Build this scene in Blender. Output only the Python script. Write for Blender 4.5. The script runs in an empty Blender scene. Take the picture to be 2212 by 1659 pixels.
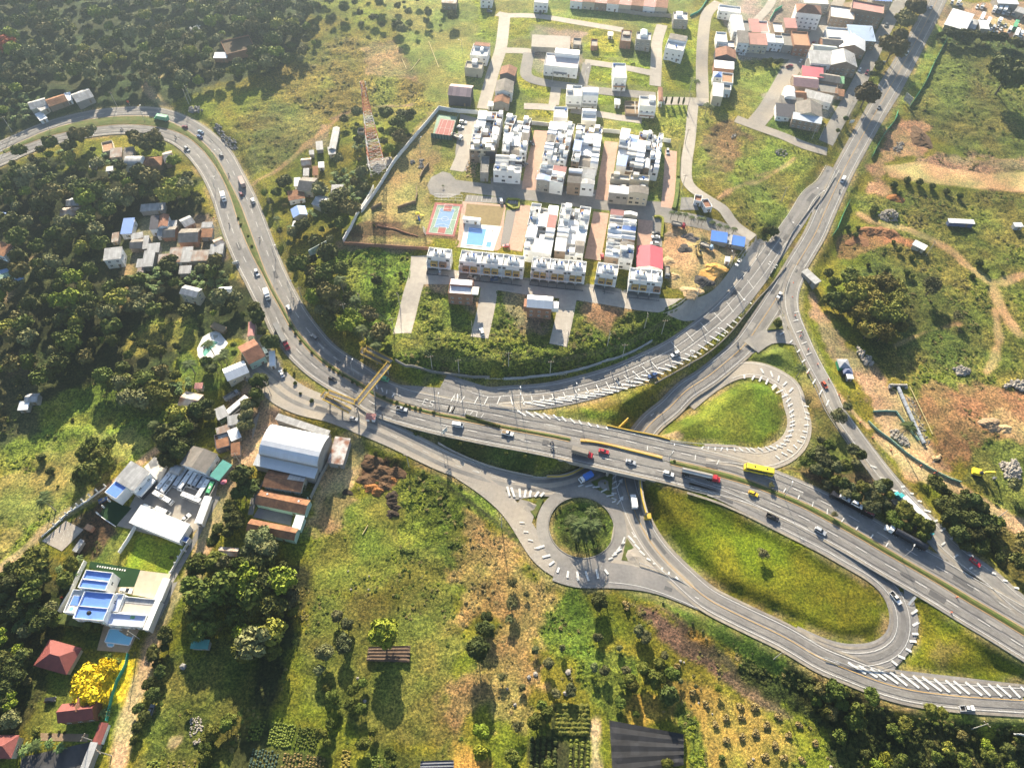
import bpy,bmesh,math,random
import numpy as np
from mathutils import Vector,Matrix
random.seed(7);RN=np.random.RandomState(11)
S=bpy.context.scene
COL=S.collection
# camera
HAZE=0.0003
HC=270.0;F=1536.0 # drone height, focal length in units of a 2212 px wide picture
def _axes(nx=1085.,ny=1900.):# nadir point fixes pitch and roll
 d=np.array([(nx-1106)/F,-(ny-829.5)/F,-1.]);d/=np.linalg.norm(d);up=-d
 f=np.array([0,0,-1.]);y=f-up*(f@up);y/=np.linalg.norm(y)
 return np.stack([np.cross(y,up),y,up])
RC=_axes()
cam=bpy.data.objects.new('camera',bpy.data.cameras.new('camera'));COL.objects.link(cam)
M4=np.eye(4);M4[:3,:3]=RC;M4[:3,3]=(0,0,HC)
cam.matrix_world=Matrix(M4.tolist())
cam.data.sensor_fit='HORIZONTAL';cam.data.sensor_width=36.0;cam.data.lens=F/2212*36
cam.data.clip_start=1;cam.data.clip_end=12000
S.camera=cam
S.render.resolution_x=1024;S.render.resolution_y=767
# sky, sun, exposure
SUN_EL,SUN_AZ=math.radians(24),math.radians(98.5) # azimuth from +X, counter-clockwise
W=bpy.data.worlds.new('World');S.world=W;W.use_nodes=True
nt=W.node_tree;bg=nt.nodes['Background']
sk=nt.nodes.new('ShaderNodeTexSky');sk.sky_type='NISHITA';sk.sun_disc=False
sk.sun_elevation=SUN_EL;sk.sun_rotation=math.radians(90)-SUN_AZ
sk.altitude=900;sk.air_density=1.0;sk.dust_density=1.5
nt.links.new(sk.outputs[0],bg.inputs[0]);bg.inputs[1].default_value=0.06
sl=bpy.data.lights.new('sun','SUN');sl.energy=5.0;sl.angle=math.radians(0.5);sl.color=(1.0,0.86,0.64)
so=bpy.data.objects.new('sun',sl);COL.objects.link(so);so.location=(0,300,400)
sd=Vector((math.cos(SUN_EL)*math.cos(SUN_AZ),math.cos(SUN_EL)*math.sin(SUN_AZ),math.sin(SUN_EL)))
so.rotation_euler=sd.to_track_quat('Z','Y').to_euler()
S.view_settings.view_transform='Standard';S.view_settings.look='None'
S.view_settings.exposure=1.95;S.view_settings.gamma=1.0;S.view_settings.use_curve_mapping=False
S.cycles.volume_bounces=0;S.cycles.max_bounces=6;S.cycles.diffuse_bounces=3
S.cycles.transparent_max_bounces=4
# picture-to-ground helpers
Z27=.27391
CR={'1':None}
for _c,_x in zip('1234',(0,545.3,1090.6,1605.6)):
 for _r,_y in zip('1234',(0,424.1,818.,1204.5)):CR[_r+_c]=(_x,_y,Z27)
CR.update(F=(0,0,1),A=(1120.9,181.8,.10957),B=(1302.7,181.8,.10957),C=(1120.9,333.2,.19084),D=(969.4,212.1,.19084),
          E=(1120.9,515.,.2863),G=(1938.9,0,.21636),I=(1211.8,908.9,.2863),J=(1635.9,1030.,.10957),T=(727.1,333.2,.10957),
          Z=(1575.3,0,.2863),L=(212.1,969.4,.23872),M=(515.,878.5,.33401),N=(60.6,1181.5,.2863))
def P(c,*v):
 ox,oy,s=CR[c]
 return [(ox+s*v[i],oy+s*v[i+1]) for i in range(0,len(v),2)]
def at(p,z=0.):
 v=RC@np.array([(p[0]-1106)/F,-(p[1]-829.5)/F,-1.])
 t=(z-HC)/v[2];return np.array([v[0]*t,v[1]*t,z])
# materials
MT={}
def mat(name,col,rough=.85,var=.18,scale=.6,bump=0.,bscale=8.,col2=None,f2=.5,s2=.15,metal=0.,wave=None,brick=None,rnd=0.,spec=.3,coords='Object',tile=None):
 """procedural material: colour, two noise layers, optional corrugation / brick / tile joints, optional per-object tint"""
 if name in MT:return MT[name]
 m=bpy.data.materials.new(name);m.use_nodes=True;n=m.node_tree.nodes;L=m.node_tree.links
 b=n['Principled BSDF'];b.inputs['Roughness'].default_value=rough;b.inputs['Metallic'].default_value=metal
 b.inputs['Specular IOR Level'].default_value=spec
 tc=n.new('ShaderNodeTexCoord');co=tc.outputs[coords]
 nz=n.new('ShaderNodeTexNoise');nz.inputs['Scale'].default_value=scale;nz.inputs['Detail'].default_value=6;nz.inputs['Roughness'].default_value=.65
 L.new(co,nz.inputs['Vector'])
 cur=None
 rgb=n.new('ShaderNodeRGB');rgb.outputs[0].default_value=(*col,1);cur=rgb.outputs[0]
 def mix(kind,fac,a,c):
  x=n.new('ShaderNodeMix');x.data_type='RGBA';x.blend_type=kind
  if hasattr(fac,'links'):L.new(fac,x.inputs[0])
  else:x.inputs[0].default_value=fac
  L.new(a,x.inputs[6])
  if hasattr(c,'links'):L.new(c,x.inputs[7])
  else:x.inputs[7].default_value=(*c,1)
  return x.outputs[2]
 def ramp(sock,p0,p1,a=(0,0,0),c=(1,1,1)):
  r=n.new('ShaderNodeValToRGB');r.color_ramp.elements[0].position=p0;r.color_ramp.elements[1].position=p1
  r.color_ramp.elements[0].color=(*a,1);r.color_ramp.elements[1].color=(*c,1);L.new(sock,r.inputs[0]);return r.outputs[0]
 if col2:
  z2=n.new('ShaderNodeTexNoise');z2.inputs['Scale'].default_value=s2;z2.inputs['Detail'].default_value=5;L.new(co,z2.inputs['Vector'])
  cur=mix('MIX',ramp(z2.outputs[0],f2-.12,f2+.12),cur,col2)
 if tile:# sheets / slabs: per-cell tone
  br=n.new('ShaderNodeTexBrick');br.offset=tile[2] if len(tile)>2 else 0
  br.inputs['Scale'].default_value=1;br.inputs['Brick Width'].default_value=tile[0];br.inputs['Row Height'].default_value=tile[1]
  br.inputs['Mortar Size'].default_value=.03;tv=tile[3] if len(tile)>3 else .2
  br.inputs['Color1'].default_value=(1,1,1,1);br.inputs['Color2'].default_value=(1-tv,)*3+(1,);br.inputs['Mortar'].default_value=(1-tv*1.4,)*3+(1,)
  L.new(co,br.inputs['Vector']);cur=mix('MULTIPLY',1.,cur,br.outputs[0])
 if var:cur=mix('MULTIPLY',1.,cur,ramp(nz.outputs[0],.3,.7,(1-var,)*3,(1+0*var,)*3))
 h=None
 if brick:
  br=n.new('ShaderNodeTexBrick');br.inputs['Scale'].default_value=1;br.inputs['Brick Width'].default_value=brick[0];br.inputs['Row Height'].default_value=brick[1]
  br.inputs['Mortar Size'].default_value=.04;br.inputs['Color1'].default_value=(1,1,1,1);br.inputs['Color2'].default_value=(.75,.75,.75,1);br.inputs['Mortar'].default_value=(1.0,1.0,1.0,1)
  mp=n.new('ShaderNodeMapping');mp.inputs['Rotation'].default_value=(math.radians(90),0,0);L.new(co,mp.inputs[0]);L.new(mp.outputs[0],br.inputs['Vector'])
  cur=mix('MULTIPLY',.8,cur,br.outputs[0])
 if wave:
  wv=n.new('ShaderNodeTexWave');wv.bands_direction=wave[0];wv.inputs['Scale'].default_value=wave[1];wv.inputs['Distortion'].default_value=0
  L.new(co,wv.inputs['Vector']);h=wv.outputs['Fac']
  cur=mix('MULTIPLY',.5,cur,ramp(h,0,1,(.72,)*3,(1,)*3))
 if rnd:
  oi=n.new('ShaderNodeObjectInfo');hs=n.new('ShaderNodeHueSaturation')
  mr=n.new('ShaderNodeMapRange');mr.inputs[3].default_value=1-rnd;mr.inputs[4].default_value=1+rnd;L.new(oi.outputs['Random'],mr.inputs[0]);L.new(mr.outputs[0],hs.inputs['Value'])
  mr2=n.new('ShaderNodeMapRange');mr2.inputs[3].default_value=.5-rnd*.07;mr2.inputs[4].default_value=.5+rnd*.07
  ml=n.new('ShaderNodeMath');ml.operation='MULTIPLY';ml.inputs[1].default_value=7.3;fr=n.new('ShaderNodeMath');fr.operation='FRACT'
  L.new(oi.outputs['Random'],ml.inputs[0]);L.new(ml.outputs[0],fr.inputs[0]);L.new(fr.outputs[0],mr2.inputs[0]);L.new(mr2.outputs[0],hs.inputs['Hue'])
  L.new(cur,hs.inputs['Color']);cur=hs.outputs[0]
 L.new(cur,b.inputs['Base Color'])
 if bump or wave:
  bp=n.new('ShaderNodeBump');bp.inputs['Distance'].default_value=.1 if wave else .15;bp.inputs['Strength'].default_value=max(bump,.35 if wave else 0)
  if wave:L.new(h,bp.inputs['Height'])
  else:
   n3=n.new('ShaderNodeTexNoise');n3.inputs['Scale'].default_value=bscale;n3.inputs['Detail'].default_value=4;L.new(co,n3.inputs['Vector']);L.new(n3.outputs[0],bp.inputs['Height'])
  L.new(bp.outputs[0],b.inputs['Normal'])
 MT[name]=m;return m
asphalt=mat('asphalt',(.20,.193,.19),.9,.25,.9,.3,12,col2=(.27,.255,.24),f2=.52,s2=.07)
asp2=mat('asphalt_pale',(.30,.275,.245),.9,.2,.8,.3,12,col2=(.37,.325,.265),f2=.5,s2=.06)
asp3=mat('asphalt_old',(.22,.21,.20),.92,.25,.7,.3,10,col2=(.30,.28,.25),f2=.5,s2=.09)
conc=mat('concrete',(.42,.38,.33),.9,.22,.5,.2,10,tile=(4,4,0,.1))
conc2=mat('concrete_dark',(.26,.25,.235),.9,.35,.5,.2,10)
brickpave=mat('brick_paving',(.52,.34,.26),.9,.2,.8,tile=(1,1,.5,.15))
cobble=mat('grey_cobble',(.25,.235,.22),.9,.25,1.5)
paint=mat('white_paint',(.68,.68,.66),.7,.4,1.1)
ypaint=mat('yellow_paint',(.62,.38,.10),.7,.3,1.2)
yconc=mat('yellow_concrete',(.62,.42,.07),.8,.3,1.5)
dirt=mat('dirt',(.36,.26,.16),.95,.3,.35,.5,5,col2=(.27,.19,.12),s2=.1)
sand=mat('sand',(.52,.37,.2),.95,.18,.3,.4,5,col2=(.44,.31,.17),s2=.1)
wwh=mat('white_render',(.86,.86,.84),.85,.14,.5)
wcr=mat('cream_render',(.58,.52,.40),.85,.18,.5)
wyellow=mat('ochre_render',(.60,.38,.13),.85,.15,.6)
wgrey=mat('grey_render',(.36,.34,.31),.9,.3,.5)
wdark=mat('dark_wall',(.07,.07,.09),.8,.3,.6)
wbrick=mat('brick_wall',(.42,.22,.14),.9,.3,.6,brick=(.5,.22))
wtb=mat('tan_brick_wall',(.36,.27,.2),.9,.3,.6,brick=(.5,.22))
wgreen=mat('pale_green_render',(.45,.6,.5),.85,.15,.5)
terrace=mat('terrace_floor',(.70,.68,.64),.85,.25,.7)
terra=mat('terracotta_floor',(.42,.24,.14),.85,.2,.9)
mwh=mat('white_sheet_roof',(.86,.87,.88),.45,.14,.35,wave=('X',1.6),spec=.4,tile=(1.1,7,0,.09))
mgrey=mat('grey_sheet_roof',(.52,.52,.52),.6,.3,.4,wave=('X',1.6),tile=(1.1,3,0,.3))
mfib=mat('fibre_cement_roof',(.30,.27,.24),.85,.4,.35,wave=('X',2.),tile=(1.2,2.4,0,.2))
mrust=mat('rusty_sheet_roof',(.55,.50,.45),.7,.3,.5,wave=('X',1.6),col2=(.34,.17,.09),f2=.52,s2=.25,tile=(1.1,3,0,.25))
mblue=mat('blue_sheet_roof',(.20,.34,.72),.5,.15,.4,wave=('X',1.6),spec=.4)
mpink=mat('red_sheet_roof',(.62,.10,.14),.6,.12,.4,wave=('X',1.6))
msal=mat('salmon_sheet_roof',(.55,.25,.22),.7,.2,.4,wave=('X',1.6))
mgreen=mat('green_sheet_roof',(.16,.42,.20),.6,.2,.4,wave=('X',1.6))
mteal=mat('teal_sheet',(.10,.34,.30),.6,.2,.4,wave=('X',1.6))
mclay=mat('clay_tile_roof',(.40,.19,.12),.85,.35,.9,wave=('X',3.5),col2=(.28,.13,.08),s2=.3)
mclay2=mat('weathered_tile_roof',(.27,.13,.075),.9,.4,.8,wave=('X',3.),col2=(.42,.21,.11),s2=.2)
mmaroon=mat('maroon_tile_roof',(.26,.075,.065),.7,.25,.6,wave=('Y',1.4))
bluetank=mat('blue_plastic',(.05,.16,.5),.5,.1)
blueroof=mat('blue_membrane',(.13,.26,.68),.55,.14,.4)
glass=mat('dark_glass',(.03,.035,.045),.15,.2,spec=.6)
glasstint=mat('blue_glass',(.10,.2,.3),.2,.2,spec=.6)
steel=mat('galvanised_steel',(.42,.43,.44),.5,.2)
wood=mat('weathered_wood',(.26,.19,.12),.9,.3,2)
black=mat('black_rubber',(.02,.02,.02),.8,.1)
poolblue=mat('pool_water',(.16,.36,.72),.08,.12,.3,spec=.6)
poolcyan=mat('cyan_pool_water',(.25,.6,.75),.08,.1,.3,spec=.6)
poolgreen=mat('green_pool_water',(.16,.42,.33),.08,.15,.3,spec=.6)
rockm=mat('pale_rock',(.33,.30,.26),.9,.35,1.2,.5,3)
rockd=mat('grey_rock',(.26,.25,.24),.9,.35,1.2,.5,3)
bark=mat('bark',(.16,.12,.085),.95,.3,3)
poleM=mat('pole_concrete',(.46,.44,.40),.85,.2,2)
meshgreen=mat('green_mesh',(.05,.36,.22),.7,.25,1)
shadenet=mat('black_shade_net',(.035,.036,.042),.85,.4,.5,tile=(3,2,0,.4))
def leaf(name,col,col2,rnd=.4):return mat(name,col,.75,.45,.55,col2=col2,f2=.5,s2=.9,rnd=rnd,spec=.15)
Ldark=leaf('leaves_dark',(.055,.072,.018),(.11,.125,.03))
Lmid=leaf('leaves_mid',(.085,.115,.020),(.16,.175,.03))
Lgrey=leaf('leaves_grey_green',(.12,.135,.055),(.21,.21,.085))
Llime=leaf('leaves_lime',(.16,.20,.018),(.26,.28,.03))
Lyell=leaf('leaves_yellow_green',(.20,.20,.03),(.28,.26,.05))
Lgold=leaf('blossom_yellow',(.75,.55,.015),(.80,.62,.03),.02)
Lred=leaf('blossom_red',(.45,.06,.03),(.30,.10,.04),.05)
Lbrown=leaf('leaves_brownish',(.14,.12,.04),(.21,.17,.06))
Lpalm=leaf('palm_fronds',(.055,.085,.025),(.10,.13,.04),.15)
Lbanana=leaf('banana_leaves',(.10,.17,.04),(.20,.27,.10),.15)
# mesh builder
class MB:
 def __init__(s):s.v=[];s.f=[];s.m=[];s.k=0
 def quad(s,*p):
  i=len(s.v);s.v+=[tuple(q) for q in p];s.f.append(tuple(range(i,i+len(p))));s.m.append(s.k);return s
 def box(s,x0,y0,z0,x1,y1,z1,tx=0,ty=0):
  i=len(s.v)
  s.v+=[(x0,y0,z0),(x1,y0,z0),(x1,y1,z0),(x0,y1,z0),(x0+tx,y0+ty,z1),(x1-tx,y0+ty,z1),(x1-tx,y1-ty,z1),(x0+tx,y1-ty,z1)]
  for f in ((0,3,2,1),(4,5,6,7),(0,1,5,4),(1,2,6,5),(2,3,7,6),(3,0,4,7)):s.f.append(tuple(i+a for a in f));s.m.append(s.k)
  return s
 def cyl(s,p0,p1,r0,r1=None,n=8,cap=True):
  r1=r0 if r1 is None else r1;p0=Vector(p0);p1=Vector(p1);d=(p1-p0)
  if d.length<1e-6:return s
  d.normalize();a=d.orthogonal().normalized();b=d.cross(a);i=len(s.v)
  for p,r in ((p0,r0),(p1,r1)):
   for k in range(n):
    t=2*math.pi*k/n;q=p+a*(math.cos(t)*r)+b*(math.sin(t)*r);s.v.append(tuple(q))
  for k in range(n):s.f.append((i+k,i+(k+1) % n,i+n+(k+1) % n,i+n+k));s.m.append(s.k)
  if cap:s.f.append(tuple(i+n-1-k for k in range(n)));s.m.append(s.k);s.f.append(tuple(i+n+k for k in range(n)));s.m.append(s.k)
  return s
 def prism(s,pts,z0,z1):
  n=len(pts);i=len(s.v);s.v+=[(x,y,z0) for x,y in pts]+[(x,y,z1) for x,y in pts]
  s.f.append(tuple(i+n-1-k for k in range(n)));s.f.append(tuple(i+n+k for k in range(n)));s.m+=[s.k]*2
  for k in range(n):s.f.append((i+k,i+(k+1) % n,i+n+(k+1) % n,i+n+k));s.m.append(s.k)
  return s
 def ico(s,c,r,sub=1,j=.0,sz=1.,rng=random):
  vs,fs=ICO[sub];i=len(s.v)
  for v in vs:
   q=r*(1+rng.uniform(-j,j));s.v.append((c[0]+v[0]*q,c[1]+v[1]*q,c[2]+v[2]*q*sz))
  for f in fs:s.f.append(tuple(i+a for a in f));s.m.append(s.k)
  return s
 def mesh(s,name,mats,smooth=False):
  me=bpy.data.meshes.new(name);me.from_pydata([tuple(map(float,v)) for v in s.v],[],s.f)
  mats=mats if isinstance(mats,(list,tuple)) else [mats]
  for m in mats:me.materials.append(m)
  if len(mats)>1:me.polygons.foreach_set('material_index',s.m)
  if smooth:me.polygons.foreach_set('use_smooth',[True]*len(s.f))
  me.update();return me
 def build(s,name,mats,parent=None,smooth=False):
  o=bpy.data.objects.new(name,s.mesh(name,mats,smooth));COL.objects.link(o)
  if parent:o.parent=parent
  return o
ICO={}
for _s in (1,2,3):
 _b=bmesh.new();bmesh.ops.create_icosphere(_b,subdivisions=_s,radius=1);ICO[_s]=([tuple(v.co) for v in _b.verts],[tuple(v.index for v in f.verts) for f in _b.faces]);_b.free()
def tag(o,label=None,cat=None,group=None,kind=None):
 for k,v in (('label',label),('category',cat),('group',group),('kind',kind)):
  if v:o[k]=v
 return o
def root(name,loc,rz,label,cat,group=None):
 o=bpy.data.objects.new(name,None);COL.objects.link(o);o.location=tuple(map(float,loc));o.rotation_euler=(0,0,rz);o.empty_display_size=.5
 return tag(o,label,cat,group)
def inst(me,name,parent,loc=(0,0,0),rz=0.,sc=None):
 o=bpy.data.objects.new(name,me);COL.objects.link(o);o.parent=parent;o.location=loc;o.rotation_euler=(0,0,rz)
 if sc:o.scale=sc
 return o
KIDS={}
def dup(src,loc,rz,label,group=None,sc=1.):
 """copy a thing with its parts and sub-parts (mesh data shared)"""
 def cp(o,par):
  c=o.copy();COL.objects.link(c);c.parent=par
  for ch in KIDS.setdefault(o.name,[k for k in o.children]):cp(ch,c)
  return c
 r=cp(src,None);r.location=tuple(map(float,loc));r.rotation_euler=(0,0,rz);r.scale=(sc,)*3;r['label']=label
 if group:r['group']=group
 return r
# ROAD DATA: centre lines read off the photograph, put on the ground as metres
def zl(pts,z):return [(p,z if not isinstance(z,(list,tuple)) else z[i]) for i,p in enumerate(pts)]
Np=(P('11',-200,1230,0,1160,200,1070,400,990,700,915,1000,885,1250,895,1450,965,1620,1075,1760,1220,1870,1420,1960,1600)
      +P('22',30,210,100,400,175,590,260,770,360,950,520,1160,640,1270,835,1393)
      +P('32',1000,68,1145,128,1270,165,1500,214,1720,252,1940,293,2120,331)+P('33',310,360,490,395,680,435,885,475,1070,518,1255,560,1450,602,1635,645,1830,695)
      +P('34',120,755,310,830,530,925,720,1020,900,1120,1130,1255,1370,1395,1600,1525)+P('44',1815,240,2040,370,2300,520,2500,640))
Sp=(P('11',-200,1350,0,1270,250,1160,450,1095,700,1045,950,1018,1200,1035,1380,1085,1500,1165,1610,1290,1700,1440,1765,1600)
      +P('21',1800,170,1860,340,1930,500,2010,650,2080,790,2160,920)+P('22',240,1070,350,1210,490,1345,660,1460,850,1560)
      +P('32',945,198,1085,252,1265,308,1460,357,1640,395,1820,432,2010,468)+P('33',200,500,440,550,700,610,900,655,1100,700,1300,745,1500,800,1700,850)
      +P('34',60,920,280,1010,480,1100,680,1210,880,1320,1080,1440,1290,1560)+P('44',1530,290,1730,415,1960,550,2170,680,2400,820))
NEL=P('33',-500,50)+P('23',-150,1600,0,1592,300,1575,600,1515,870,1435,1100,1335,1330,1222,1520,1090,1700,945,1850,790,1990,620,2110,450,2230,280)+P('24',440,150,530,0)+P('14',640,1460,720,1330)
NER=P('14',1680,-330,1530,0,1440,180,1350,350,1205,610,1060,860,920,1110,800,1330,720,1500)+P('24',640,130,560,310,410,560,270,790,140,990)+P('23',1890,1175,1740,1310,1590,1430,1420,1540)+P('33',1300,230,1170,330,1080,440,1000,560,950,680,945,800,985,950,1050,1110,1110,1230,1200,1360,1320,1490,1460,1620)+P('43',1600,328,1900,480,2212,630)+P('44',600,790,820,880,1050,970,1300,1040,1700,1092,2212,1125,2500,1140)
zNER=[0]*11+[-.3,-.8,-1.3,-2]+[-2.6,-3.3,-4.2]+[-5.2,-5.8,-6.2,-6.4,-6.4,-6.3,-6.2,-6.1,-6,-5.8]+[-5.5,-5,-4.5,-4]+[-3.6,-3.3,-3,-3,-3,-3,-3]
OVL=P('33',1450,845,1700,925)+P('34',60,1030,200,1100,420,1210,640,1320,830,1430)+P('44',1010,120,1130,220,1210,330,1255,480,1240,620,1150,730,1000,785,850,790,700,760,560,700,400,620)
zOVL=[0,0,0,0,0,-.2,-.6,-1,-1.3,-1.6,-2,-2.4,-2.8,-3,-3.1,-3.3,-3.5,-3.8]
DROP=P('23',1440,1640,1600,1500,1760,1400,1900,1362,2050,1380)+P('24',270,1430,380,1510)+P('34',400,200,445,330,430,450,370,540,260,610,120,640)+P('33',1880,620,1730,600,1580,590)
zDROP=[-5,-4,-3,-2.4,-2,-1.7,-1.4,-1,-.8,-.6,-.4,-.2,0,0,0,0]
RGT=P('24',450,560,400,660,365,780,380,930,440,1080,540,1300,660,1520)+P('34',720,230,830,390,960,570,1110,770,1270,960,1420,1130,1570,1290,1750,1450,1950,1590)+P('44',2120,340,2300,460,2500,590)
LNK=P('24',60,1190,180,1110,300,1100,420,1120)
SIDE=P('22',0,1330)+P('32',150,10,260,110,420,190,640,250,900,360,1150,470,1350,570,1550,665,1750,735,1950,790)+P('33',130,830,300,850,450,830,580,790,720,715,850,620,960,510)
zSIDE=[0]*4+[-.3,-.8,-1.6,-2.6,-3.6,-4.5,-5.2]+[-5.6,-5.9,-6.1,-6.2,-6.4,-6.4,-6.2]
SD2=P('32',1550,665,1750,790,1900,900,2020,1010,2110,1130)+P('33',180,1230,260,1360,350,1450,470,1515)
zSD2=[-3.6,-4.6,-5.2,-5.6,-5.9,-6,-6,-6,-6]
SD3=P('33',400,1500,560,1545,760,1545)+P('43',1000,155,1200,205,1380,275,1560,355)
zSD3=[-6,-6,-6,-5.8,-5.5,-5.1,-4.7]
def W2(p,z=0):return at(p,z)
rcx=at(P('33',603,1168)[0],-6);r_in=np.linalg.norm(at(P('33',868,1180)[0],-6)-at(P('33',340,1180)[0],-6))/2
r_out=r_in*1.345
def curve(pts,step=2.5):
 pts=[np.array(p,float) for p in pts];out=[]
 q=[2*pts[0]-pts[1]]+pts+[2*pts[-1]-pts[-2]]
 for i in range(1,len(q)-2):
  a,b,c,d=q[i-1:i+3];n=max(1,int(np.linalg.norm((c-b)[:2])/step))
  for k in range(n):
   t=k/n;out.append(.5*((2*b)+(c-a)*t+(2*a-5*b+4*c-d)*t*t+(3*b-a-3*c+d)*t**3))
 out.append(pts[-1]);return np.array(out)
def line(pts,z=0.,step=2.5):
 """picture points + heights -> smooth centre line in metres"""
 z=z if isinstance(z,(list,tuple)) else [z]*len(pts)
 c=curve([at(p,zz) for p,zz in zip(pts,z)],step)
 for _ in range(2):c[1:-1]=(c[:-2]+2*c[1:-1]+c[2:])/4
 return c
def wid(c,w):
 """width along a line: scalar or list of values spread evenly"""
 if np.isscalar(w):return np.full(len(c),float(w))
 return np.interp(np.linspace(0,1,len(c)),np.linspace(0,1,len(w)),w)
cN=line(Np);cS=line(Sp);cNEL=line(NEL);cNER=line(NER,zNER);cOVL=line(OVL,zOVL);cDROP=line(DROP,zDROP)
cRGT=line(RGT);cLNK=line(LNK,[-.9,-.5,-.2,0]);cSIDE=line(SIDE,zSIDE);cSD2=line(SD2,zSD2);cSD3=line(SD3,zSD3)
_t=np.linspace(0,2*math.pi,97);cRB=np.stack([rcx[0]+(r_in+r_out)/2*np.cos(_t),rcx[1]+(r_in+r_out)/2*np.sin(_t),np.full(97,-6.)],1)
# name, line, width, material, flattens terrain
def near(c,p):return int(np.argmin(np.hypot(c[:,0]-p[0],c[:,1]-p[1])))
wN=wid(cN,10.2);
iA=near(cN,at(P('32',800,-50)[0]));iB=near(cN,at(P('32',1100,80)[0]));
ROADS=[('highway',cN,wN,asphalt),('highway',cS,wid(cS,10.4),asphalt),('slip_road',cNEL,wid(cNEL,[13,14,14.5,14,13,11.5,10.5,10,9]),asphalt),
         ('highway',cNER,wid(cNER,[13]*5+[14,15,13,12.5,12,12]+[11.5]*10),asphalt),('slip_road',cOVL,wid(cOVL,[2,5,7,7.5,8,9.5,10,9]),asphalt),
         ('slip_road',cDROP,wid(cDROP,[8,9,10,10.5,11,11,10]),asp2),('side_road',cRGT,wid(cRGT,[9,9,8.5,8,8,8.5,9.5,10.5,11,11,10]),asp3),
         ('link_road',cLNK,wid(cLNK,9),asp3),('side_road',cSIDE,wid(cSIDE,[16,15,13,11.5,11,10,9,8,7.5]),asp2),('side_road',cSD2,wid(cSD2,8.5),asp2),
         ('side_road',cSD3,wid(cSD3,[10,11,10,8,7]),asphalt),('roundabout',cRB,wid(cRB,r_out-r_in),asp3)]
# crossing of the highway over the underpass: no fill there
bS0=near(cS,at(P('33',560,585)[0]));bS1=near(cS,at(P('33',1085,700)[0]));bN0=near(cN,at(P('33',880,475)[0]));bN1=near(cN,at(P('33',1270,560)[0]))
# local streets (draped over the ground): name, points, width, material
def DR(name,pts,w,m):return (name,pts,w,m)
LANES=[
 DR('street',P('22',1345,640,1500,640,1700,655,1900,680,2212,730)+P('23',500,755,800,800,1150,855,1400,890,1540,895,1680,820,1800,690,1880,560,1960,440,2100,400),9.5,conc),
 DR('street',P('22',1320,470,1310,600,1250,800,1180,1080),9,conc),DR('street',P('22',1870,700,1850,850,1790,1115),8.5,conc),DR('street',P('23',500,800,470,950,420,1175),8.5,conc),
 DR('street',P('12',1560,1460,1800,1490,2100,1530)+P('13',230,1540,600,1590,900,1620,1300,1650)+P('23',880,110,1200,150,1500,195,1700,250,1850,320,2000,390,2120,430),9.5,asp3),
 DR('street',P('13',290,1030,265,1150,215,1350,190,1500),8.5,brickpave),DR('street',P('13',840,1120,820,1250,795,1400,770,1580),8,brickpave),
 DR('street',P('13',1310,1190,1300,1400,1280,1640),7,brickpave),DR('street',P('12',1730,950,1690,1150,1610,1350),8,conc),
 DR('street',P('22',2140,70,2110,250,2070,430),7.5,brickpave),DR('street',P('23',760,130,730,300,690,500),8.5,brickpave),DR('street',P('23',1110,190,1100,390),8,brickpave),
 DR('street',P('13',-60,110,0,125,250,130,600,185,930,240),6.5,conc),DR('street',P('13',1240,200,1200,330,1195,450,1185,680),7.5,conc),
 DR('street',P('12',1990,130,1960,380,1900,560,1820,860),8,conc),DR('street',P('12',1940,400,2212,410)+P('13',195,425),6.5,conc),
 DR('street',P('13',190,420,165,600,250,640,370,665,560,690,800,725,1190,760),7.5,asp3),DR('street',P('13',630,490,850,520,1180,585),6,conc),DR('street',P('13',650,500,610,690),6,asp3),
 DR('street',P('13',405,690,385,830),6.5,conc),DR('street',P('13',150,840,300,845,400,855),6.5,conc),DR('street',P('13',520,870,720,900,900,930,1080,955),6.5,conc),
 DR('street',P('13',1690,20,1600,100,1570,230,1555,450,1560,780),8,asp2),DR('street',P('13',1240,800,1400,800,1610,810),8,conc),
 DR('street',P('13',1485,830,1460,1100,1430,1300,1440,1450,1530,1530,1700,1640)+P('23',1720,90,1800,220,1960,330),6.5,conc),
 DR('street',P('14',-60,940,100,1000,300,1070,480,1150,660,1200),7,asp2),DR('street',P('14',70,1010,200,850,330,620,430,490,530,370,600,260),11,asp2),
 DR('street',P('14',380,215,640,245),7,asp2),DR('street',P('14',620,260,680,140,760,0,800,-80),8,asp2),DR('street',P('14',-20,420,200,440,400,450),8,asp2),
 DR('street',P('14',650,1130,720,1000,800,860,900,680,1010,450,1110,250,1230,30,1270,-60),9,asp3),DR('street',P('14',100,170,200,60,250,-40),6,conc),
]
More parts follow.
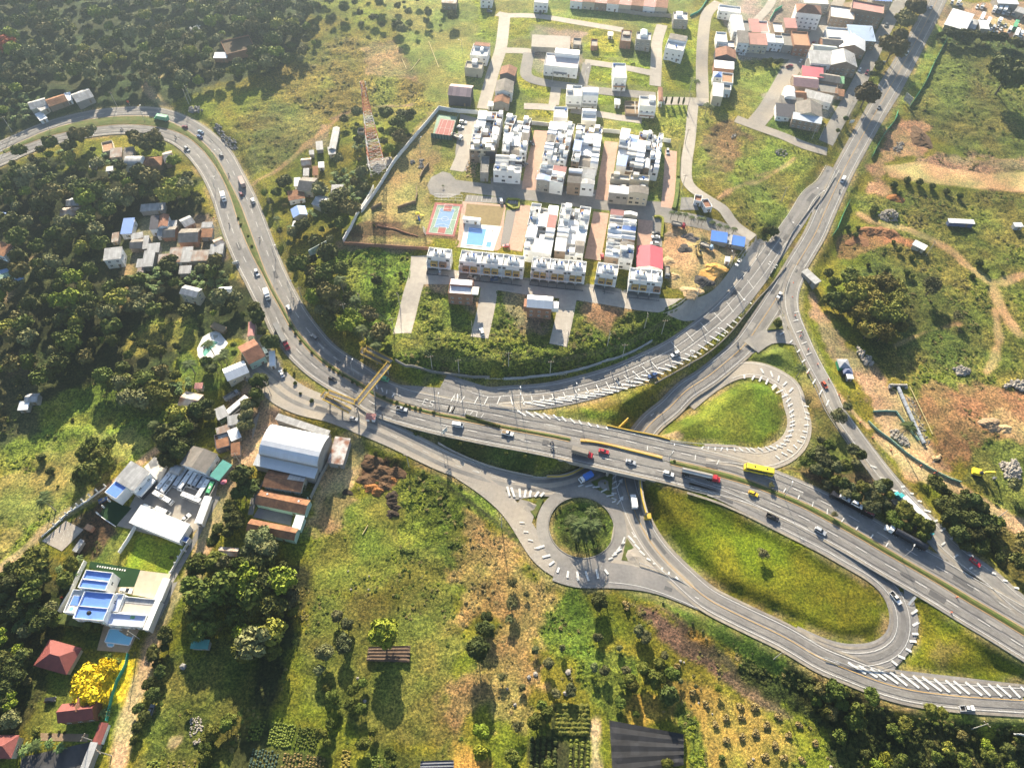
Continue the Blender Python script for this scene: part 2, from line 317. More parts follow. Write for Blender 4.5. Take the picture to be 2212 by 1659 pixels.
TRACKS=[(P('32',240,60,120,200,60,420,-40,640)+P('31',1880,720,1790,900,1680,1150,1580,1400,1480,1620)+P('41',1430,180,1330,420,1220,640,1160,850,1080,1050,1010,1250,970,1420,930,1660,920,1750),5.5,0),
 (P('31',1290,520,1180,600,1000,740,800,880,640,980,430,1120,260,1270,120,1410,-60,1580),4.5,0),
 (P('24',920,140,1050,210,1250,250,1450,330,1620,420,1750,530,1880,630,1990,690,2212,620),4.5,1),(P('24',1970,690,2010,830,2080,960,2212,1120),5,1),(P('24',1990,900,2010,1200,1900,1420),3,1),
 (P('34',1080,470,1200,600,1350,720,1550,800,1750,900,1900,1000,2050,1090,2230,1200),7,0),(P('34',600,-60,720,120,860,260,1020,420),3.5,0),(P('21',1000,560,990,700),3.5,1),
 (P('11',1340,860,1240,790,1160,680,1180,620,1330,600),5,0),(P('12',0,1460,200,1340,420,1150,600,1000,740,880),3,1),(P('13',1680,1560,1900,1450,2212,1310),2.5,1),
 (P('14',100,1390,330,1310,420,1230),2,1),(P('21',1990,1640,2140,1500),9,0),(P('12',620,940,900,850,1250,830),3,2),(P('24',1200,1170,1500,1050,1700,1010),1.6,1)]
# TERRAIN
CT=[]
for c,z,v in [('11',3,(200,300,900,300,1500,400,300,700,1900,300)),('11',0,(1100,1250,500,1300)),('12',4,(300,300,900,200,1500,200,600,700)),('12',3,(300,1000,900,900)),
    ('12',7,(1100,1200,1300,1500,1500,1100,1700,600,1900,1200)),('12',1.5,(300,1500,700,1450)),('13',8,(300,400,900,400,1400,300,300,1200,900,1300,1800,1400)),('13',6.5,(1900,700,)),('13',8,(1300,1600)),
    ('14',3,(100,700,500,200,400,900)),('14',0,(200,1500,1200,200,1600,600)),('14',-2,(1500,1300,2000,700,2000,1500,1900,100)),('22',7.5,(900,300,1500,300,1900,300)),('22',7.2,(900,700,1500,700,2000,900,1300,1150)),
    ('22',6.4,(1300,1280,1700,1370,2100,1400)),('22',6.9,(1500,1100,2000,1250)),('22',3,(450,200,500,600,600,900)),('22',2.5,(800,1100,950,1000)),('23',6.3,(200,1400,600,1330,1000,1200,1350,1010)),('23',7,(300,1200,800,1000,1200,900)),('23',7.3,(1500,500,800,850,1550,800)),('23',2.5,(1950,420,1750,800)),
    ('24',-4,(900,600,1300,900,1700,800,1400,1300,2000,1300,1000,1450)),('24',-3,(1100,100,1800,200,700,750)),('34',-2.5,(1000,250,1400,400,1900,400,1300,100)),('34',-2,(1700,1150,2100,1300)),('34',-.5,(900,600,700,800,1100,1000)),
    ('21',-3,(200,200,300,900,900,300)),('21',-1.5,(1300,300,1500,700)),('21',-5,(900,1000,300,1500,1200,1300)),('21',-1,(1800,1250,)),('21',-2.5,(1600,1100)),
    ('31',-9,(200,600,600,200)),('31',-5,(1000,900,1400,800)),('31',-4,(1700,500)),('31',-8,(300,1400)),('31',-6.5,(1300,1500)),('41',-9,(300,900,100,1400)),('41',-8,(1300,1100,1900,800)),
    ('32',-2.5,(200,600,600,600)),('32',-4.5,(1000,900,500,1100)),('32',-6,(1300,1200,700,1500,1700,1500)),('42',-7,(500,500,1200,600,1900,700)),('42',-8,(600,1400,1500,1400)),
    ('43',-7,(300,500,800,800)),('43',-8.5,(600,1400,1400,1300,1800,1300)),('44',-8,(300,1300,1000,1400,2000,1450)),('33',.4,(1500,200,1900,300)),('33',-1,(1300,1000,1500,1150)),('33',-2.2,(1700,1350,)),('44',-1.5,(300,200,900,400)),('44',-2.4,(700,600)),('44',-1.5,(1600,600)),
    ('33',-7,(600,1180,480,1120,700,1250)),('33',.0,(500,230,800,300)),('33',-1,(200,640))]:
 for p in P(c,*v):g=at(p,z);CT.append((g[0],g[1],z))
for x,y,z in ((-900,300,8),(-700,900,25),(0,1100,10),(800,800,4),(900,300,-3),(500,0,-8),(-500,0,-10),(0,-300,-9)):CT.append((x,y,z))
CT=np.array(CT)
def ax(lo,hi,step,far):
 a=list(np.arange(lo,hi+.01,step));d=step
 while a[-1]<far:d*=1.3;a.append(a[-1]+d)
 d=step
 while a[0]>-far:d*=1.3;a.insert(0,a[0]-d)
 return np.array(a)
STEP=1.2
GX=ax(-450,450,STEP,6000);GY=ax(15,640,STEP,6000)
XX,YY=np.meshgrid(GX,GY);px=XX.ravel();py=YY.ravel();NG=len(px)
def vnoise(x,y,s,seed):
 r=np.random.RandomState(seed).rand(256,256);u=x/s;v=y/s;i=np.floor(u).astype(int);j=np.floor(v).astype(int);fu=u-i;fv=v-j
 fu=fu*fu*(3-2*fu);fv=fv*fv*(3-2*fv);g=lambda a,b:r[a % 256,b % 256]
 return (g(i,j)*(1-fu)+g(i+1,j)*fu)*(1-fv)+(g(i,j+1)*(1-fu)+g(i+1,j+1)*fu)*fv-.5
def fbm(x,y,s,seed,n=4):
 return sum(vnoise(x+17*k,y-9*k,s/2**k,seed+k)*.55**k for k in range(n))
# smooth base surface (inverse distance of the control heights, on a coarse grid)
def base_z(x,y):
 zz=np.zeros(len(x));ww=np.zeros(len(x))
 for cx,cy,cz in CT:
  w=1/((x-cx)**2+(y-cy)**2+60.)**1.7;zz+=w*cz;ww+=w
 return zz/ww
cgx=np.linspace(-500,500,168);cgy=np.linspace(-20,680,118)
BZ=base_z(*[a.ravel() for a in np.meshgrid(cgx,cgy)]).reshape(118,168)
def bil(gx,gy,Z,x,y):
 x=np.clip(x,gx[0],gx[-1]-1e-6);y=np.clip(y,gy[0],gy[-1]-1e-6)
 i=np.clip(np.searchsorted(gx,x,'right')-1,0,len(gx)-2);j=np.clip(np.searchsorted(gy,y,'right')-1,0,len(gy)-2)
 fx=(x-gx[i])/(gx[i+1]-gx[i]);fy=(y-gy[j])/(gy[j+1]-gy[j])
 return (Z[j,i]*(1-fx)+Z[j,i+1]*fx)*(1-fy)+(Z[j+1,i]*(1-fx)+Z[j+1,i+1]*fx)*fy
base=bil(cgx,cgy,BZ,px,py)
def segdist(x,y,c,extra=None):
 """distance to a polyline and the interpolated extra values there"""
 best=np.full(len(x),1e9);val=np.zeros((len(x),0 if extra is None else extra.shape[1]));
 for a in range(len(c)-1):
  p,q=c[a],c[a+1];d=q[:2]-p[:2];l=d@d
  if l<1e-9:continue
  t=np.clip(((x-p[0])*d[0]+(y-p[1])*d[1])/l,0,1);e=np.hypot(x-p[0]-d[0]*t,y-p[1]-d[1]*t);k=e<best
  best[k]=e[k]
  if extra is not None:val[k]=extra[a]*(1-t[k,None])+extra[a+1]*t[k,None]
 return best,val
def thin(c,n=3):
 i=list(range(0,len(c)-1,n))+[len(c)-1];return i
inside_z=np.full(NG,1e9);num=np.zeros(NG);den=np.zeros(NG);dmin=np.full(NG,1e9)
FL=[]
for name,c,w,m in ROADS:
 parts=[(0,len(c))]
 if c is cN:parts=[(0,bN0+1),(bN1,len(c))]
 if c is cS:parts=[(0,bS0+1),(bS1,len(c))]
 for a,b in parts:FL.append((c[a:b],w[a:b]))
_disc=np.hypot(px-rcx[0],py-rcx[1])
for c,w in FL:
 i=thin(c);cc=c[i];ex=np.stack([cc[:,2],w[i]/2],1)
 near_=(px>cc[:,0].min()-30) & (px<cc[:,0].max()+30) & (py>cc[:,1].min()-30) & (py<cc[:,1].max()+30);ix=np.nonzero(near_)[0]
 d,v=segdist(px[ix],py[ix],cc,ex);e=d-v[:,1]-.9
 k=e<=0;inside_z[ix[k]]=np.minimum(inside_z[ix[k]],v[k,0]-.14)
 wt=np.exp(-np.clip(e,0,30)/2.2)+1e-9;num[ix]+=wt*v[:,0];den[ix]+=wt;dmin[ix]=np.minimum(dmin[ix],e)
rz=np.where(den>0,num/np.maximum(den,1e-9),0)
fall=4+.95*np.abs(base-rz);t=np.clip(dmin/fall,0,1);t=t*t*(3-2*t)
GZ=base*t+(rz-.14)*(1-t);ins=inside_z<1e8;GZ[ins]=inside_z[ins]
ROADD=dmin.copy() # distance to the nearest main road edge
def poly_sd(x,y,poly):
 """signed distance to a polygon (negative inside)"""
 poly=np.array(poly)[:,:2];n=len(poly);d=np.full(len(x),1e18);c=np.zeros(len(x),bool)
 for i in range(n):
  a=poly[i];b=poly[(i+1) % n];e=b-a;wx=x-a[0];wy=y-a[1];t=np.clip((wx*e[0]+wy*e[1])/max(e@e,1e-9),0,1)
  d=np.minimum(d,(wx-e[0]*t)**2+(wy-e[1]*t)**2)
  k=((a[1]>y) !=(b[1]>y)) & (x<(b[0]-a[0])*(y-a[1])/(b[1]-a[1] if abs(b[1]-a[1])>1e-12 else 1e-12)+a[0]);c ^=k
 return np.where(c,-1,1)*np.sqrt(d)
G2=GZ.reshape(XX.shape)
def gz(x,y):
 i=min(max(int(np.searchsorted(GX,x,'right'))-1,0),len(GX)-2);j=min(max(int(np.searchsorted(GY,y,'right'))-1,0),len(GY)-2)
 fx=(x-GX[i])/(GX[i+1]-GX[i]);fy=(y-GY[j])/(GY[j+1]-GY[j])
 return float((G2[j,i]*(1-fx)+G2[j,i+1]*fx)*(1-fy)+(G2[j+1,i]*(1-fx)+G2[j+1,i+1]*fx)*fy)
def on(p,h=0.):
 """picture point -> point on (or h metres above) the ground"""
 z=0.
 for _ in range(9):g=at(p,z+h);z=.3*z+.7*gz(g[0],g[1])
 g=at(p,z+h);return np.array([g[0],g[1],gz(g[0],g[1])])
def ring(c,w,off=0):
 """offset polyline to the left(+)/right(-)"""
 t=np.gradient(c[:,:2],axis=0);t/=np.linalg.norm(t,axis=1)[:,None]+1e-9;n=np.stack([-t[:,1],t[:,0]],1)
 o=c.copy();o[:,:2]+=n*(np.asarray(w)*off if np.ndim(w) else w*off)[...,None] if np.ndim(w) else n*w*off;return o
# ground colour regions: (crop, points, colour, feather m, raggedness m, tuft m)
GRASS=(.16,.165,.024);LIMEG=(.24,.27,.03);OLIVE=(.19,.18,.045);DRY=(.33,.25,.09);DARKG=(.040,.055,.022);TAN=(.46,.33,.18);MOW=(.14,.16,.014)
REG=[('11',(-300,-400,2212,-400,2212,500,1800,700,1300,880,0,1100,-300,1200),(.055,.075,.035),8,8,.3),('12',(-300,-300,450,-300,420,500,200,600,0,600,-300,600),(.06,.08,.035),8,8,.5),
 ('12',(150,600,500,350,1000,300,1550,250,1700,0,1760,200,1700,500,1500,880,1300,950,700,950,300,1150,0,1400,-200,1200,0,850),OLIVE,6,6,.7),
 ('12',(850,400,1450,320,1500,560,1350,700,950,640),(.24,.19,.10),5,6,.5),('12',(350,980,620,980,600,1180,380,1180),(.26,.2,.13),2,3,.3),
 ('12',(0,1000,200,850,560,880,600,980,250,1300,60,1400,-100,1400),(.15,.165,.05),4,4,.6),
 ('12',(1310,1010,1480,880,1780,900,1650,1100,1560,1360,1440,1560,1430,2000,1300,2010,700,2020,740,1980,950,1600),(.30,.24,.11),2,3,.2),
 ('22',(740,370,850,230,960,240,1300,320,1600,345,1600,385,1390,400),(.13,.085,.055),2,3,.3),
 ('13',(-1000,0,1480,0,1500,830,1440,1000,1400,1680,-600,1900,-500,1000),(.20,.22,.06),3,3,.25),
 ('13',(20,140,560,200,520,260,200,250,190,340,0,380),LIMEG,2,2,.5),('13',(330,10,820,80,880,200,340,110),(.10,.14,.03),2,2,.3),('13',(530,210,670,215,660,330,600,460,880,520,890,370,730,230),LIMEG,2,3,.5),
 ('13',(890,380,1170,400,1160,560,880,500),(.11,.14,.035),2,2,.5),('13',(1240,210,1540,220,1530,770,1240,740,1220,480),LIMEG,1.5,2,.4),('13',(650,520,1150,580,1150,740,640,690),LIMEG,1.5,2,.5),('13',(740,750,880,770,860,890,730,880),LIMEG,1.5,2,.5),
 ('13',(120,860,380,870,350,1000,200,970),LIMEG,1.5,2,.7),('13',(720,920,1100,980,1430,850,1410,1140,1000,1060),(.19,.22,.045),1.5,3,.7),('13',(100,660,380,690,360,820,110,800),LIMEG,2,3,.4),('13',(220,250,200,400,200,620,600,660,620,330),(.30,.26,.2),2,3,.1),('12',(1750,0,1950,130,1930,380,1770,330),LIMEG,2,3,.5),
 ('13',(1620,500,2212,430,2212,500,2080,800,1960,980,1800,900,1740,700),(.19,.19,.06),2,3,.2),('13',(1480,860,1560,860,1700,930,2212,1110,2212,1900,2000,2100,1800,1800,1640,1570,1480,1450),(.20,.20,.05),2,4,.5),
 ('13',(1540,1100,1750,1000,1900,1100,1750,1400,1560,1350),(.16,.12,.06),5,6,.5),('24',(-60,-200,470,-600,640,-470,300,300,200,360,-120,180),(.19,.22,.045),2,4,.6),
 ('Z',(-60,0,1230,0,900,900,300,870,0,440),(.26,.24,.21),3,3,.1),('Z',(40,480,400,470,330,640,190,830,180,940,40,880,0,700),(.19,.21,.05),2,3,.4),('14',(180,940,540,1030,520,1150,200,1040),(.11,.15,.035),2,2,.5),('14',(830,60,1240,-100,1240,100,1000,560,700,1170,660,1150),(.12,.14,.05),3,3,.3),
 ('14',(1500,120,1640,100,1560,320,1320,800,1000,1300,740,1660,700,1660,1000,1100,1250,600),(.16,.20,.045),2,3,.5),('14',(1600,300,2400,300,2400,1240,1800,1230,1300,950,1320,800),(.135,.15,.04),3,3,.7),
 ('G',(420,0,1400,0,1400,420,460,320,380,130),(.36,.27,.18),3,3,.15),('G',(370,320,1260,400,1300,560,400,440),(.06,.09,.03),3,3,.8),
 ('14',(1180,930,1480,960,1420,1200,1300,1230,1120,1300,1200,1480,1400,1700,950,1700,1000,1400,1100,1130),(.38,.25,.15),3,4,.3),('14',(1120,1290,1400,1250,1960,1320,2400,1340,2400,1520,1880,1470,1160,1380),TAN,1,.8,0),
 ('14',(1200,1240,1700,1200,2300,1260,2300,1340,1950,1330),(.28,.2,.14),3,4,.6),('24',(850,-50,2400,-50,2400,1700,1500,1700,1000,1250,1000,250),(.145,.155,.04),4,4,.75),('24',(1000,450,1500,550,1900,1000,1900,1500,1300,1200,900,700),(.10,.125,.035),5,6,.7),
 ('24',(780,270,1000,230,1220,270,1400,330,1150,360,900,420,780,440),(.27,.15,.08),2,3,.4),('24',(480,690,590,720,700,1000,860,1180,1050,1240,1180,1450,1480,1660,1250,1660,1000,1600,850,1350,700,1200,520,900),(.29,.215,.14),2,3,.3),
 ('34',(860,-50,1150,0,1350,200,1500,560,1660,760,1300,600,1120,480,980,160),(.36,.27,.17),2,3,.15),('24',(1480,1480,1900,1400,2300,1500,2300,1700,1400,1700),(.2,.13,.075),5,6,.5),('34',(1400,60,2300,40,2300,560,1950,560,1900,700,1650,740,1500,500),(.22,.135,.075),5,6,.45),
 ('34',(1800,200,2300,350,2300,540,1950,380),(.36,.25,.14),3,4,.3),('34',(1800,500,2300,520,2300,1150,2000,1000,1700,830),(.12,.15,.04),4,5,.7),('34',(1640,1000,1900,960,2300,1250,2300,1700,2100,1600),(.13,.13,.04),3,4,.6),('34',(1080,470,1300,500,1700,840,2212,1150,2212,1230,1900,1060,1600,870,1400,800,1270,800),(.40,.29,.165),2,2,.1),
 ('34',(480,-60,620,40,760,240,900,480,1060,760,700,800,250,690,500,500,560,200),(.12,.135,.04),2,3,.3),('34',(430,-60,540,-60,640,180,500,170),(.3,.235,.13),3,3,.2),('34',(250,690,1050,750,1200,1000,1500,1250,1440,1290,1000,1040,600,850),(.17,.125,.07),2,3,.2),
 ('22',(640,430,740,440,1230,480,1240,600,1130,1090,1450,1400,1100,1350,700,900,600,600),(.13,.185,.035),3,4,.9),('22',(1130,1080,1240,1090,1330,690,1540,700,1540,850,1830,1130,1880,720,2212,760,2212,1450,1700,1420,1150,1330),(.12,.15,.035),3,4,.9),
 ('22',(650,400,750,390,1300,440,1300,480,900,470,680,440),(.24,.18,.11),1,2,.2),('22',(1340,690,1540,680,1540,840,1800,870,1760,990,1600,880,1420,760),(.28,.21,.14),2,3,.3),('22',(1930,720,2212,740,2212,1000,2080,980),(.28,.21,.14),2,3,.3),
 ('23',(-10,750,430,780,400,1160,150,1160,0,980),(.26,.2,.14),3,4,.4),('23',(400,1190,520,820,800,810,1540,930,1300,1160,600,1350,0,1430,0,1150),(.135,.175,.035),3,4,.9),('23',(540,810,800,830,1040,940,1030,1010,760,1080,550,960),(.24,.17,.1),4,5,.4),
 ('23',(1540,940,2000,560,2070,470,2000,440,1880,580,1700,830),(.17,.16,.05),1.5,2,.4),('23',(1240,240,1600,260,1830,420,1760,560,1650,760,1480,840,1290,800,1230,700),(.44,.32,.18),1.5,2,.15),('23',(1700,80,2212,-200,2212,250,2120,390,2040,370,1880,250),(.17,.19,.045),2,3,.5),
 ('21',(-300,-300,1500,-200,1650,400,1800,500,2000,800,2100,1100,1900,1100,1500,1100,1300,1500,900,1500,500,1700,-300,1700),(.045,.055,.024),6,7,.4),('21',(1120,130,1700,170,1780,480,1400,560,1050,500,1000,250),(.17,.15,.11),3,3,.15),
 ('21',(960,560,1040,540,1030,740,960,800),(.28,.22,.10),2,2,.2),('21',(1060,980,1400,950,1520,1000,1480,1180,1300,1120,1000,1200,960,1100),(.19,.20,.05),4,4,.5),('21',(1480,1150,1560,1300,1850,1150,1900,1180,1780,1450,1600,1500,1380,1450,1350,1250),(.10,.15,.03),2,3,.3),
 ('21',(1950,1100,2110,1130,2212,1300,2212,1680,1900,1680,1950,1400,1900,1300),(.34,.29,.23),3,2,.1),('21',(0,440,250,440,180,700,0,800),(.22,.19,.11),4,4,.2),('21',(0,1200,200,1150,300,1400,150,1500,0,1500),(.11,.09,.06),4,4,.3),
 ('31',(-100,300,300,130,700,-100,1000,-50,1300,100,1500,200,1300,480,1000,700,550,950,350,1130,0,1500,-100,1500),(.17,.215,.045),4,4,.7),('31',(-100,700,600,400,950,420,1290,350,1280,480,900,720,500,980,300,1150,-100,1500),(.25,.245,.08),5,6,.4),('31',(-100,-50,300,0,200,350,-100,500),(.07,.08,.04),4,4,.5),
 ('31',(480,1100,760,900,880,860,900,1160,940,1200,740,1400,500,1380),(.12,.08,.055),2,3,.4),('31',(300,1300,470,1390,700,1420,900,1200,1060,1150,900,1460,650,1440,300,1500),(.13,.15,.04),2,3,.3),('31',(1060,1200,1440,1290,1340,1540,940,1470),(.20,.25,.03),.5,.5,.1),('31',(800,940,1040,1020,930,1160,790,1060),(.02,.05,.02),.3,.2,0),
 ('31',(1880,0,2212,0,2212,560,1990,660,1840,560,1800,250),(.34,.26,.18),4,4,.1),('31',(1620,700,1780,600,1830,560,1990,600,1850,900,1700,1250,1500,1650,1380,1650),(.38,.28,.16),2,2,.1),
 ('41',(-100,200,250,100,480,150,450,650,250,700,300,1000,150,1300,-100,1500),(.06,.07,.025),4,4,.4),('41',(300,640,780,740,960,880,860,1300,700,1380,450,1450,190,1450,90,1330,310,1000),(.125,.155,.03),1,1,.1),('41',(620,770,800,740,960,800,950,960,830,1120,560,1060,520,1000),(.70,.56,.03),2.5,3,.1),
 ('41',(960,900,1120,880,1110,1100,980,1250,920,1180,930,1050),(.55,.40,.04),2.5,3,.1),('41',(450,500,820,530,780,730,640,710,400,640),(.07,.10,.02),1,1,.1),('41',(1040,1300,1250,800,1500,650,1900,700,2100,1200,2000,1700,1000,1700),(.12,.135,.035),4,4,.5),
 ('41',(1280,1400,1380,1370,1410,1420,1310,1500,1270,1460),(.45,.33,.2),.7,.7,0),('41',(1150,1580,1620,1600,1620,1750,1100,1750),(.14,.15,.03),1,1,.2),('41',(1960,1260,2212,1300,2212,1750,1700,1750,1850,1440),(.05,.055,.022),1.5,1,.1),
 ('32',(480,480,800,480,1000,620,850,700,800,850,560,930,500,1250,640,1000,850,900,760,1150,460,1260),(.44,.32,.18),3,4,.15),('32',(900,620,1060,590,1220,740,1200,840,1000,850,850,860,840,770),(.085,.05,.035),2,3,.6),('32',(440,1250,560,950,800,870,860,950,700,1200),(.24,.165,.09),4,5,.3),
 ('32',(350,1650,420,1250,650,1200,850,900,1160,830,1300,650,1700,960,1700,1500,1660,1700),(.145,.165,.035),4,4,.35),('32',(1180,690,1400,700,1720,950,1680,1140,1300,1400,1100,1150,1150,900),(.12,.17,.03),3,4,.8),('32',(1600,1160,1700,1000,1850,1120,2130,1260,2212,1500,2212,1700,1660,1700,1650,1350),(.29,.22,.095),5,6,.45),
 ('32',(1150,1330,1660,1230,1680,1560,1350,1420),(.10,.13,.03),3,4,.7),('32',(450,-60,560,130,530,200,420,120,300,-100),(.14,.16,.04),1,1,.2),('32',(1060,330,1300,380,1500,470,1900,580,2212,620,2212,770,1900,700,1500,560,1250,470),(.07,.10,.025),1.5,2,.4),
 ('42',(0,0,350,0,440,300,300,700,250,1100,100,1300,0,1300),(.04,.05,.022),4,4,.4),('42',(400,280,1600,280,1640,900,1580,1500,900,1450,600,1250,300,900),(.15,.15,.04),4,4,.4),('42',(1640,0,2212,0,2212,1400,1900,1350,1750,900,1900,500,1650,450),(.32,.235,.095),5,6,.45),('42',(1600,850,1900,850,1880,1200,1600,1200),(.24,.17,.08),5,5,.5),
 ('42',(120,1250,650,1350,640,1560,100,1470),(.12,.14,.025),1,1,.15),('42',(-20,1480,580,1560,560,1750,-20,1750),(.10,.10,.035),1,1,.15),('42',(900,1500,1600,1500,1600,1750,800,1750),(.09,.11,.025),2,2,.4),('42',(1600,1520,1900,1560,1850,1750,1600,1700),(.35,.22,.06),3,3,.2),
 ('43',(0,0,200,60,480,230,380,450,290,560,200,800,280,1000,100,1100,-60,1000),(.38,.28,.12),4,5,.4),('43',(490,240,700,290,800,600,1100,800,1100,1100,850,1250,650,1100,500,750,300,560),(.11,.16,.03),3,4,.6),('43',(1010,1050,1200,1060,1270,1300,1050,1300,990,1150),(.42,.30,.07),3,4,.5),
 ('43',(1200,900,1700,900,1900,1100,2300,1300,2300,1700,1650,1700,1400,1300),(.25,.20,.055),5,5,.3),('43',(1400,1150,1560,1300,1650,1650,1480,1650,1420,1350),(.11,.16,.03),2,3,.7),('43',(1030,330,1200,370,1450,550,1700,800,2212,1150,2300,1250,2000,1100,1700,930,1350,700,1100,450),(.155,.11,.08),1.5,2,.5),
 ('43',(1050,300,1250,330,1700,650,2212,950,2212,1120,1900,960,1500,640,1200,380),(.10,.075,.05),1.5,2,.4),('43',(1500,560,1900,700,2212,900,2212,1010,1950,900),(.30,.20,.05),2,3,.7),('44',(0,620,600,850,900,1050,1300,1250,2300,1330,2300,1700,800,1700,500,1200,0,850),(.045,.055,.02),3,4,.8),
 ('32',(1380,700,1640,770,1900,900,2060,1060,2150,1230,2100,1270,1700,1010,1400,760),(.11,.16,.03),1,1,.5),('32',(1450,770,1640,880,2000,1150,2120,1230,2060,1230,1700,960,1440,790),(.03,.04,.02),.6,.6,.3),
 ('43',(690,1230,760,1220,770,1400,800,1700,680,1700,690,1400),(.45,.33,.22),.8,1,.1),('43',(180,1400,680,1440,670,1700,180,1700),(.05,.05,.025),1,1,.1),('43',(380,1140,650,1150,670,1410,390,1400),(.05,.06,.025),1,1,.1),
 ('33',(120,240,560,190,950,20,1130,0,900,180,830,250,980,310,900,390,780,370),(.20,.185,.05),1.5,3,.15),('33',(600,270,850,250,960,330,880,370,650,330),(.16,.22,.03),2,2,.3),('33',(1200,410,1700,80,1880,20,2100,90,2200,250,2180,420,1950,520,1600,530,1350,490),(.115,.155,.022),1.5,2,.18),
 ('33',(1190,420,1350,430,1430,470,1380,500,1280,480),(.38,.29,.18),1.5,2,.1),('24',(90,1180,220,1150,400,1250,450,1380,300,1380,100,1310),(.16,.17,.045),1,1.5,.15),('24',(430,1300,560,1400,700,1660,560,1660,480,1500),(.24,.2,.08),1.5,2,.15),
 ('33',(1080,770,1500,900,1900,1050,2300,1230,2300,1700,1700,1700,1300,1400,1120,1080),MOW,1.5,2,.22),('44',(-100,0,700,-10,1000,150,1160,350,1170,550,1000,710,700,680,300,560,-100,330),MOW,1.5,2,.22),('44',(1330,290,1900,600,2300,800,2300,1010,1200,890,1380,560),MOW,1.5,2,.2),('44',(1500,600,1800,700,1600,900,1400,800),(.16,.155,.04),4,4,.2),
 ('33',(340,1150,480,950,720,930,860,1100,850,1280,700,1400,450,1390,340,1250),(.11,.15,.03),.5,.5,.3),('33',(430,1000,560,940,760,960,830,1120,800,1280,680,1370,500,1330,420,1200),(.05,.075,.02),1.5,2,.6),('44',(0,570,300,720,900,980,1400,1110,2300,1190,2300,1320,1300,1230,1000,1080,600,870,0,640),(.10,.13,.025),1.5,2,.3),('43',(850,170,1200,230,1500,400,2212,760,2212,900,1800,700,1300,400,1000,290),(.10,.14,.03),1.5,2,.3)]
col=np.tile(np.array(GRASS),(NG,1));tuft=np.full(NG,.35)
n1=fbm(px,py,9,3)*2;n2=fbm(px,py,9,31)*2
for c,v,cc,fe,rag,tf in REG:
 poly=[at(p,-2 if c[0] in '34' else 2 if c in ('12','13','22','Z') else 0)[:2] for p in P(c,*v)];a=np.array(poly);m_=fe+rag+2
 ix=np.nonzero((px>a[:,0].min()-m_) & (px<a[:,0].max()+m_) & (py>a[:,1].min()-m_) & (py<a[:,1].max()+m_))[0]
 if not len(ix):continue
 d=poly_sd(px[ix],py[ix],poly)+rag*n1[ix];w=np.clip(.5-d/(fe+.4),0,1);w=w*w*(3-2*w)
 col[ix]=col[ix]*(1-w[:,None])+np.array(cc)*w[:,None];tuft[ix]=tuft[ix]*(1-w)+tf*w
def stroke(c,w,cc,fe,tf,rag=1.):
 ix=np.nonzero((px>c[:,0].min()-8) & (px<c[:,0].max()+8) & (py>c[:,1].min()-8) & (py<c[:,1].max()+8))[0]
 d,_=segdist(px[ix],py[ix],c[::2] if len(c)>6 else c);d=d-w/2+rag*n2[ix];w=np.clip(.5-d/fe,0,1)
 col[ix]=col[ix]*(1-w[:,None])+np.array(cc)*w[:,None];tuft[ix]=tuft[ix]*(1-w)+tf*w
for pts,w,k in TRACKS:stroke(np.array([on(p) for p in pts]) if len(pts)<3 else curve([on(p) for p in pts],3),w,[(.40,.30,.185),(.34,.245,.13),(.2,.15,.09)][k],1.6,.05)
# worn verge beside the main roads, patchy
e=ROADD;k=(e<2.6) & (e>-3);vw=np.clip((2.4-e)/2,0,1)*np.clip(.6+n1*1.2,0,1)*.75
col=col*(1-(vw*k)[:,None])+np.array((.27,.22,.12))*(vw*k)[:,None]
# patchy growth over everything that is not bare
g=np.clip(.5+1.5*fbm(px,py,22,77,4),0,1);col*=(.74+.5*g)[:,None];g2=np.clip(fbm(px,py,14,91)*2.2,-.8,.8);col[:,0]*=1+.22*g2;col[:,2]*=1+.15*g2
# tufts: real relief, none on roads
road_free=np.clip(ROADD/2.0,0,1)
lane_d=np.full(NG,1e9);LN=[]
for name,pts,w,m in LANES:
 c=curve([on(p) for p in pts],2.5)
 for _ in range(3):c[1:-1]=(c[:-2]+2*c[1:-1]+c[2:])/4
 LN.append((name,c,wid(c,w),m))
 ix=np.nonzero((px>c[:,0].min()-15) & (px<c[:,0].max()+15) & (py>c[:,1].min()-15) & (py<c[:,1].max()+15))[0];i=thin(c,2)
 d,v=segdist(px[ix],py[ix],c[i],c[i][:,2:3]);e=d-w/2
 lane_d[ix]=np.minimum(lane_d[ix],e)
tf=tuft*road_free*np.clip(lane_d/1.5,0,1)
FLATP=[] # flat pads: (poly world)
def pad(pts):
 a=np.array([on(p)[:2] for p in pts]);FLATP.append(a);ix=np.nonzero((px>a[:,0].min()-3) & (px<a[:,0].max()+3) & (py>a[:,1].min()-3) & (py<a[:,1].max()+3))[0]
 d=poly_sd(px[ix],py[ix],a);tf[ix]*=np.clip(d/1.5,0,1)
court_g=mat('court_green',(.20,.30,.22),.8,.15);court_r=mat('court_red',(.32,.10,.09),.8,.15);court_b=mat('court_blue',(.16,.28,.46),.8,.15)
turf=mat('artificial_turf',(.012,.045,.014),.95,.2);soil=mat('garden_soil',(.09,.06,.035),.95,.3,1,.5,4);lawn=mat('lawn',(.17,.21,.02),.95,.25,.5,.4,6,col2=(.25,.26,.03),s2=.12)
planks=mat('pale_paving',(.58,.56,.52),.85,.2,.8,tile=(1.2,1.2,0,.12))
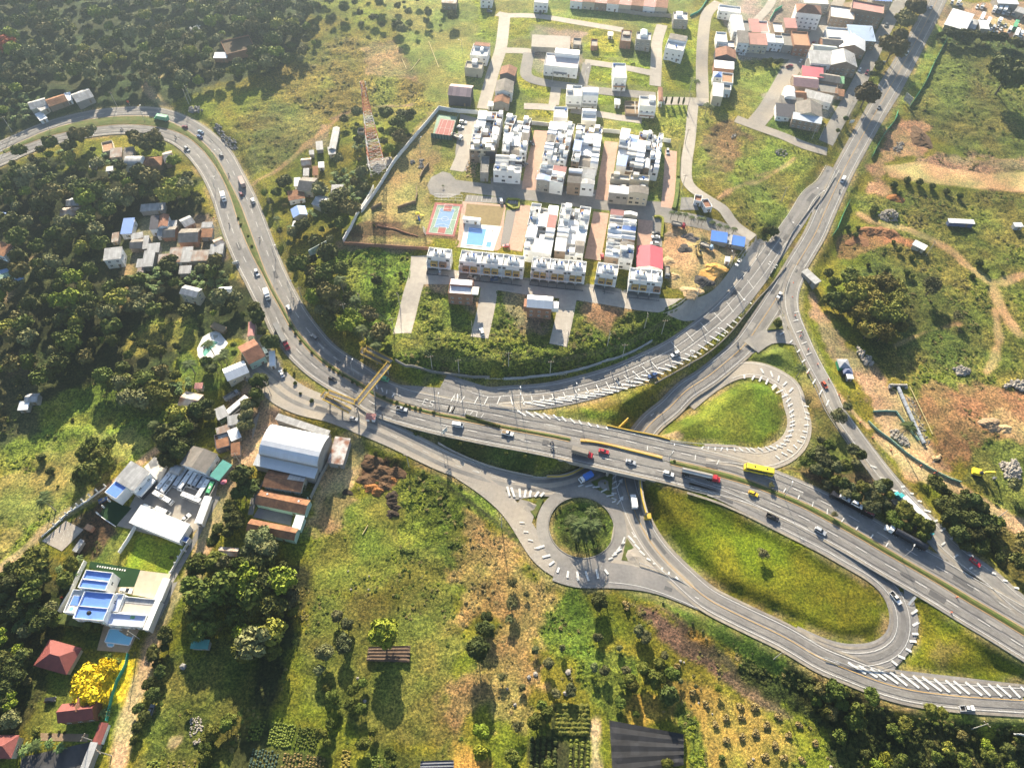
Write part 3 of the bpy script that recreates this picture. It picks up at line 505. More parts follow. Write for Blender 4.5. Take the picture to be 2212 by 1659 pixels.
# flat paved or floored areas: kind, outline, material, height of the sheet
PATCH=[('paved_area',P('12',1500,1355,1560,1370,1640,1460,1640,1530,1560,1560,1470,1565,1400,1530,1378,1465,1410,1400),asp3,.05),
 ('parking_area',P('12',1640,900,1775,935,1750,1060,1700,1350,1610,1350,1600,1200),cobble,.03),
 ('parking_area',P('22',1690,-10,2110,20,2100,65,1670,45),cobble,.03),('parking_area',P('23',1170,190,1240,195,1240,400,1160,390),cobble,.03),
 ('paving',P('22',1655,40,2000,70,1960,410,1930,430,1590,400,1620,330),brickpave,.02),('grass_plot',P('22',1690,60,1990,85,1950,250,1665,225),mat('dry_lawn',(.26,.2,.1),.95,.3),.05),
 ('grass_strip',P('22',2005,110,2085,110,2030,400,1955,390),cobble,.05),
 ('estate_road',P('22',1345,540,1640,590,2212,650)+P('23',640,700,640,760,0,690)+P('22',1380,660,1340,640),conc2,.03),('estate_road',P('23',640,690,1220,780,1215,830,640,760),conc2,.03),
 ('parking_bay',P('13',60,1385,240,1490,190,1500,60,1480) ,cobble,.03),('parking_bay',P('13',270,1440,725,1500,720,1580,250,1530),cobble,.04),('parking_bay',P('13',840,1530,1090,1570,1080,1640,820,1610),cobble,.04),('parking_bay',P('12',1880,1400,2140,1430,2110,1500,1880,1470),cobble,.04),
 ('yard',P('31',1220,620,1340,680,1260,830,1140,700),mat('tiled_terrace',(.64,.60,.54),.85,.2,.8,tile=(1.5,1.5,0,.1)),.5),
 ('bus_yard',P('31',1190,700,1330,690,1720,820,1690,1000,1560,1180,1480,1250,1430,1290,920,1160,1010,1030),mat('yard_concrete',(.36,.33,.29),.9,.3,.25,tile=(5,5,0,.12)),.04),
 ('turf_lawn',P('31',870,960,1040,1020,915,1160,780,1075),turf,.06),('slab',P('31',520,1120,660,1190,490,1360,330,1280),conc,.15),
 ('forecourt',P('41',950,80,1350,130,1250,330,860,260,920,130),mat('cream_concrete',(.56,.48,.36),.9,.2,.35,tile=(4.5,4.5,0,.12)),.1),('garden_path',P('41',715,30,1110,95,1060,230,880,230,910,130,700,80),turf,.14),
 ('pool_deck',P('41',820,530,1100,570,1010,750,765,730),mat('sandstone_deck',(.44,.32,.2),.85,.2,.6,tile=(.8,.8,0,.1)),.1),
 ('pavement',P('31',1690,920,1740,930,1440,1480,1340,1650,1290,1640,1500,1300),conc2,.05),('pavement',P('41',1350,200,1400,190,1320,370,1200,600,1140,580),conc2,.05),
 ('forecourt',P('41',320,1380,700,1390,690,1450,320,1440),dirt,.05),('old_tennis_court',P('41',170,1570,720,1450,700,1720,150,1720),mat('old_tarmac',(.075,.075,.08),.9,.35,.5,tile=(4,5,0,.25)),.06),
 ('pool_deck',P('22',1680,215,1965,240,1900,435,1640,405),mat('white_deck',(.66,.65,.62),.85,.1,.6,tile=(1,1,0,.06)),.1),
 ('sports_court',P('22',1440,50,1658,66,1592,322,1366,302),court_r,.09),('court_surface',P('22',1460,72,1636,84,1576,306,1392,288),court_g,.11),('court_surface',P('22',1484,98,1598,108,1546,258,1432,248),court_b,.13),
 ('court_surface',P('22',1516,68,1582,74,1566,124,1504,118),court_r,.15),('court_surface',P('22',1470,244,1532,250,1516,300,1456,295),court_r,.15),
 ('tennis_court',P('12',1462,905,1625,925,1575,1105,1418,1082),court_g,.09),('court_surface',P('12',1485,940,1600,955,1562,1100,1430,1078),court_r,.11),
 ('sports_court',P('21',-60,600,130,550,190,650,-60,760),court_b,.09),('court_surface',P('21',-60,640,100,585,140,645,-60,720),court_g,.11),
 ('pool_deck',P('21',1660,1075,1720,1060,1800,1160,1740,1240,1640,1300,1590,1300,1560,1260,1555,1200,1600,1110),mat('white_deck',(.6,)*3),.1),
 ('yard',P('21',1990,1110,2060,1080,2212,1330,2180,1350,2100,1280),conc,.05),('yard',P('32',0,330,60,260,0,480),conc,.05),
 ('roadside_paving',P('24',150,960,320,740,350,1000,330,1100,200,1180,60,1250,-20,1330,-60,1250),asp3,.06),('roadside_paving',P('33',360,930,540,860,700,860,840,900,900,1040,840,800,850,720,640,760,450,830,260,830,30,810,60,960,250,930),asp3,.03),
 ('roadside_paving',P('33',880,1010,1000,1060,1200,1300,1450,1540,1500,1660,1200,1590,930,1520,800,1500),asp2,.035),('gravel_verge',P('33',200,1170,260,1000,120,950,90,1000,130,1120),asp2,.03),
 ('roadside_paving',P('44',580,740,900,830,1180,880,2212,1000,2300,1010,2300,1100,1300,1040,900,920),asphalt,.03),('roadside_paving',P('44',1260,230,1340,290,1385,500,1370,620,1300,760,1190,880,1000,880,1100,800,1280,600,1290,400),asphalt,.035),
 ('roadside_paving',P('24',340,640,420,560,500,530,420,700,400,760,340,800),asp3,.03),('roadside_paving',P('44',700,-20,1000,30,1200,150,1300,250,1240,240,1000,100),asphalt,.035),
 ('roadside_paving',P('44',1500,-40,1800,60,2212,330,2300,430,2212,420,1850,190),asp3,.035),('roadside_paving',P('33',1450,560,1900,560,2000,640,1900,665,1650,630),asp2,.03),('roadside_paving',P('23',-60,1600,300,1560,1130,1480)+P('33',300,215,100,250,-60,240),asp2,.04),
 ('roadside_paving',P('14',800,1280,900,1100,960,1080,700,1660,520,1680,600,1500),asphalt,.03),('roadside_paving',P('32',900,30,1300,60,2212,120,2212,250,1500,180,1000,60),asphalt,.035),
 ('gate_apron',P('13',1390,1560,1480,1560,1530,1660,1380,1660),conc2,.05),('gravel_lot',P('14',750,30,900,100,1180,160,1180,100,1000,0),dirt,.05),
 ('yard',P('12',905,1300,960,1255,1100,1240,1105,1280,995,1380),conc,.08)]
for k,pts,m,h in PATCH:pad(pts)
# freeze the ground
rough_h=fbm(px,py,6.5,5,3)*1.3+np.abs(fbm(px,py,3.1,15,2))*.9-.2
GZ=GZ+tf*rough_h*1.3*np.clip((np.maximum(np.abs(px),0)<460)*1.,0,1);G2=GZ.reshape(XX.shape)
gm=bpy.data.meshes.new('ground');ny,nx=XX.shape
gm.vertices.add(NG);gm.vertices.foreach_set('co',np.stack([px,py,GZ],1).ravel())
q=np.arange(NG).reshape(ny,nx);fq=np.stack([q[:-1,:-1],q[:-1,1:],q[1:,1:],q[1:,:-1]],-1).reshape(-1,4);nf=len(fq)
gm.loops.add(nf*4);gm.loops.foreach_set('vertex_index',fq.ravel());gm.polygons.add(nf);gm.polygons.foreach_set('loop_start',np.arange(nf)*4)
gm.polygons.foreach_set('use_smooth',np.ones(nf,bool));gm.update(calc_edges=True);gm.validate()
ca=gm.color_attributes.new('Col','FLOAT_COLOR','POINT');ca.data.foreach_set('color',np.concatenate([np.clip(col,0,1),np.clip(tuft,0,1)[:,None]],1).ravel())
m=bpy.data.materials.new('grass_and_soil');m.use_nodes=True;n=m.node_tree.nodes;L=m.node_tree.links;b=n['Principled BSDF'];b.inputs['Roughness'].default_value=.95;b.inputs['Specular IOR Level'].default_value=.1
at_=n.new('ShaderNodeAttribute');at_.attribute_name='Col';tc=n.new('ShaderNodeTexCoord')
def nn(s,d=5,r=.65):
 z=n.new('ShaderNodeTexNoise');z.inputs['Scale'].default_value=s;z.inputs['Detail'].default_value=d;z.inputs['Roughness'].default_value=r;L.new(tc.outputs['Object'],z.inputs['Vector']);return z.outputs[0]
def rp(s,a,c,p0=.3,p1=.7):
 r=n.new('ShaderNodeValToRGB');r.color_ramp.elements[0].position=p0;r.color_ramp.elements[1].position=p1;r.color_ramp.elements[0].color=(*a,1);r.color_ramp.elements[1].color=(*c,1);L.new(s,r.inputs[0]);return r.outputs[0]
def mx(k,f,a,c):
 x=n.new('ShaderNodeMix');x.data_type='RGBA';x.blend_type=k
 (L.new(f,x.inputs[0]) if hasattr(f,'links') else setattr(x.inputs[0],'default_value',f));L.new(a,x.inputs[6]);L.new(c,x.inputs[7]);return x.outputs[2]
c1=mx('MULTIPLY',1.,at_.outputs['Color'],rp(nn(1.1),(.42,.47,.45),(1.4,1.34,1.15),.36,.64));c1=mx('MULTIPLY',1.,c1,rp(nn(.25,4),(.74,.78,.8),(1.18,1.12,1.05)))
c1=mx('MULTIPLY',at_.outputs['Alpha'],c1,rp(nn(.55,6,.75),(.28,.34,.34),(1.5,1.4,1.2),.4,.6));c1=mx('MULTIPLY',1.,c1,rp(nn(3.2,3),(.6,)*3,(1.35,)*3,.35,.65));L.new(c1,b.inputs['Base Color'])
bp=n.new('ShaderNodeBump');bp.inputs['Distance'].default_value=.9;L.new(nn(1.4,5,.7),bp.inputs['Height'])
ms=n.new('ShaderNodeMath');ms.operation='MULTIPLY_ADD';ms.inputs[1].default_value=.8;ms.inputs[2].default_value=.15;L.new(at_.outputs['Alpha'],ms.inputs[0]);L.new(ms.outputs[0],bp.inputs['Strength']);L.new(bp.outputs[0],b.inputs['Normal'])
gm.materials.append(m);go=bpy.data.objects.new('ground',gm);COL.objects.link(go);tag(go,kind='structure')
# roads, streets, paved sheets, markings
def strip(name,c,w,m,dz,kind='structure',drape=False,par=None,segs=None):
 l=ring(c,w,.5);r=ring(c,w,-.5);k=segs or (6 if drape else 1);V=[];Fc=[]
 for i in range(len(c)):
  for j in range(k+1):
   p=l[i]*(1-j/k)+r[i]*(j/k);z=(gz(p[0],p[1]) if drape else c[i,2])+dz;V.append((p[0],p[1],z))
 for i in range(len(c)-1):
  for j in range(k):a=i*(k+1)+j;Fc.append((a,a+1,a+k+2,a+k+1)[::-1])
 me=bpy.data.meshes.new(name);me.from_pydata(V,[],Fc);me.materials.append(m);me.update()
 if me.polygons and me.polygons[0].normal.z<0:me.flip_normals()
 o=bpy.data.objects.new(name,me);COL.objects.link(o)
 if kind:o['kind']=kind
 return o
roads_o=[]
for i,(name,c,w,m) in enumerate(ROADS):strip(name,c,w,m,.02+.012*i)
worn=mat('worn_asphalt',(.175,.168,.163),.85,.35,.35,.2,12,col2=(.25,.238,.222),s2=.05);dusty=mat('dusty_shoulder',(.34,.30,.24),.95,.35,.5,col2=(.24,.22,.2),s2=.12)
for c,os_ in ((cN,(-1.9,1.9)),(cS,(-1.9,1.9)),(cNER,(-2.,2.)),(cNEL,(3.1,-.8)),(cRGT,(1.,)),(cOVL,(.7,)),(cSIDE,(2.2,-2.))):
 for d in os_:strip('worn_lane',ring(c,1.,d),np.full(len(c),1.9),worn,.155)
for c,d in ((cN,4.75),(cS,-4.8),(cNER,5.2),(cNER,-5.2),(cOVL,-3.4),(cRGT,-3.3)):strip('dusty_shoulder',ring(c,1.,d),np.full(len(c),1.),dusty,.157)
r_=random.Random(3);pm=(MB(),MB())
for c,w in ((cN,4),(cS,4),(cNER,4),(cNEL,4),(cRGT,3),(cSIDE,3),(cSD3,2),(cOVL,2)):
 for k in range(len(c)//14):
  i=r_.randrange(len(c)-4);o=r_.uniform(-w,w-2.5);L_=r_.randrange(1,4);A=ring(c,1.,o)[[i,i+L_]];B_=ring(c,1.,o+r_.uniform(.8,2.6))[[i,i+L_]];pm[k % 2].quad(*[(*q[:2],q[2]+.17) for q in (A[0],A[1],B_[1],B_[0])])
for q,m in zip(pm,(mat('fresh_asphalt',(.11,.108,.11),.9,.3,.8),mat('faded_asphalt',(.29,.275,.255),.9,.3,.8))):tag(q.build('road_patch',m),kind='structure')
for i,(name,c,w,m) in enumerate(LN):strip(name,c,w,m,.05+.004*i,drape=True)
def patch(name,pts,m,dz,kind='structure',world=False,maxe=4.):
 g=pts if world else [on(p) for p in pts];bm=bmesh.new();f=bm.faces.new([bm.verts.new((p[0],p[1],0)) for p in g]);f.normal_update()
 if f.normal.z<0:f.normal_flip()
 bmesh.ops.triangulate(bm,faces=bm.faces[:])
 for _ in range(6):
  e=[x for x in bm.edges if x.calc_length()>maxe]
  if not e:break
  bmesh.ops.subdivide_edges(bm,edges=e,cuts=1);bmesh.ops.triangulate(bm,faces=[f for f in bm.faces if len(f.verts)>3])
 for v in bm.verts:v.co.z=gz(v.co.x,v.co.y)+dz
 me=bpy.data.meshes.new(name);bm.to_mesh(me);bm.free();me.materials.append(m);o=bpy.data.objects.new(name,me);COL.objects.link(o);o['kind']=kind
 return o
for i,(k,pts,m,h) in enumerate(PATCH):patch(k,pts,m,h+.0015*i+(.14 if k=='roadside_paving' or k=='gravel_verge' else 0))
MK={}
def mk(color):# markings collected per colour: painted lines are part of the setting
 return MK.setdefault(color,MB())
def road_z(p):
 """top of the road surface at a point"""
 b=None
 for i,(name,c,w,m) in enumerate(ROADS):
  j=near(c,p)
  if np.hypot(c[j,0]-p[0],c[j,1]-p[1])<w[j]/2+2:z=c[j,2]+.02+.012*i;b=z if b is None or abs(z-HINT[0])<abs(b-HINT[0]) else b
 return b if b is not None else gz(p[0],p[1])+.2
HINT=[0.]
def mline(c,width=.16,color='w',dash=None,dz=.26,zfix=True,a=0.,b=1.,hug=False):
 mb=mk(color);n=len(c);i0=int(a*(n-1));i1=int(b*(n-1));c=c[i0:i1+1]
 if dash:
  s=np.concatenate([[0],np.cumsum(np.linalg.norm(np.diff(c[:,:2],axis=0),axis=1))]);t=0.;
  while t+dash[0]<s[-1]:
   u=np.linspace(t,t+dash[0],3);seg=np.stack([np.interp(u,s,c[:,k]) for k in range(3)],1);_ms(mb,seg,width,dz);t+=dash[0]+dash[1]
 else:_ms(mb,c,width,dz)
def _ms(mb,c,width,dz):
 l=ring(c,width,.5);r=ring(c,width,-.5)
 for i in range(len(c)-1):mb.quad((*r[i][:2],r[i][2]+dz),(*r[i+1][:2],r[i+1][2]+dz),(*l[i+1][:2],l[i+1][2]+dz),(*l[i][:2],l[i][2]+dz))
def off(c,d):
 o=ring(c,1.,d);return o
def sub(c,p0,p1):
 i,j=near(c,at(p0,0)),near(c,at(p1,0));return c[min(i,j):max(i,j)+1]
LW=.2
for c,yl in ((cN,-1),(cS,1)):# left-hand (median) side is yellow
 mline(c,LW,'w',(4.5,7.5))
 # +offset = left of direction of travel along the list
mline(off(cN,4.1),LW,'w');mline(off(cS,-4.1),LW,'w')
mline(off(cNER,0.),LW,'y',a=.02);mline(off(cNER,4.1),LW,'w',a=.03);mline(off(cNER,-4.1),LW,'w',a=.03)
mline(off(cNEL,5.2),LW,'w',a=.1);mline(off(cNEL,1.2),LW,'w',a=.05,b=.75);mline(off(cNEL,-2.8),LW,'w',a=.1)
mline(off(cOVL,3.),LW,'w',b=.98);mline(off(cOVL,-1.6),LW,'w',a=.3,b=.98);mline(off(cDROP,3.6),LW,'w',a=.25);mline(off(cDROP,-3.0),LW,'w',a=.2)
mline(off(cRGT,3.6),LW,'w');mline(off(cRGT,-2.2),LW,'w');mline(off(cSIDE,4.2),LW,'w',a=.35,b=.9);mline(off(cSIDE,0),LW*.8,'w',(3,5),a=.3,b=.75);mline(off(cSD3,-3),LW,'w',a=.4)
def bars(edgeA,edgeB,n,w=.9,color='w',z=0.,skew=0.,t0=0.,t1=1.,dz=.19):
 w*=.9;dz+=.08
 """painted bars between two edges given in the picture, n of them"""
 A=curve([at(p,z if np.isscalar(z) else z[0]) for p in edgeA],1.);B=curve([at(p,z if np.isscalar(z) else z[0]) for p in edgeB],1.);mb=mk(color)
 for k in range(n):
  t=t0+(t1-t0)*(k+.5)/n;u=min(max(t+skew,0),1);a=A[int(t*(len(A)-1))];b=B[int(u*(len(B)-1))]
  d=b-a;l=np.hypot(d[0],d[1])
  if l<.5:continue
  s=np.array([-d[1],d[0],0])/l*w/2;za=road_z(a)+dz;zb=road_z(b)+dz
  q=[(a-s),(b-s),(b+s),(a+s)];mb.quad((*q[0][:2],za),(*q[1][:2],zb),(*q[2][:2],zb),(*q[3][:2],za))
# hatched tapers between the two branches
bars(P('23',100,1625,400,1590,700,1540,1000,1440,1300,1310,1500,1190,1700,1040,1870,935),P('23',300,1660,600,1600,900,1540,1150,1450,1380,1340,1600,1210,1780,1060,1880,945),30,.8)
bars(P('32',1560,130,1780,145,2212,140)+P('23',300,1570,620,1515,880,1435,1200,1290),P('32',1530,180,1750,200,2212,210)+P('23',300,1620,650,1570,930,1500,1250,1350),20,.5)
bars(P('23',1250,1190,1500,1030,1750,840,1950,620),P('23',1320,1250,1560,1100,1820,900,2000,690),7,.4)
bars(P('33',60,245,400,290,850,395),P('33',130,290,420,330,830,405),11,.8,skew=.03)
bars(P('33',1550,535,1750,545,1950,545,2100,530)+P('34',290,510,360,400,370,280,320,150,200,60),P('33',1530,552,1700,570,1950,575,2120,560)+P('34',340,520,400,400,405,280,370,130,240,20),26,.65)
bars(P('34',520,200,525,330,490,460,400,570,260,650),P('34',480,190,485,330,450,450,370,540,220,620),11,.65);bars(P('24',0,1410,150,1450,260,1520),P('24',0,1380,170,1410,290,1490),5,.9);bars(P('24',110,1330,240,1370,350,1450,430,1540),P('24',150,1370,240,1410,320,1480,390,1560),5,.9)
bars(P('44',1330,300,1380,480,1380,600,1330,740,1190,870),P('44',1290,350,1330,490,1330,600,1270,730,1140,830),8,1.,z=-2)
bars(P('44',800,820,980,870,1180,905,1500,955,1800,985,2230,1020),P('44',920,900,1080,950,1250,1000,1540,1050,1880,1085,2300,1110),17,1.,z=-3,skew=.02)
bars(P('34',1210,830,1360,950,1500,1150,1680,1310,1830,1440,2000,1560,2200,1690),P('34',1240,820,1420,985,1560,1150,1740,1320,1880,1470,2040,1570,2240,1700),13,.9)
bars(P('34',960,640,1160,880,1400,1140,1640,1390,1860,1560),P('34',1010,660,1190,860,1440,1130,1670,1370,1880,1550),9,.7);bars(P('24',250,1060,400,1200,520,1440,680,1700),P('24',300,1050,430,1190,560,1430,700,1650),8,.7)
bars(P('24',440,880,440,1010,560,1290),P('24',405,890,400,1020,520,1310),5,.5)
HINT[0]=-6
bars(P('33',0,855,100,870,350,905),P('33',20,930,120,940,300,930),7,1.1,z=-6);bars(P('33',240,1320,320,1440,430,1540,560,1590,700,1590,850,1525),P('33',300,1300,390,1440,460,1510,610,1520,700,1505,830,1505),9,1.,z=-6)
bars(P('33',560,850,690,860,800,930,870,1010),P('33',600,835,710,845,850,900,880,1000),6,.7,z=-6);bars(P('33',880,740,880,990),P('33',840,780,840,960),5,.7,z=-6);bars(P('33',945,1230,930,1330,820,1440),P('33',915,1330,880,1360,800,1440),5,.7,z=-6)
bars(P('33',960,1220,1100,1400,1250,1520,1400,1610),P('33',1010,1280,1130,1420,1260,1500,1380,1590),8,.8,z=-5.8);bars(P('33',100,1100,180,1270,270,1380),P('33',140,1100,210,1260,300,1370),4,.5,z=-6)
# crossing-width bars across the curving approach lanes
HINT[0]=0
bars(P('22',900,1460,1150,1570),P('22',930,1490,1130,1600),5,.6);bars(P('34',280,840,720,1060,1220,1340),P('34',260,870,700,1090,1200,1370),8,.5)
bars(P('33',1050,515,1620,625,1750,655),P('33',1045,550,1600,665,1735,690),4,.4)
def arrow(p,q,z=0.,s=1.):
 a=at(p,z);b=at(q,z);d=b-a;l=np.hypot(*d[:2]);u=d/l;v=np.array([-u[1],u[0],0]);zz=road_z(a)+.2;mb=mk('w')
 f=lambda x,y:(*(a+u*x+v*y)[:2],zz)
 mb.quad(f(0,-.12*s),f(l*.6,-.12*s),f(l*.6,.12*s),f(0,.12*s));mb.quad(f(l*.6,-.5*s),f(l,0),f(l*.6,.5*s))
HINT[0]=-6;arrow(P('33',885,990)[0],P('33',935,925)[0],-6,2.2);arrow(P('33',880,860)[0],P('33',930,785)[0],-6,2);arrow(P('43',1500,305)[0],P('43',1590,345)[0],-4,1.2);arrow(P('33',1000,1210)[0],P('33',1035,1255)[0],-6,1.5)
HINT[0]=0;arrow(P('34',310,75)[0],P('34',350,130)[0],0,1.2);arrow(P('34',1240,850)[0],P('34',1270,900)[0],0,1.);arrow(P('32',1790,735)[0],P('32',1710,710)[0],-4,1.);arrow(P('33',1175,270)[0],P('33',1150,290)[0],-5,1.)
# "ES" painted on the carriageway, read along the road, and the worn hatch boxes
def glyph(ch,o,u,v,s):
 SEG={'E':[(0,0,0,2),(0,0,1,0),(0,1,.8,1),(0,2,1,2)],'S':[(0,0,1,0),(1,0,1,1),(0,1,1,1),(0,1,0,2),(0,2,1,2)]}[ch]
 for x0,y0,x1,y1 in SEG:
  a=o+u*x0*s+v*y0*s;b=o+u*x1*s+v*y1*s;d=b-a;d/=np.linalg.norm(d);w=np.array([-d[1],d[0],0])*.15;a=a-d*.15;b=b+d*.2;mk('w').quad(*[(*q[:2],.28) for q in (a-w,b-w,b+w,a+w)])
_o=at(P('32',1338,205)[0]);_e=at(P('32',1420,225)[0]);_u=(_e-_o)/np.linalg.norm(_e-_o);_v=np.array([-_u[1],_u[0],0]);glyph('E',_o+_u*.2,_u,_v,1.5);glyph('S',_o+_u*3.3,_u,_v,1.5)
for (a,b,cc,d) in (P('32',1555,215,1620,228,1590,275,1540,258),P('32',1600,118,1655,125,1640,190,1590,180)):
 for t in np.linspace(.08,.92,5):bars([a,b],[d,cc],1,.55,t0=t-.02,t1=t+.02)
bars(P('32',1670,240,1860,285),P('32',1655,285,1840,315),4,.3)
# court, bay and pool-side lines
def wl(p,q,w=.12,color='w',h=.2):
 a=on(p);b=on(q);n_=max(1,int(np.linalg.norm((b-a)[:2])/3));c=np.array([a*(1-t)+b*t for t in np.linspace(0,1,n_+1)])
 for v in c:v[2]=gz(v[0],v[1])
 _ms(mk(color),c,w,h)
def loop(pts,**k):
 for i in range(len(pts)):wl(pts[i],pts[(i+1) % len(pts)],**k)
for q_ in (P('22',1484,98,1598,108,1546,258,1432,248),P('22',1460,72,1636,84,1576,306,1392,288),P('22',1516,68,1582,74,1566,124,1504,118),P('22',1470,244,1532,250,1516,300,1456,295)):loop(q_,h=.3,w=.18)
wl(*P('22',1410,178,1612,192),h=.3,w=.18)
def arc(c_,r,a0,a1,h=.3,w=.16):
 o=on(c_);t=np.linspace(a0,a1,20);c=np.stack([o[0]+r*np.cos(t),o[1]+r*np.sin(t),np.full(20,o[2])],1);_ms(mk('w'),c,w,h)
arc(P('22',1518,183)[0],1.8,0,6.283);arc(P('22',1550,95)[0],5.5,math.pi,2*math.pi);arc(P('22',1490,280)[0],5.5,0,math.pi)
for q_ in (P('12',1488,945,1595,958,1557,1092,1440,1072),P('12',1506,950,1577,957,1540,1088,1460,1075),):loop(q_,h=.28)
wl(*P('12',1465,1010,1578,1025),h=.28);wl(*P('12',1541,953,1500,1082),h=.28)
loop(P('21',-60,640,100,585,140,645,-60,720),h=.28);arc(P('21',20,672)[0],2.5,0,6.283,h=.28)
for k in range(11):wl(P('22',1700+k*38,-5+k*3.5)[0],P('22',1690+k*38,35+k*2.5)[0],h=.2,w=.14)
for k in range(12):t=k/11;wl(P('41',775+t*215,62+t*32)[0],P('41',770+t*215,76+t*32)[0],h=.3,w=.55)
# kerbs: real steps along the islands and the estate street
def kerb(c,h=.16,w=.35,m=conc2):
 l=ring(c,w,.5);r=ring(c,w,-.5);mb=MB()
 for i in range(len(c)-1):
  z0,z1=c[i,2],c[i+1,2];A,B,C,D=r[i],r[i+1],l[i+1],l[i]
  mb.quad((*A[:2],z0+h),(*B[:2],z1+h),(*C[:2],z1+h),(*D[:2],z0+h));mb.quad((*A[:2],z0-.4),(*B[:2],z1-.4),(*B[:2],z1+h),(*A[:2],z0+h));mb.quad((*C[:2],z1-.4),(*D[:2],z0-.4),(*D[:2],z0+h),(*C[:2],z1+h))
 o=mb.build('kerb',m);o['kind']='structure';return o
for c,d in ((cN,5.2),(cS,-5.3),(cOVL,4.9),(cRGT,-4.9)):kerb(off(c,d))
_k=np.stack([rcx[0]+(r_in-.3)*np.cos(_t),rcx[1]+(r_in-.3)*np.sin(_t),np.full(97,-6.)],1);kerb(_k,.3)
def isl(name,cc,z,m,h=.22):
 """raised traffic island with a kerb face"""
 g=[at(p,z) for p in cc];g=[(p[0],p[1]) for p in curve(g+[g[0]],1.5)[:-1,:2]] if len(cc)>5 else [(p[0],p[1]) for p in g];mb=MB();mb.prism(g,z-.5,z+h);return tag(mb.build(name,m),kind='structure')
gtop=mat('island_grass',(.085,.125,.022),.95,.4,.8,.8,5,col2=(.14,.14,.04),s2=.3)
isl('traffic_island',P('33',125,945,305,955,240,1100),-6,gtop,.35);isl('traffic_island',P('33',680,815,850,745,840,920,760,900),-6.2,gtop,.4);isl('traffic_island',P('33',960,1255,1055,1390,1030,1455,920,1430),-6,gtop,.35)
isl('traffic_island',P('24',185,1065,240,985,280,960,310,1055),-.9,gtop,1.2)
# grassed median between the two carriageways
YL=([],[])
def median(a,b,w,name='median_strip'):
 YL[0].clear();YL[1].clear()
 i0=near(cN,at(a));i1=near(cN,at(b));V=[];mb=MB();n_=cN[i0:i1+1];prev=None
 for p in n_:
  j=near(cS,p);q=cS[j];d=q-p;l=np.hypot(*d[:2]);u=d/l;k=min(4.75,l/2-.6);A=p+u*k;B=q-u*k;YL[0].append(A-u*.45);YL[1].append(B+u*.45)
  if l<7:prev=None;continue
  cur=(A,(A+B)/2,B)
  if prev is not None:
   for s in (0,1):
    h0=(.24,.45)[s];h1=(.45,.24)[s]
    mb.quad((*prev[s][:2],h0),(*prev[s+1][:2],h1),(*cur[s+1][:2],h1),(*cur[s][:2],h0))
  prev=cur
 o=mb.build(name,gtop);o.data.flip_normals() if o.data.polygons and o.data.polygons[0].normal.z<0 else None;[_ms(mk('y'),np.array(y),LW,.2) for y in YL];return tag(o,kind='structure')
median(P('11',0,1160)[0],P('33',560,410)[0],1);median(P('33',1300,570)[0],P('44',2300,520)[0],1)
for color,m in (('w',paint),('y',ypaint)):
 o=MK[color].build('road_markings',m);o['kind']='structure'
# BUILDINGS
def frame(pts,h):
 """roof corners TL, TR, BR in the picture, h metres above ground -> centre, ground z, width, depth, angle"""
 c=((pts[0][0]+pts[2][0])/2,(pts[0][1]+pts[2][1])/2);z=0.
 for _ in range(7):g=at(c,z+h);z=gz(g[0],g[1])
 a,b,d=[at(p,z+h)[:2] for p in pts[:3]];u=b-a;W=np.hypot(*u);u=u/W;nrm=np.array([u[1],-u[0]]);D=max(1.2,abs((d-b)@nrm))
 s=1 if (d-b)@nrm>0 else -1;cc=(a+b)/2+nrm*s*D/2
 z=gz(cc[0],cc[1])
 return cc,z,W,D,math.atan2(u[1],u[0])
WIN={}
def window_mesh(w,h,fm,gm=None):
 k=(round(w,1),round(h,1),fm.name)
 if k not in WIN:
  mb=MB();w,h=k[0],k[1];mb.box(-w/2,-.06,0,w/2,.05,h);mb.k=1
  for s in (-1,1):mb.box(s*w/4-(w/4-.09),-.075,.09,s*w/4+(w/4-.09),.0,h-.09)
  WIN[k]=mb.mesh('window',[fm,gm or glass])
 return WIN[k]
DOORM={}
def door_mesh(w,h,m):
 k=(round(w,1),h,m.name)
 if k not in DOORM:mb=MB();mb.box(-w/2,-.07,0,w/2,.05,h);DOORM[k]=mb.mesh('door',m)
 return DOORM[k]
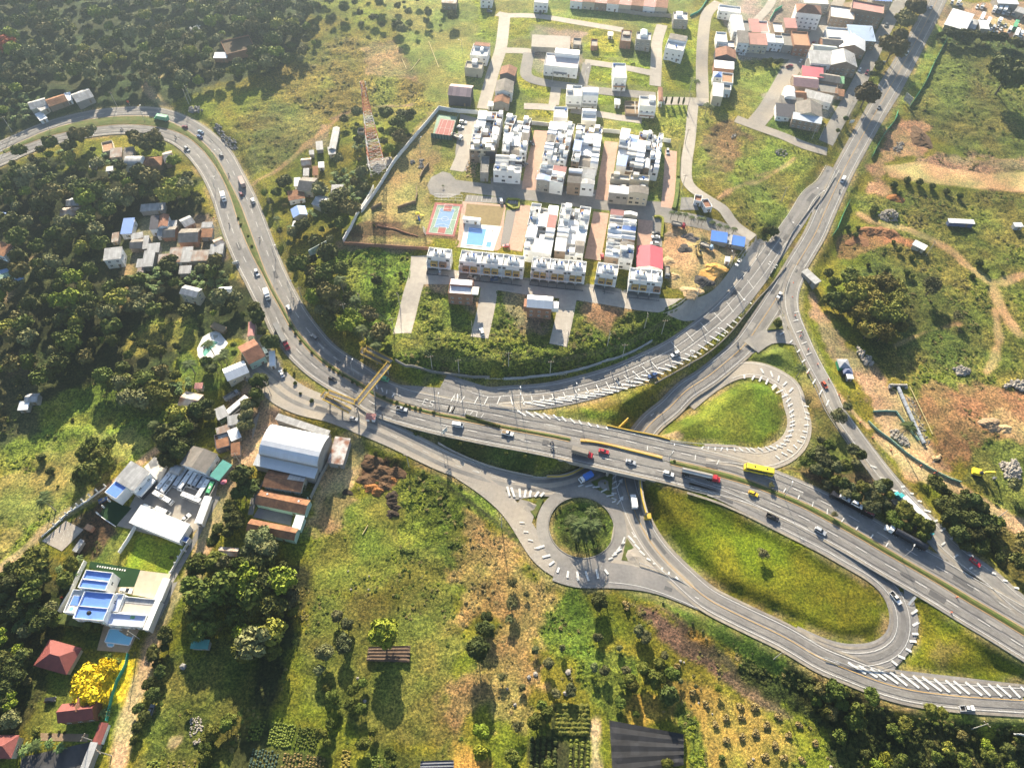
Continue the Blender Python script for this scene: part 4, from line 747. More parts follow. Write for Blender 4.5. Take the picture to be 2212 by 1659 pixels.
def roof_on(r,kind,m,x0,y0,x1,y1,z,wall,rise=None,ov=.4,t=.12,name='roof'):
 """roof over the local rectangle; returns the roof object"""
 mb=MB();w=x1-x0;d=y1-y0
 if kind=='flat':
  mb.box(x0+.16,y0+.16,z-.5,x1-.16,y1-.16,z-.42);o=mb.build(name,m,r)
  pb=MB()
  for a in ((x0,y0,x1,y0+.18),(x0,y1-.18,x1,y1),(x0,y0+.18,x0+.18,y1-.18),(x1-.18,y0+.18,x1,y1-.18)):pb.box(a[0],a[1],z-.45,a[2],a[3],z+.42)
  pb.build('parapet',wall,r);return o
 if kind=='slab':mb.box(x0-ov*.3,y0-ov*.3,z,x1+ov*.3,y1+ov*.3,z+.22)
 elif kind=='shed':# falls towards the viewer's side
  rise=rise or .08*d+.2;A=(x0-ov,y0-ov,z);B=(x1+ov,y0-ov,z);C_=(x1+ov,y1+ov,z+rise);D_=(x0-ov,y1+ov,z+rise)
  mb.quad(*[(p[0],p[1],p[2]+t) for p in (A,B,C_,D_)]);mb.quad(D_,C_,B,A)
  for a,b in ((A,B),(B,C_),(C_,D_),(D_,A)):mb.quad(a,b,(b[0],b[1],b[2]+t),(a[0],a[1],a[2]+t))
 elif kind in ('gx','gy'):# ridge along x / along y
  if kind=='gx':hw=d/2+ov;rise=rise or hw*.36;ym=(y0+y1)/2;P4=lambda s:[(x0-ov,ym+s*hw,z-.1),(x1+ov,ym+s*hw,z-.1),(x1+ov,ym,z+rise),(x0-ov,ym,z+rise)]
  else:hw=w/2+ov;rise=rise or hw*.36;xm=(x0+x1)/2;P4=lambda s:[(xm+s*hw,y0-ov,z-.1),(xm+s*hw,y1+ov,z-.1),(xm,y1+ov,z+rise),(xm,y0-ov,z+rise)]
  for s in (-1,1):
   q=P4(s);q=q if (s<0)==(kind=='gx') else q[::-1];mb.quad(*[(a[0],a[1],a[2]+t) for a in q]);mb.quad(*q[::-1])
   for i in range(4):a,b=q[i],q[(i+1) % 4];mb.quad(a,b,(b[0],b[1],b[2]+t),(a[0],a[1],a[2]+t))
  pass
  if kind=='gx':
   for x in (x0+.05,x1-.05):gb=MB();gb.quad((x,y0,z-.3),(x,y1,z-.3),(x,y1,z),(x,ym,z+rise-.06),(x,y0,z));gb.build('gable',wall,r)
  else:
   for y in (y0+.05,y1-.05):gb=MB();gb.quad((x0,y,z-.3),(x1,y,z-.3),(x1,y,z),(xm,y,z+rise-.06),(x0,y,z));gb.build('gable',wall,r)
 elif kind=='hip':
  rise=rise or min(w,d)*.26;X0,Y0,X1,Y1=x0-ov,y0-ov,x1+ov,y1+ov;e=min(w,d)/2+ov
  if w>=d:a,b=(X0+e,(Y0+Y1)/2,z+rise),(X1-e,(Y0+Y1)/2,z+rise)
  else:a,b=((X0+X1)/2,Y0+e,z+rise),((X0+X1)/2,Y1-e,z+rise)
  c=[(X0,Y0,z),(X1,Y0,z),(X1,Y1,z),(X0,Y1,z)]
  if w>=d:mb.quad(c[0],c[1],b,a);mb.quad(c[1],c[2],b);mb.quad(c[2],c[3],a,b);mb.quad(c[3],c[0],a)
  else:mb.quad(c[0],c[1],a);mb.quad(c[1],c[2],b,a);mb.quad(c[2],c[3],b);mb.quad(c[3],c[0],a,b)
  mb.quad(*c[::-1])
 elif kind in ('vx','vy'):# barrel vault, axis along x / y
  n_=10;L_=[];hw=(d if kind=='vx' else w)/2;rise=rise or hw*.55
  for k in range(n_+1):
   a=math.pi*k/n_;L_.append((-math.cos(a)*hw,math.sin(a)*rise))
  for k in range(n_):
   (a0,h0),(a1,h1)=L_[k],L_[k+1]
   if kind=='vx':ym=(y0+y1)/2;mb.quad((x0,ym+a0,z+h0),(x1,ym+a0,z+h0),(x1,ym+a1,z+h1),(x0,ym+a1,z+h1))
   else:xm=(x0+x1)/2;mb.quad((xm+a0,y1,z+h0),(xm+a0,y0,z+h0),(xm+a1,y0,z+h1),(xm+a1,y1,z+h1))
  for e_ in ((x0+.02,x1-.02) if kind=='vx' else (y0+.02,y1-.02)):
   gb=MB();gb.quad(*[((e_,(y0+y1)/2+a,z+h) if kind=='vx' else ((x0+x1)/2+a,e_,z+h)) for a,h in L_]);gb.build('gable',wall,r)
 return mb.build(name,m,r)
def side_windows(r,W,D,h,wall,st=2.8,rnd=random,fm=None,every=3.2,sides='auto',w=1.3,x0=None,x1=None,cx=0):
 fm=fm or wwh;n_=max(1,int(h/st));nx_=max(1,int(W/every));me=window_mesh(w,1.25,fm)
 for s in range(n_):
  for k in range(nx_):inst(me,'window',r,(-W/2+(k+.5)*W/nx_,-D/2-.02,s*st+1.0))
 ny_=max(1,int(D/4.5));sx=-1 if cx>0 else 1
 for s in range(n_):
  for k in range(ny_):
   if rnd.random()<.55:inst(me,'window',r,(sx*(W/2+.02),-D/2+(k+.5)*D/ny_,s*st+1.),math.pi/2*sx)
def tank(r,x,y,z,m=bluetank,s=1.):
 mb=MB();mb.cyl((x,y,z),(x,y,z+.9*s),.5*s,.62*s,10);mb.cyl((x,y,z+.9*s),(x,y,z+1.15*s),.62*s,.25*s,10);return mb.build('water_tank',m,r)
NB=[]
def B(label,crop,v,h,roof='gx',rm=None,wall=None,name='house',cat='house',win=1,group=None,ov=.35,rise=None,door=1,extra=None,st=2.8,fm=None,grow=1.):
 pts=P(crop,*v);cc,z,W,D,rz=frame(pts,h);W*=grow;D*=grow;r=root(name,(cc[0],cc[1],z),rz,label,cat,group);wall=wall or wwh;rm=rm or mclay
 mb=MB();mb.box(-W/2,-D/2,-1.8,W/2,D/2,h-(.52 if roof=='flat' else .02));mb.build('wall',wall,r);roof_on(r,roof,rm,-W/2,-D/2,W/2,D/2,h,wall,rise,ov)
 if win:side_windows(r,W,D,h-.3,wall,cx=cc[0],fm=fm,st=st)
 if door and h>2.2:inst(door_mesh(1.0,2.1,wood),'door',r,(W*.5-W*.22-.5 if W>4 else 0,-D/2-.05,.0))
 if extra:extra(r,W,D,h)
 NB.append((max(W,D)/2+3,cc));return r
def on_roof(*items):
 def f(r,W,D,h):
  for it in items:
   k=it[0]
   if k=='tank':tank(r,it[1]*W,it[2]*D,h+(it[3] if len(it)>3 else .0)-.4)
   elif k=='box':# stair head: x,y,w,d (fractions), height, wall, roof
    _,x,y,w,d,hh,wm,rm_=it;mb=MB();mb.box(x*W-w*W/2,y*D-d*D/2,h-.4,x*W+w*W/2,y*D+d*D/2,h+hh);mb.build('stair_head',wm,r);roof_on(r,'slab',rm_,x*W-w*W/2,y*D-d*D/2,x*W+w*W/2,y*D+d*D/2,h+hh+.01,wm,name='stair_roof')
   elif k=='vault':
    _,x,y,w,d,hh,rm_,ax_=it;a=(x*W-w*W/2,y*D-d*D/2,x*W+w*W/2,y*D+d*D/2);mb=MB();mb.box(a[0]+.05,a[1]+.05,h-.4,a[2]-.05,a[3]-.05,h+hh);mb.build('upper_wall',wwh,r);roof_on(r,ax_,rm_,*a,h+hh+.01,wwh,name='vaulted_roof')
   elif k=='patio':_,x,y,w,d,m_=it;mb=MB();mb.box(x*W-w*W/2,y*D-d*D/2,h-.42,x*W+w*W/2,y*D+d*D/2,h-.36);mb.build('patio_floor',m_,r)
   elif k=='porch':_,w,d,hh,m_=it;mb=MB();mb.box(-w*W/2,-D/2-d,hh,w*W/2,-D/2-.03,hh+.15);mb.box(-w*W/2,-D/2-d,-.5,-w*W/2+.25,-D/2-d+.25,hh);mb.box(w*W/2-.25,-D/2-d,-.5,w*W/2,-D/2-d+.25,hh);mb.build('porch',m_,r)
   elif k=='balcony':_,w,zz,m_=it;mb=MB();mb.box(-w*W/2,-D/2-1.2,zz,w*W/2,-D/2-.03,zz+.15);mb.box(-w*W/2,-D/2-1.2,zz+.15,w*W/2,-D/2-1.1,zz+1.);mb.build('balcony',m_,r)
 return f
def townhouse(name_,label,group,quad,h,seed,front='s',gate=False):
 """a plot of a dense terrace: two or three storeys stepped back, patios, vaults, tanks. quad = TL,TR,BR,BL world xy"""
 R_=random.Random(seed);q=[np.array(p) for p in quad];cc=sum(q)/4;u=(q[1]-q[0]+q[2]-q[3])/2;W=np.hypot(*u);u/=W;v=(q[0]-q[3]+q[1]-q[2])/2;D=abs(v@np.array([-u[1],u[0]]))
 W -=.06;D -=.06;z=gz(cc[0],cc[1]);r=root(name_,(cc[0],cc[1],z),math.atan2(u[1],u[0]),label,'house',group)
 wall=R_.choice([wwh]*6+[wcr]);x0,x1,y0,y1=-W/2,W/2,-D/2,D/2;along_x=W>D
 mb=MB();
 cuts=sorted([R_.uniform(.28,.4),R_.uniform(.62,.75)]);lv=[h,h-2.8,h];R_.shuffle(lv) if R_.random()<.5 else None;lv=[max(l,3) for l in lv];lv[R_.choice([0,2])]=h
 seg=[0]+cuts+[1];feats=[]
 for i in range(3):
  a,b=seg[i],seg[i+1]
  rc=(x0+a*(x1-x0),y0,x0+b*(x1-x0)-(.03 if i<2 else 0),y1) if along_x else (x0,y0+a*(y1-y0),x1,y0+b*(y1-y0)-(.03 if i<2 else 0))
  kind=R_.choice(['flat','flat','vault','sheet','sheet','flat']);w2=MB();w2.box(rc[0],rc[1],-1.5,rc[2],rc[3],lv[i]-(.52 if kind=='flat' else .02));w2.build('wall',R_.choice([wall]*6+[wgrey,wdark,wtb]),r)
  if kind=='flat':
   roof_on(r,'flat',R_.choice([terrace,terrace,terra,planks,mwh]),*rc,lv[i],wall)
   cxm,cym=(rc[0]+rc[2])/2,(rc[1]+rc[3])/2;sw=min(1.5,(rc[2]-rc[0])*.28);sd_=min(1.5,(rc[3]-rc[1])*.28);ox=R_.choice([-1,1])*(rc[2]-rc[0])*.2;oy=R_.choice([-1,1])*(rc[3]-rc[1])*.2
   sb=MB();sb.box(cxm+ox-sw,cym+oy-sd_,lv[i]-.41,cxm+ox+sw,cym+oy+sd_,lv[i]+1.9);sb.build('stair_head',wall,r);sb=MB();sb.box(cxm+ox-sw-.1,cym+oy-sd_-.1,lv[i]+1.91,cxm+ox+sw+.1,cym+oy+sd_+.1,lv[i]+2.05);sb.build('stair_roof',R_.choice([mwh,mwh,mgrey]),r)
   if R_.random()<.55:tank(r,cxm-ox,cym+oy*.5,lv[i]-.4,R_.choice([bluetank,bluetank,black]))
   if R_.random()<.4:sb=MB();sb.box(cxm-ox-sw,cym-oy-sd_,lv[i]-.4,cxm-ox+sw,cym-oy+sd_,lv[i]-.34);sb.build('patio_floor',R_.choice([terra,wdark,glasstint]),r)
  elif kind=='vault':
   n_=max(1,round((rc[3]-rc[1])/4.2)) if along_x or D>6 else 1;dd=(rc[3]-rc[1])/n_
   for k in range(n_):roof_on(r,'vx',R_.choice([mwh,mwh,planks]),rc[0],rc[1]+k*dd+.05,rc[2],rc[1]+(k+1)*dd-.05,lv[i],wall,rise=.9,name='vaulted_roof')
  else:roof_on(r,R_.choice(['shed','shed','gx','gy']),R_.choice([mwh]*6+[mblue,msal,mgrey,mfib,mfib]),*rc,lv[i],wall,ov=.1,rise=.7)
  feats.append((rc,lv[i]))
 sx=-1 if cc[0]>0 else 1;me=window_mesh(1.3,1.2,R_.choice([wwh,wgrey]));me2=window_mesh(1.9,1.3,wood)
 for s in range(int(h/2.8)):
  for k in range(max(1,int(W/3.4))):
   if R_.random()<.7:
    xx=x0+(k+.5)*W/max(1,int(W/3.4));rcs=[f for f in feats if f[0][0]<=xx<=f[0][2] and f[0][1]<=y0+.1]
    if rcs and rcs[0][1]>s*2.8+2.5:inst(R_.choice([me,me2]),'window',r,(xx,y0-.02,s*2.8+1))
  for k in range(max(1,int(D/4))):
   if R_.random()<.5:
    yy=y0+(k+.5)*D/max(1,int(D/4));rcs=[f for f in feats if f[0][1]<=yy<=f[0][3] and (f[0][2]>=x1-.1 if sx>0 else f[0][0]<=x0+.1)]
    if rcs and rcs[0][1]>s*2.8+2.5:inst(me,'window',r,(sx*(W/2+.02),yy,s*2.8+1),math.pi/2*sx)
 return r
ORD=['first','second','third','fourth','fifth','sixth','seventh','eighth','ninth']
def block(where,crop,v,h,nr,nc,seed,lab='white townhouse'):
 """a block of plots inside TL,TR,BR,BL roof corners"""
 pts=P(crop,*v);z=0
 c0=(sum(p[0] for p in pts)/4,sum(p[1] for p in pts)/4)
 for _ in range(6):g=at(c0,z+h);z=gz(g[0],g[1])
 a,b,c,d=[at(p,z+h)[:2] for p in pts]
 for i in range(nr):
  for j in range(nc):
   f=lambda s,t:(a*(1-s)+b*s)*(1-t)+(d*(1-s)+c*s)*t
   qd=(f(j/nc,i/nr),f((j+1)/nc,i/nr),f((j+1)/nc,(i+1)/nr),f(j/nc,(i+1)/nr));side='' if nc==1 else (', left side' if j==0 else ', right side' if j==nc-1 else ', middle')
   townhouse('townhouse','%s in %s, %s row%s' % (lab,where,ORD[i],side),'townhouses of the gated estate',qd,h-random.Random(seed*31+i*7+j).choice([0,0,.7]),seed*100+i*10+j)
block('the block by the tennis court, left column','D',(345,150,620,170,515,600,225,590),8.5,5,1,1);block('the block by the tennis court, right column','D',(655,180,930,225,875,610,600,600),8.5,4,1,2)
block('the two-house front facing the turning circle','D',(525,640,835,655,810,850,515,820),8,1,2,3)
block('the middle back block, left column','A',(620,720,1105,790,930,1500,465,1440),8.5,5,1,4);block('the middle back block, right column','A',(1150,760,1660,830,1560,1570,1040,1500),8.5,4,1,5)
block('the middle back block, front pair at left','C',(235,110,535,160,505,330,215,290),8,1,2,6);block('the middle back block, front pair at right','C',(565,160,880,190,845,350,550,320),8,1,2,7)
block('the right back block, left column','B',(360,870,880,950,790,1680,270,1600),8.5,4,1,8);block('the right back block, right column','B',(895,940,1190,980,1100,1680,805,1640),8.5,4,1,9)
block('the right back block, front pair','C',(1055,210,1500,260,1440,460,1010,420),8,1,2,10)
block('the middle front block, left column','23',(210,50,425,75,365,450,150,420),8.5,4,1,11);block('the middle front block, right column','23',(445,60,680,95,615,450,390,430),8.5,4,1,12)
block('the front block left of the red hall','23',(835,110,1045,135,1010,500,790,470),8,4,2,13)
# three-storey rows with ochre window frames along the front street
def row(where,crop,v,h,n_,seed,left_ochre=True):
 pts=P(crop,*v);z=0;c0=((pts[0][0]+pts[2][0])/2,(pts[0][1]+pts[2][1])/2)
 for _ in range(6):g=at(c0,z+h);z=gz(g[0],g[1])
 a,b,c=[at(p,z+h)[:2] for p in pts];u=b-a;W=np.hypot(*u)/n_;u=u/np.hypot(*u);nr_=np.array([u[1],-u[0]]);D=abs((c-b)@nr_);R_=random.Random(seed)
 for i in range(n_):
  m0=a+u*W*(i+.5)+nr_*D/2;r=root('row_house',(m0[0],m0[1],gz(*m0)),math.atan2(u[1],u[0]),'white row house, %s from left, %s' % (ORD[i],where),'row house','row houses with ochre bays along the front street')
  w=W-.06;mb=MB();mb.box(-w/2,-D/2+2.2,-1.5,w/2,D/2,h-.5);mb.build('wall',wwh,r);roof_on(r,'flat',R_.choice([terrace,planks,terrace]),-w/2,-D/2+2.2,w/2,D/2,h+.02,wwh)
  sx=1 if i % 2==0 else -1;mb=MB();mb.box(sx*w*.22-1.2,D*.1-1.4,h-.38,sx*w*.22+1.2,D*.1+1.2,h+1.5);mb.build('stair_head',wwh,r);tank(r,sx*w*.22,D*.1,h+1.52,R_.choice([black,bluetank,mrust]),.9)
  mb=MB();bx=-sx*w*.0;och=(i % 2==0) if left_ochre else (i % 2==1)
  oc=wyellow if R_.random()<.75 else terra;x_=sx*w*.12;mb.box(x_-w*.3,-D/2+.6,3.,x_+w*.3,-D/2+2.17,5.6);mb.build('bay',oc,r);inst(window_mesh(2.2,1.3,wood),'window',r,(x_,-D/2+.58,3.6))
  mb=MB();mb.box(-w/2,-D/2,-1.5,-w/2+.15,-D/2+2.17,h-1.8);mb.box(-w/2+.15,-D/2,2.7,w/2,-D/2+2.17,2.95);mb.build('balcony',wwh,r)
  inst(door_mesh(2.4,2.2,wdark),'garage_door',r,(0,-D/2+2.13,0));inst(window_mesh(1.5,1.2,wgrey),'window',r,(-sx*w*.28,-D/2+2.13,6.1))
  mb=MB();mb.box(-w/2,-D/2-2.4,-1,-w/2+.12,-D/2,1.);mb.box(-w/2+.12,-D/2-2.4,-1,w/2,-D/2-2.28,.5)
  for k in range(6):mb.box(-w/2+.3+k*w/6,-D/2-2.38,.5,-w/2+.36+k*w/6,-D/2-2.3,1.5)
  mb.build('front_railing',wdark,r)
row('below the swimming pool','22',(1650,425,2150,475,2140,590),8.2,6,1);row('left of the gap beside the pool row','22',(1395,405,1575,425,1560,520),8.2,2,2)
row('in the middle of the front street','23',(222,478,645,525,630,635),8.2,6,3);row('between two dark gaps on the front street','23',(735,522,900,548,890,660),8.2,2,4);row('beside the sandy yard','23',(985,565,1243,590,1235,710),8.2,3,5)
mi=on_roof
B('hall with bright red sheet roof beside the sandy yard','23',(1045,395,1240,412,1228,570),4.5,'gy',mpink,wwh,'hall','hall',win=0,rise=1.5)
B('unfinished red brick house with pale roofs, left one above the slope','22',(1562,655,1745,668,1730,780),7.5,'flat',mwh,wbrick,extra=mi(('box',.62,-.2,.3,.5,.1,wwh,terrace),('box',0,.25,.9,.35,.8,wbrick,mwh)))
B('brick house with grey gabled roof above the green slope, between two short streets','23',(185,782,375,796,360,885),7.5,'gx',mwh,wbrick,extra=mi(('box',.6,-.1,.35,.6,-3,wwh,terrace),('box',-.58,-.1,.14,.7,-4,wbrick,terra)))
# upper estate
B('low unfinished hall with a bare conc roof slab','13',(218,278,515,292,500,385),3.4,'slab',conc,wgrey,'unfinished_building','building',win=0)
B('large white commercial building with pale stepped roof','13',(330,420,590,445,570,545),6.5,'flat',mat('pinkish_roof',(.66,.58,.56),.7,.12,.4),wwh,'commercial_building','building',st=5,extra=mi(('box',.12,.5,.72,.35,2.2,wwh,mwh),('porch',.4,2.2,3,wgrey)))
B('white house with blue-grey base at the top edge beside the pale street','13',(242,-45,348,-38,342,30),7,'flat',terrace,wwh,extra=mi(('balcony',.8,2.8,wwh)))
B('white two-storey house at the top edge with parked cars in front','12',(1815,-70,1905,-64,1903,5),6,'flat',terrace,wwh)
for k in range(8):
 B('terracotta roofed terrace house at the top, %s from the left' % ORD[k],'13',(540+k*94,-75+k*10,632+k*94,-65+k*10,628+k*94,20+k*7),5.5,'shed',[msal,mclay][k % 2],[wwh,wcr,wtb][k % 3],'terrace_house','terrace house',group='terrace houses along the top edge',rise=1.2,ov=.05)
B('white house with grey block flank near the green netting','13',(1328,98,1440,105,1455,165),6,'flat',terrace,wgrey,extra=mi(('box',-.1,.1,.4,.4,1.6,wwh,mwh)))
B('unfinished brick house shell beside the vaulted white house','13',(920,240,1003,248,998,335),5,'flat',conc2,wbrick,win=0,extra=mi(('box',0,.2,.6,.3,.5,wbrick,conc)))
B('white house with a barrel vault and grey gabled flank','13',(1040,255,1155,265,1150,325),7,'flat',terrace,wgrey,extra=mi(('vault',0,.25,.5,.7,.8,mat('pale_blue_vault',(.55,.68,.72),.5,.1,.4),'vy')))
B('tall white house with brown gabled back roof beside the green strip','13',(1300,280,1440,305,1415,410),7.8,'flat',terrace,wwh,extra=mi(('box',0,.3,.95,.4,1.2,wwh,mfib),('tank',.05,-.2),('vault',.45,.2,.15,.5,-.5,mwh,'vy')))
B('narrow tall white house with open terrace roof on the green plot','13',(850,502,950,505,935,620),8.5,'flat',terrace,wwh,extra=mi(('tank',-.4,.4),('balcony',.9,2.9,terra)))
B('wide white double house with plain terrace roof','13',(488,675,608,680,603,765),8.5,'flat',planks,wwh,extra=mi(('box',-.3,.15,.3,.4,1,wwh,terrace),('porch',.9,2.5,2.8,wcr)))
B('white house under a ribbed barrel vault','13',(612,695,735,700,722,760),8.3,'vx',mwh,wwh,rise=1.6,extra=mi(('porch',.9,2.5,2.8,wcr)))
B('white house with walled terrace behind the red roof','13',(388,845,497,850,485,935),7.5,'flat',terrace,wwh,extra=mi(('tank',.35,.3)))
B('white house with smooth vault behind the blue roof','13',(610,868,722,875,715,960),7.5,'flat',terrace,wwh,extra=mi(('vault',.0,.3,.98,.38,.6,mwh,'vx')))
B('white house with open terrace beside the brick portal','13',(1062,760,1190,768,1178,845),8,'flat',planks,wwh,extra=mi(('box',.25,.2,.35,.45,1.4,wwh,terrace),('balcony',.9,2.9,wwh),('porch',.9,2.2,2.7,terra)))
B('half-built house of low brown walls beside the white terrace house','13',(945,800,1050,805,1045,905),1.6,'flat',dirt,wtb,'unfinished_house','house',win=0,door=0,extra=mi(('box',.25,0,.05,.95,.2,wtb,conc),('box',0,.1,.95,.05,.1,wtb,conc)))
B('small white shed with pale blue edge on the bright grass','13',(868,788,905,790,900,825),2.8,'shed',mwh,wwh,'shed','shed',win=0)
B('long narrow brick gatehouse with clay roof at the estate entrance','13',(1212,690,1240,692,1222,800),4,'hip',mclay,wwh,'gatehouse','gatehouse',win=0)
B('small white booth with teal front on the grass plots','13',(815,260,850,262,848,282),2.6,'shed',mwh,wwh,'booth','booth',win=0);B('small grey roofless block store beside the bare slab hall','13',(542,305,602,308,598,360),2.4,'flat',conc,wgrey,'store_room','shed',win=0)
B('tiny brick frame of a house under construction','13',(680,312,732,315,724,370),2.6,'flat',conc,wbrick,'unfinished_hut','hut',win=0)
B('white house with brown back roof, top left of the estate','12',(1745,350,1875,362,1850,450),6.5,'flat',terrace,wwh,extra=mi(('box',.05,.38,.9,.3,1.2,wwh,mclay),('vault',.1,.1,.2,.3,.6,mwh,'vy')))
B('cream house with grey terrace and stair box beside the lane','12',(1690,485,1822,497,1812,550),6,'flat',conc,wcr,win=0,extra=mi(('box',0,.4,.3,.5,1.4,wwh,terrace)))
B('dark walled house with striped pink and white gabled roof','12',(1570,665,1740,680,1712,765),7,'gx',mat('striped_roof',(.62,.42,.40),.7,.15,.4,wave=('X',1.6),tile=(2.2,20,0,.35)),wdark,win=0)
B('dark walled house with small clay gabled roof, right of the lane','12',(1970,528,2085,540,2062,600),6.5,'gy',mclay,wdark,win=0);B('house with weathered brown gabled roof beside the white vault','12',(1930,640,2060,648,2040,735),6,'gy',mfib,wwh)
B('grey house with brown tiled roof at the end of the lane','12',(1915,760,2030,770,2010,820),5,'gy',mclay2,wgrey,win=0);B('brown brick house among trees at the top edge','12',(1510,-40,1620,-34,1610,30),5,'shed',mrust,wtb,group=None)
B('tiny white cabin beside the lane gate','12',(1865,808,1900,810,1895,838),3,'shed',mwh,wwh,'cabin','cabin',win=0)
B('white entrance canopy of the gated estate','13',(1390,1525,1500,1532,1498,1552),4.5,'slab',mwh,steel,'canopy','canopy',win=0,door=0) if False else None
B('small white gate lodge with red terrace roof','13',(1500,1535,1558,1545,1535,1590),3.2,'flat',mclay,wwh,'gate_lodge','lodge');B('white lodge with red flat roof surrounded by hedge','23',(1545,30,1600,22,1650,85),3.4,'flat',mclay,wwh,'lodge','lodge')
B('low white pool house beside the swimming pool','22',(1665,160,1800,175,1790,195),3,'slab',mwh,wwh,'pool_house','pool house')
B('unfinished grey conc house with open roof beside the turning circle','D',(372,665,460,668,445,850),6,'flat',conc2,wgrey,win=0)
# town beside the avenue (crop Z) 
TW=[('tall narrow white house, leftmost of the upper terrace',(15,140,84,142,72,230),7,'shed',mwh,wwh),('grey flat roofed house second in the upper terrace',(84,165,146,168,138,232),5.5,'flat',conc2,wgrey),('house with red sheet roof in the upper terrace',(146,165,211,168,205,238),5.5,'shed',msal,wcr),('house with red and white terrace next to the red roof',(212,168,280,172,270,240),5.5,'flat',msal,wwh),
 ('low brown walled house below the green netting',(330,178,400,182,395,245),4,'flat',terrace,wtb),('salmon roofed box house above the brick shell',(415,155,488,158,480,210),7,'shed',msal,wtb),('white balcony house, left end of the lower terrace',(62,250,132,255,118,320),6.5,'shed',mfib,wwh),('wide house with red and white striped roof in the lower terrace',(135,268,262,275,248,335),6,'shed',mat('red_white_roof',(.5,.25,.2),.7,.2,.4,tile=(5,20,0,.3)),wcr),
 ('narrow white fronted house in the middle of the lower terrace',(262,270,332,274,322,318),6,'shed',mwh,wwh),('house with dark balconies beside the white front',(332,275,396,280,386,325),6,'flat',planks,wwh),('house with grey patio roof beside the brick shell',(400,262,468,268,460,342),5.5,'flat',conc2,wgrey),('open orange brick shell of a three-storey house',(480,248,580,255,560,340),7.5,'flat',terra,wbrick),
 ('four-storey white block with clay hip roof at the street corner',(520,35,675,52,655,105),11,'hip',mclay,wwh),('grey house behind the corner block',(560,-40,720,-30,700,30),7,'flat',terrace,wgrey),('house with red upper roof and striped front',(775,50,925,70,900,140),6.5,'flat',terrace,wtb),('very tall blank tan brick building with pink roof edge',(950,10,1150,45,1120,95),11,'flat',msal,wtb),('blue roofed building at the top edge',(1080,-50,1200,-40,1190,8),8,'shed',mblue,wgrey),
 ('white terrace house left of the blue roof',(745,215,895,225,880,285),5.5,'flat',terrace,wwh),('house under patched blue and white roofs',(900,210,1060,220,1030,300),6,'shed',mat('pale_blue_roof',(.40,.52,.70),.6,.15,.4,wave=('X',1.6)),wtb),('tan brick house with two white sheet roofs',(850,285,1010,310,985,375),5.5,'gy',mwh,wtb),('low brown brick house below the white terrace',(700,290,830,300,815,365),4,'gx',mfib,wbrick),
 ('house with long pale green-grey roof',(640,340,790,355,765,410),4.5,'gx',mat('pale_green_roof',(.42,.47,.44),.7,.2,.4,wave=('X',1.6)),wwh),('white upper storey house with small square window',(612,400,765,410,740,480),6,'shed',mgrey,wwh),('large tan brick gable house with grey patched roof',(770,400,930,415,905,495),7,'gy',mgrey,wtb),('house with crimson sheet roof over an orange wall',(560,515,692,530,672,580),4.5,'shed',mpink,wtb),
 ('house with faded pink gabled roof',(490,575,645,590,620,655),4.5,'gx',mat('faded_pink_roof',(.55,.32,.30),.7,.2,.4,wave=('X',1.6)),wtb),('long grey fibre roofed house above the dark lot',(690,555,820,575,795,620),4,'gx',mfib,wtb),('small house with bright green sheet roof',(808,585,860,592,845,628),4,'shed',mgreen,wtb),('house with broad pale sheet roof and black tank',(590,690,765,735,750,775),4.5,'shed',mgrey,wwh),
 ('house with white vaulted corner roof',(420,672,490,680,470,740),4.5,'vy',mwh,wwh),('dark brown roofed house beside the vaulted corner',(470,690,560,695,550,745),4,'gx',mclay2,wtb),('low grey roofed house behind the gable wall',(395,740,540,750,520,800),3.5,'shed',mfib,wgrey),('tan gable house with dark grey roof and two small windows',(520,780,680,800,660,880),6,'gy',mfib,wcr),('last house of the strip with long pale blue sheet roof',(500,862,680,895,665,930),6,'shed',mat('pale_blue_sheet',(.55,.62,.70),.6,.15,.4,wave=('X',1.6)),wtb),
 ('dark roofed low house left of the gable house',(360,800,480,812,460,880),3.2,'shed',wdark,wwh),('low roofless lot with dark walls between the roofs',(650,625,800,645,770,700),3,'flat',conc2,wtb),('small brown porch roof over the pavement',(805,680,862,690,850,725),3,'shed',mclay2,wtb),('brick store with dark glass roof behind the white upper storey',(590,460,710,475,690,520),4,'shed',mfib,wgrey)]
for lb,v,h,k,rm,wm in TW:B(lb,'Z',v,h,k,rm,wm,'town_house','house',group='houses of the town beside the avenue',ov=.1,grow=1.2,win=1)
for lb,v,h,k,rm,wm in [('white house with tanks at the top of the lane column',(1665,255,1745,260,1735,335),5.5,'flat',terrace,wwh),('tan walled house behind the tanks',(1690,320,1810,330,1800,380),5,'flat',terrace,wtb),('dark gabled house with red corner in the lane column',(1660,385,1820,400,1810,465),5.5,'gy',mclay,wdark),('white roofed house below the dark gable',(1650,485,1805,500,1800,550),5.5,'shed',mwh,wbrick),('house with small blue hip roof in the lane column',(1645,565,1710,570,1700,612),6,'hip',mblue,wwh),('white house with brown patio next to the blue hip roof',(1712,575,1800,585,1790,660),5.5,'flat',terra,wwh),('white roofed corner house at the foot of the lane column',(1640,668,1718,676,1710,765),6.5,'shed',mwh,wcr),('grey backed house beside the corner house',(1722,665,1780,670,1775,715),5,'flat',conc2,wwh),
       ('white villa with blue hip roof at the top right of the lane',(1690,40,1860,60,1830,105),6,'flat',terrace,wwh)]:
 B(lb,'13',v,h,k,rm,wm,'town_house','house',group='houses of the town beside the avenue',ov=.1,win=1 if wm==wwh else 0)
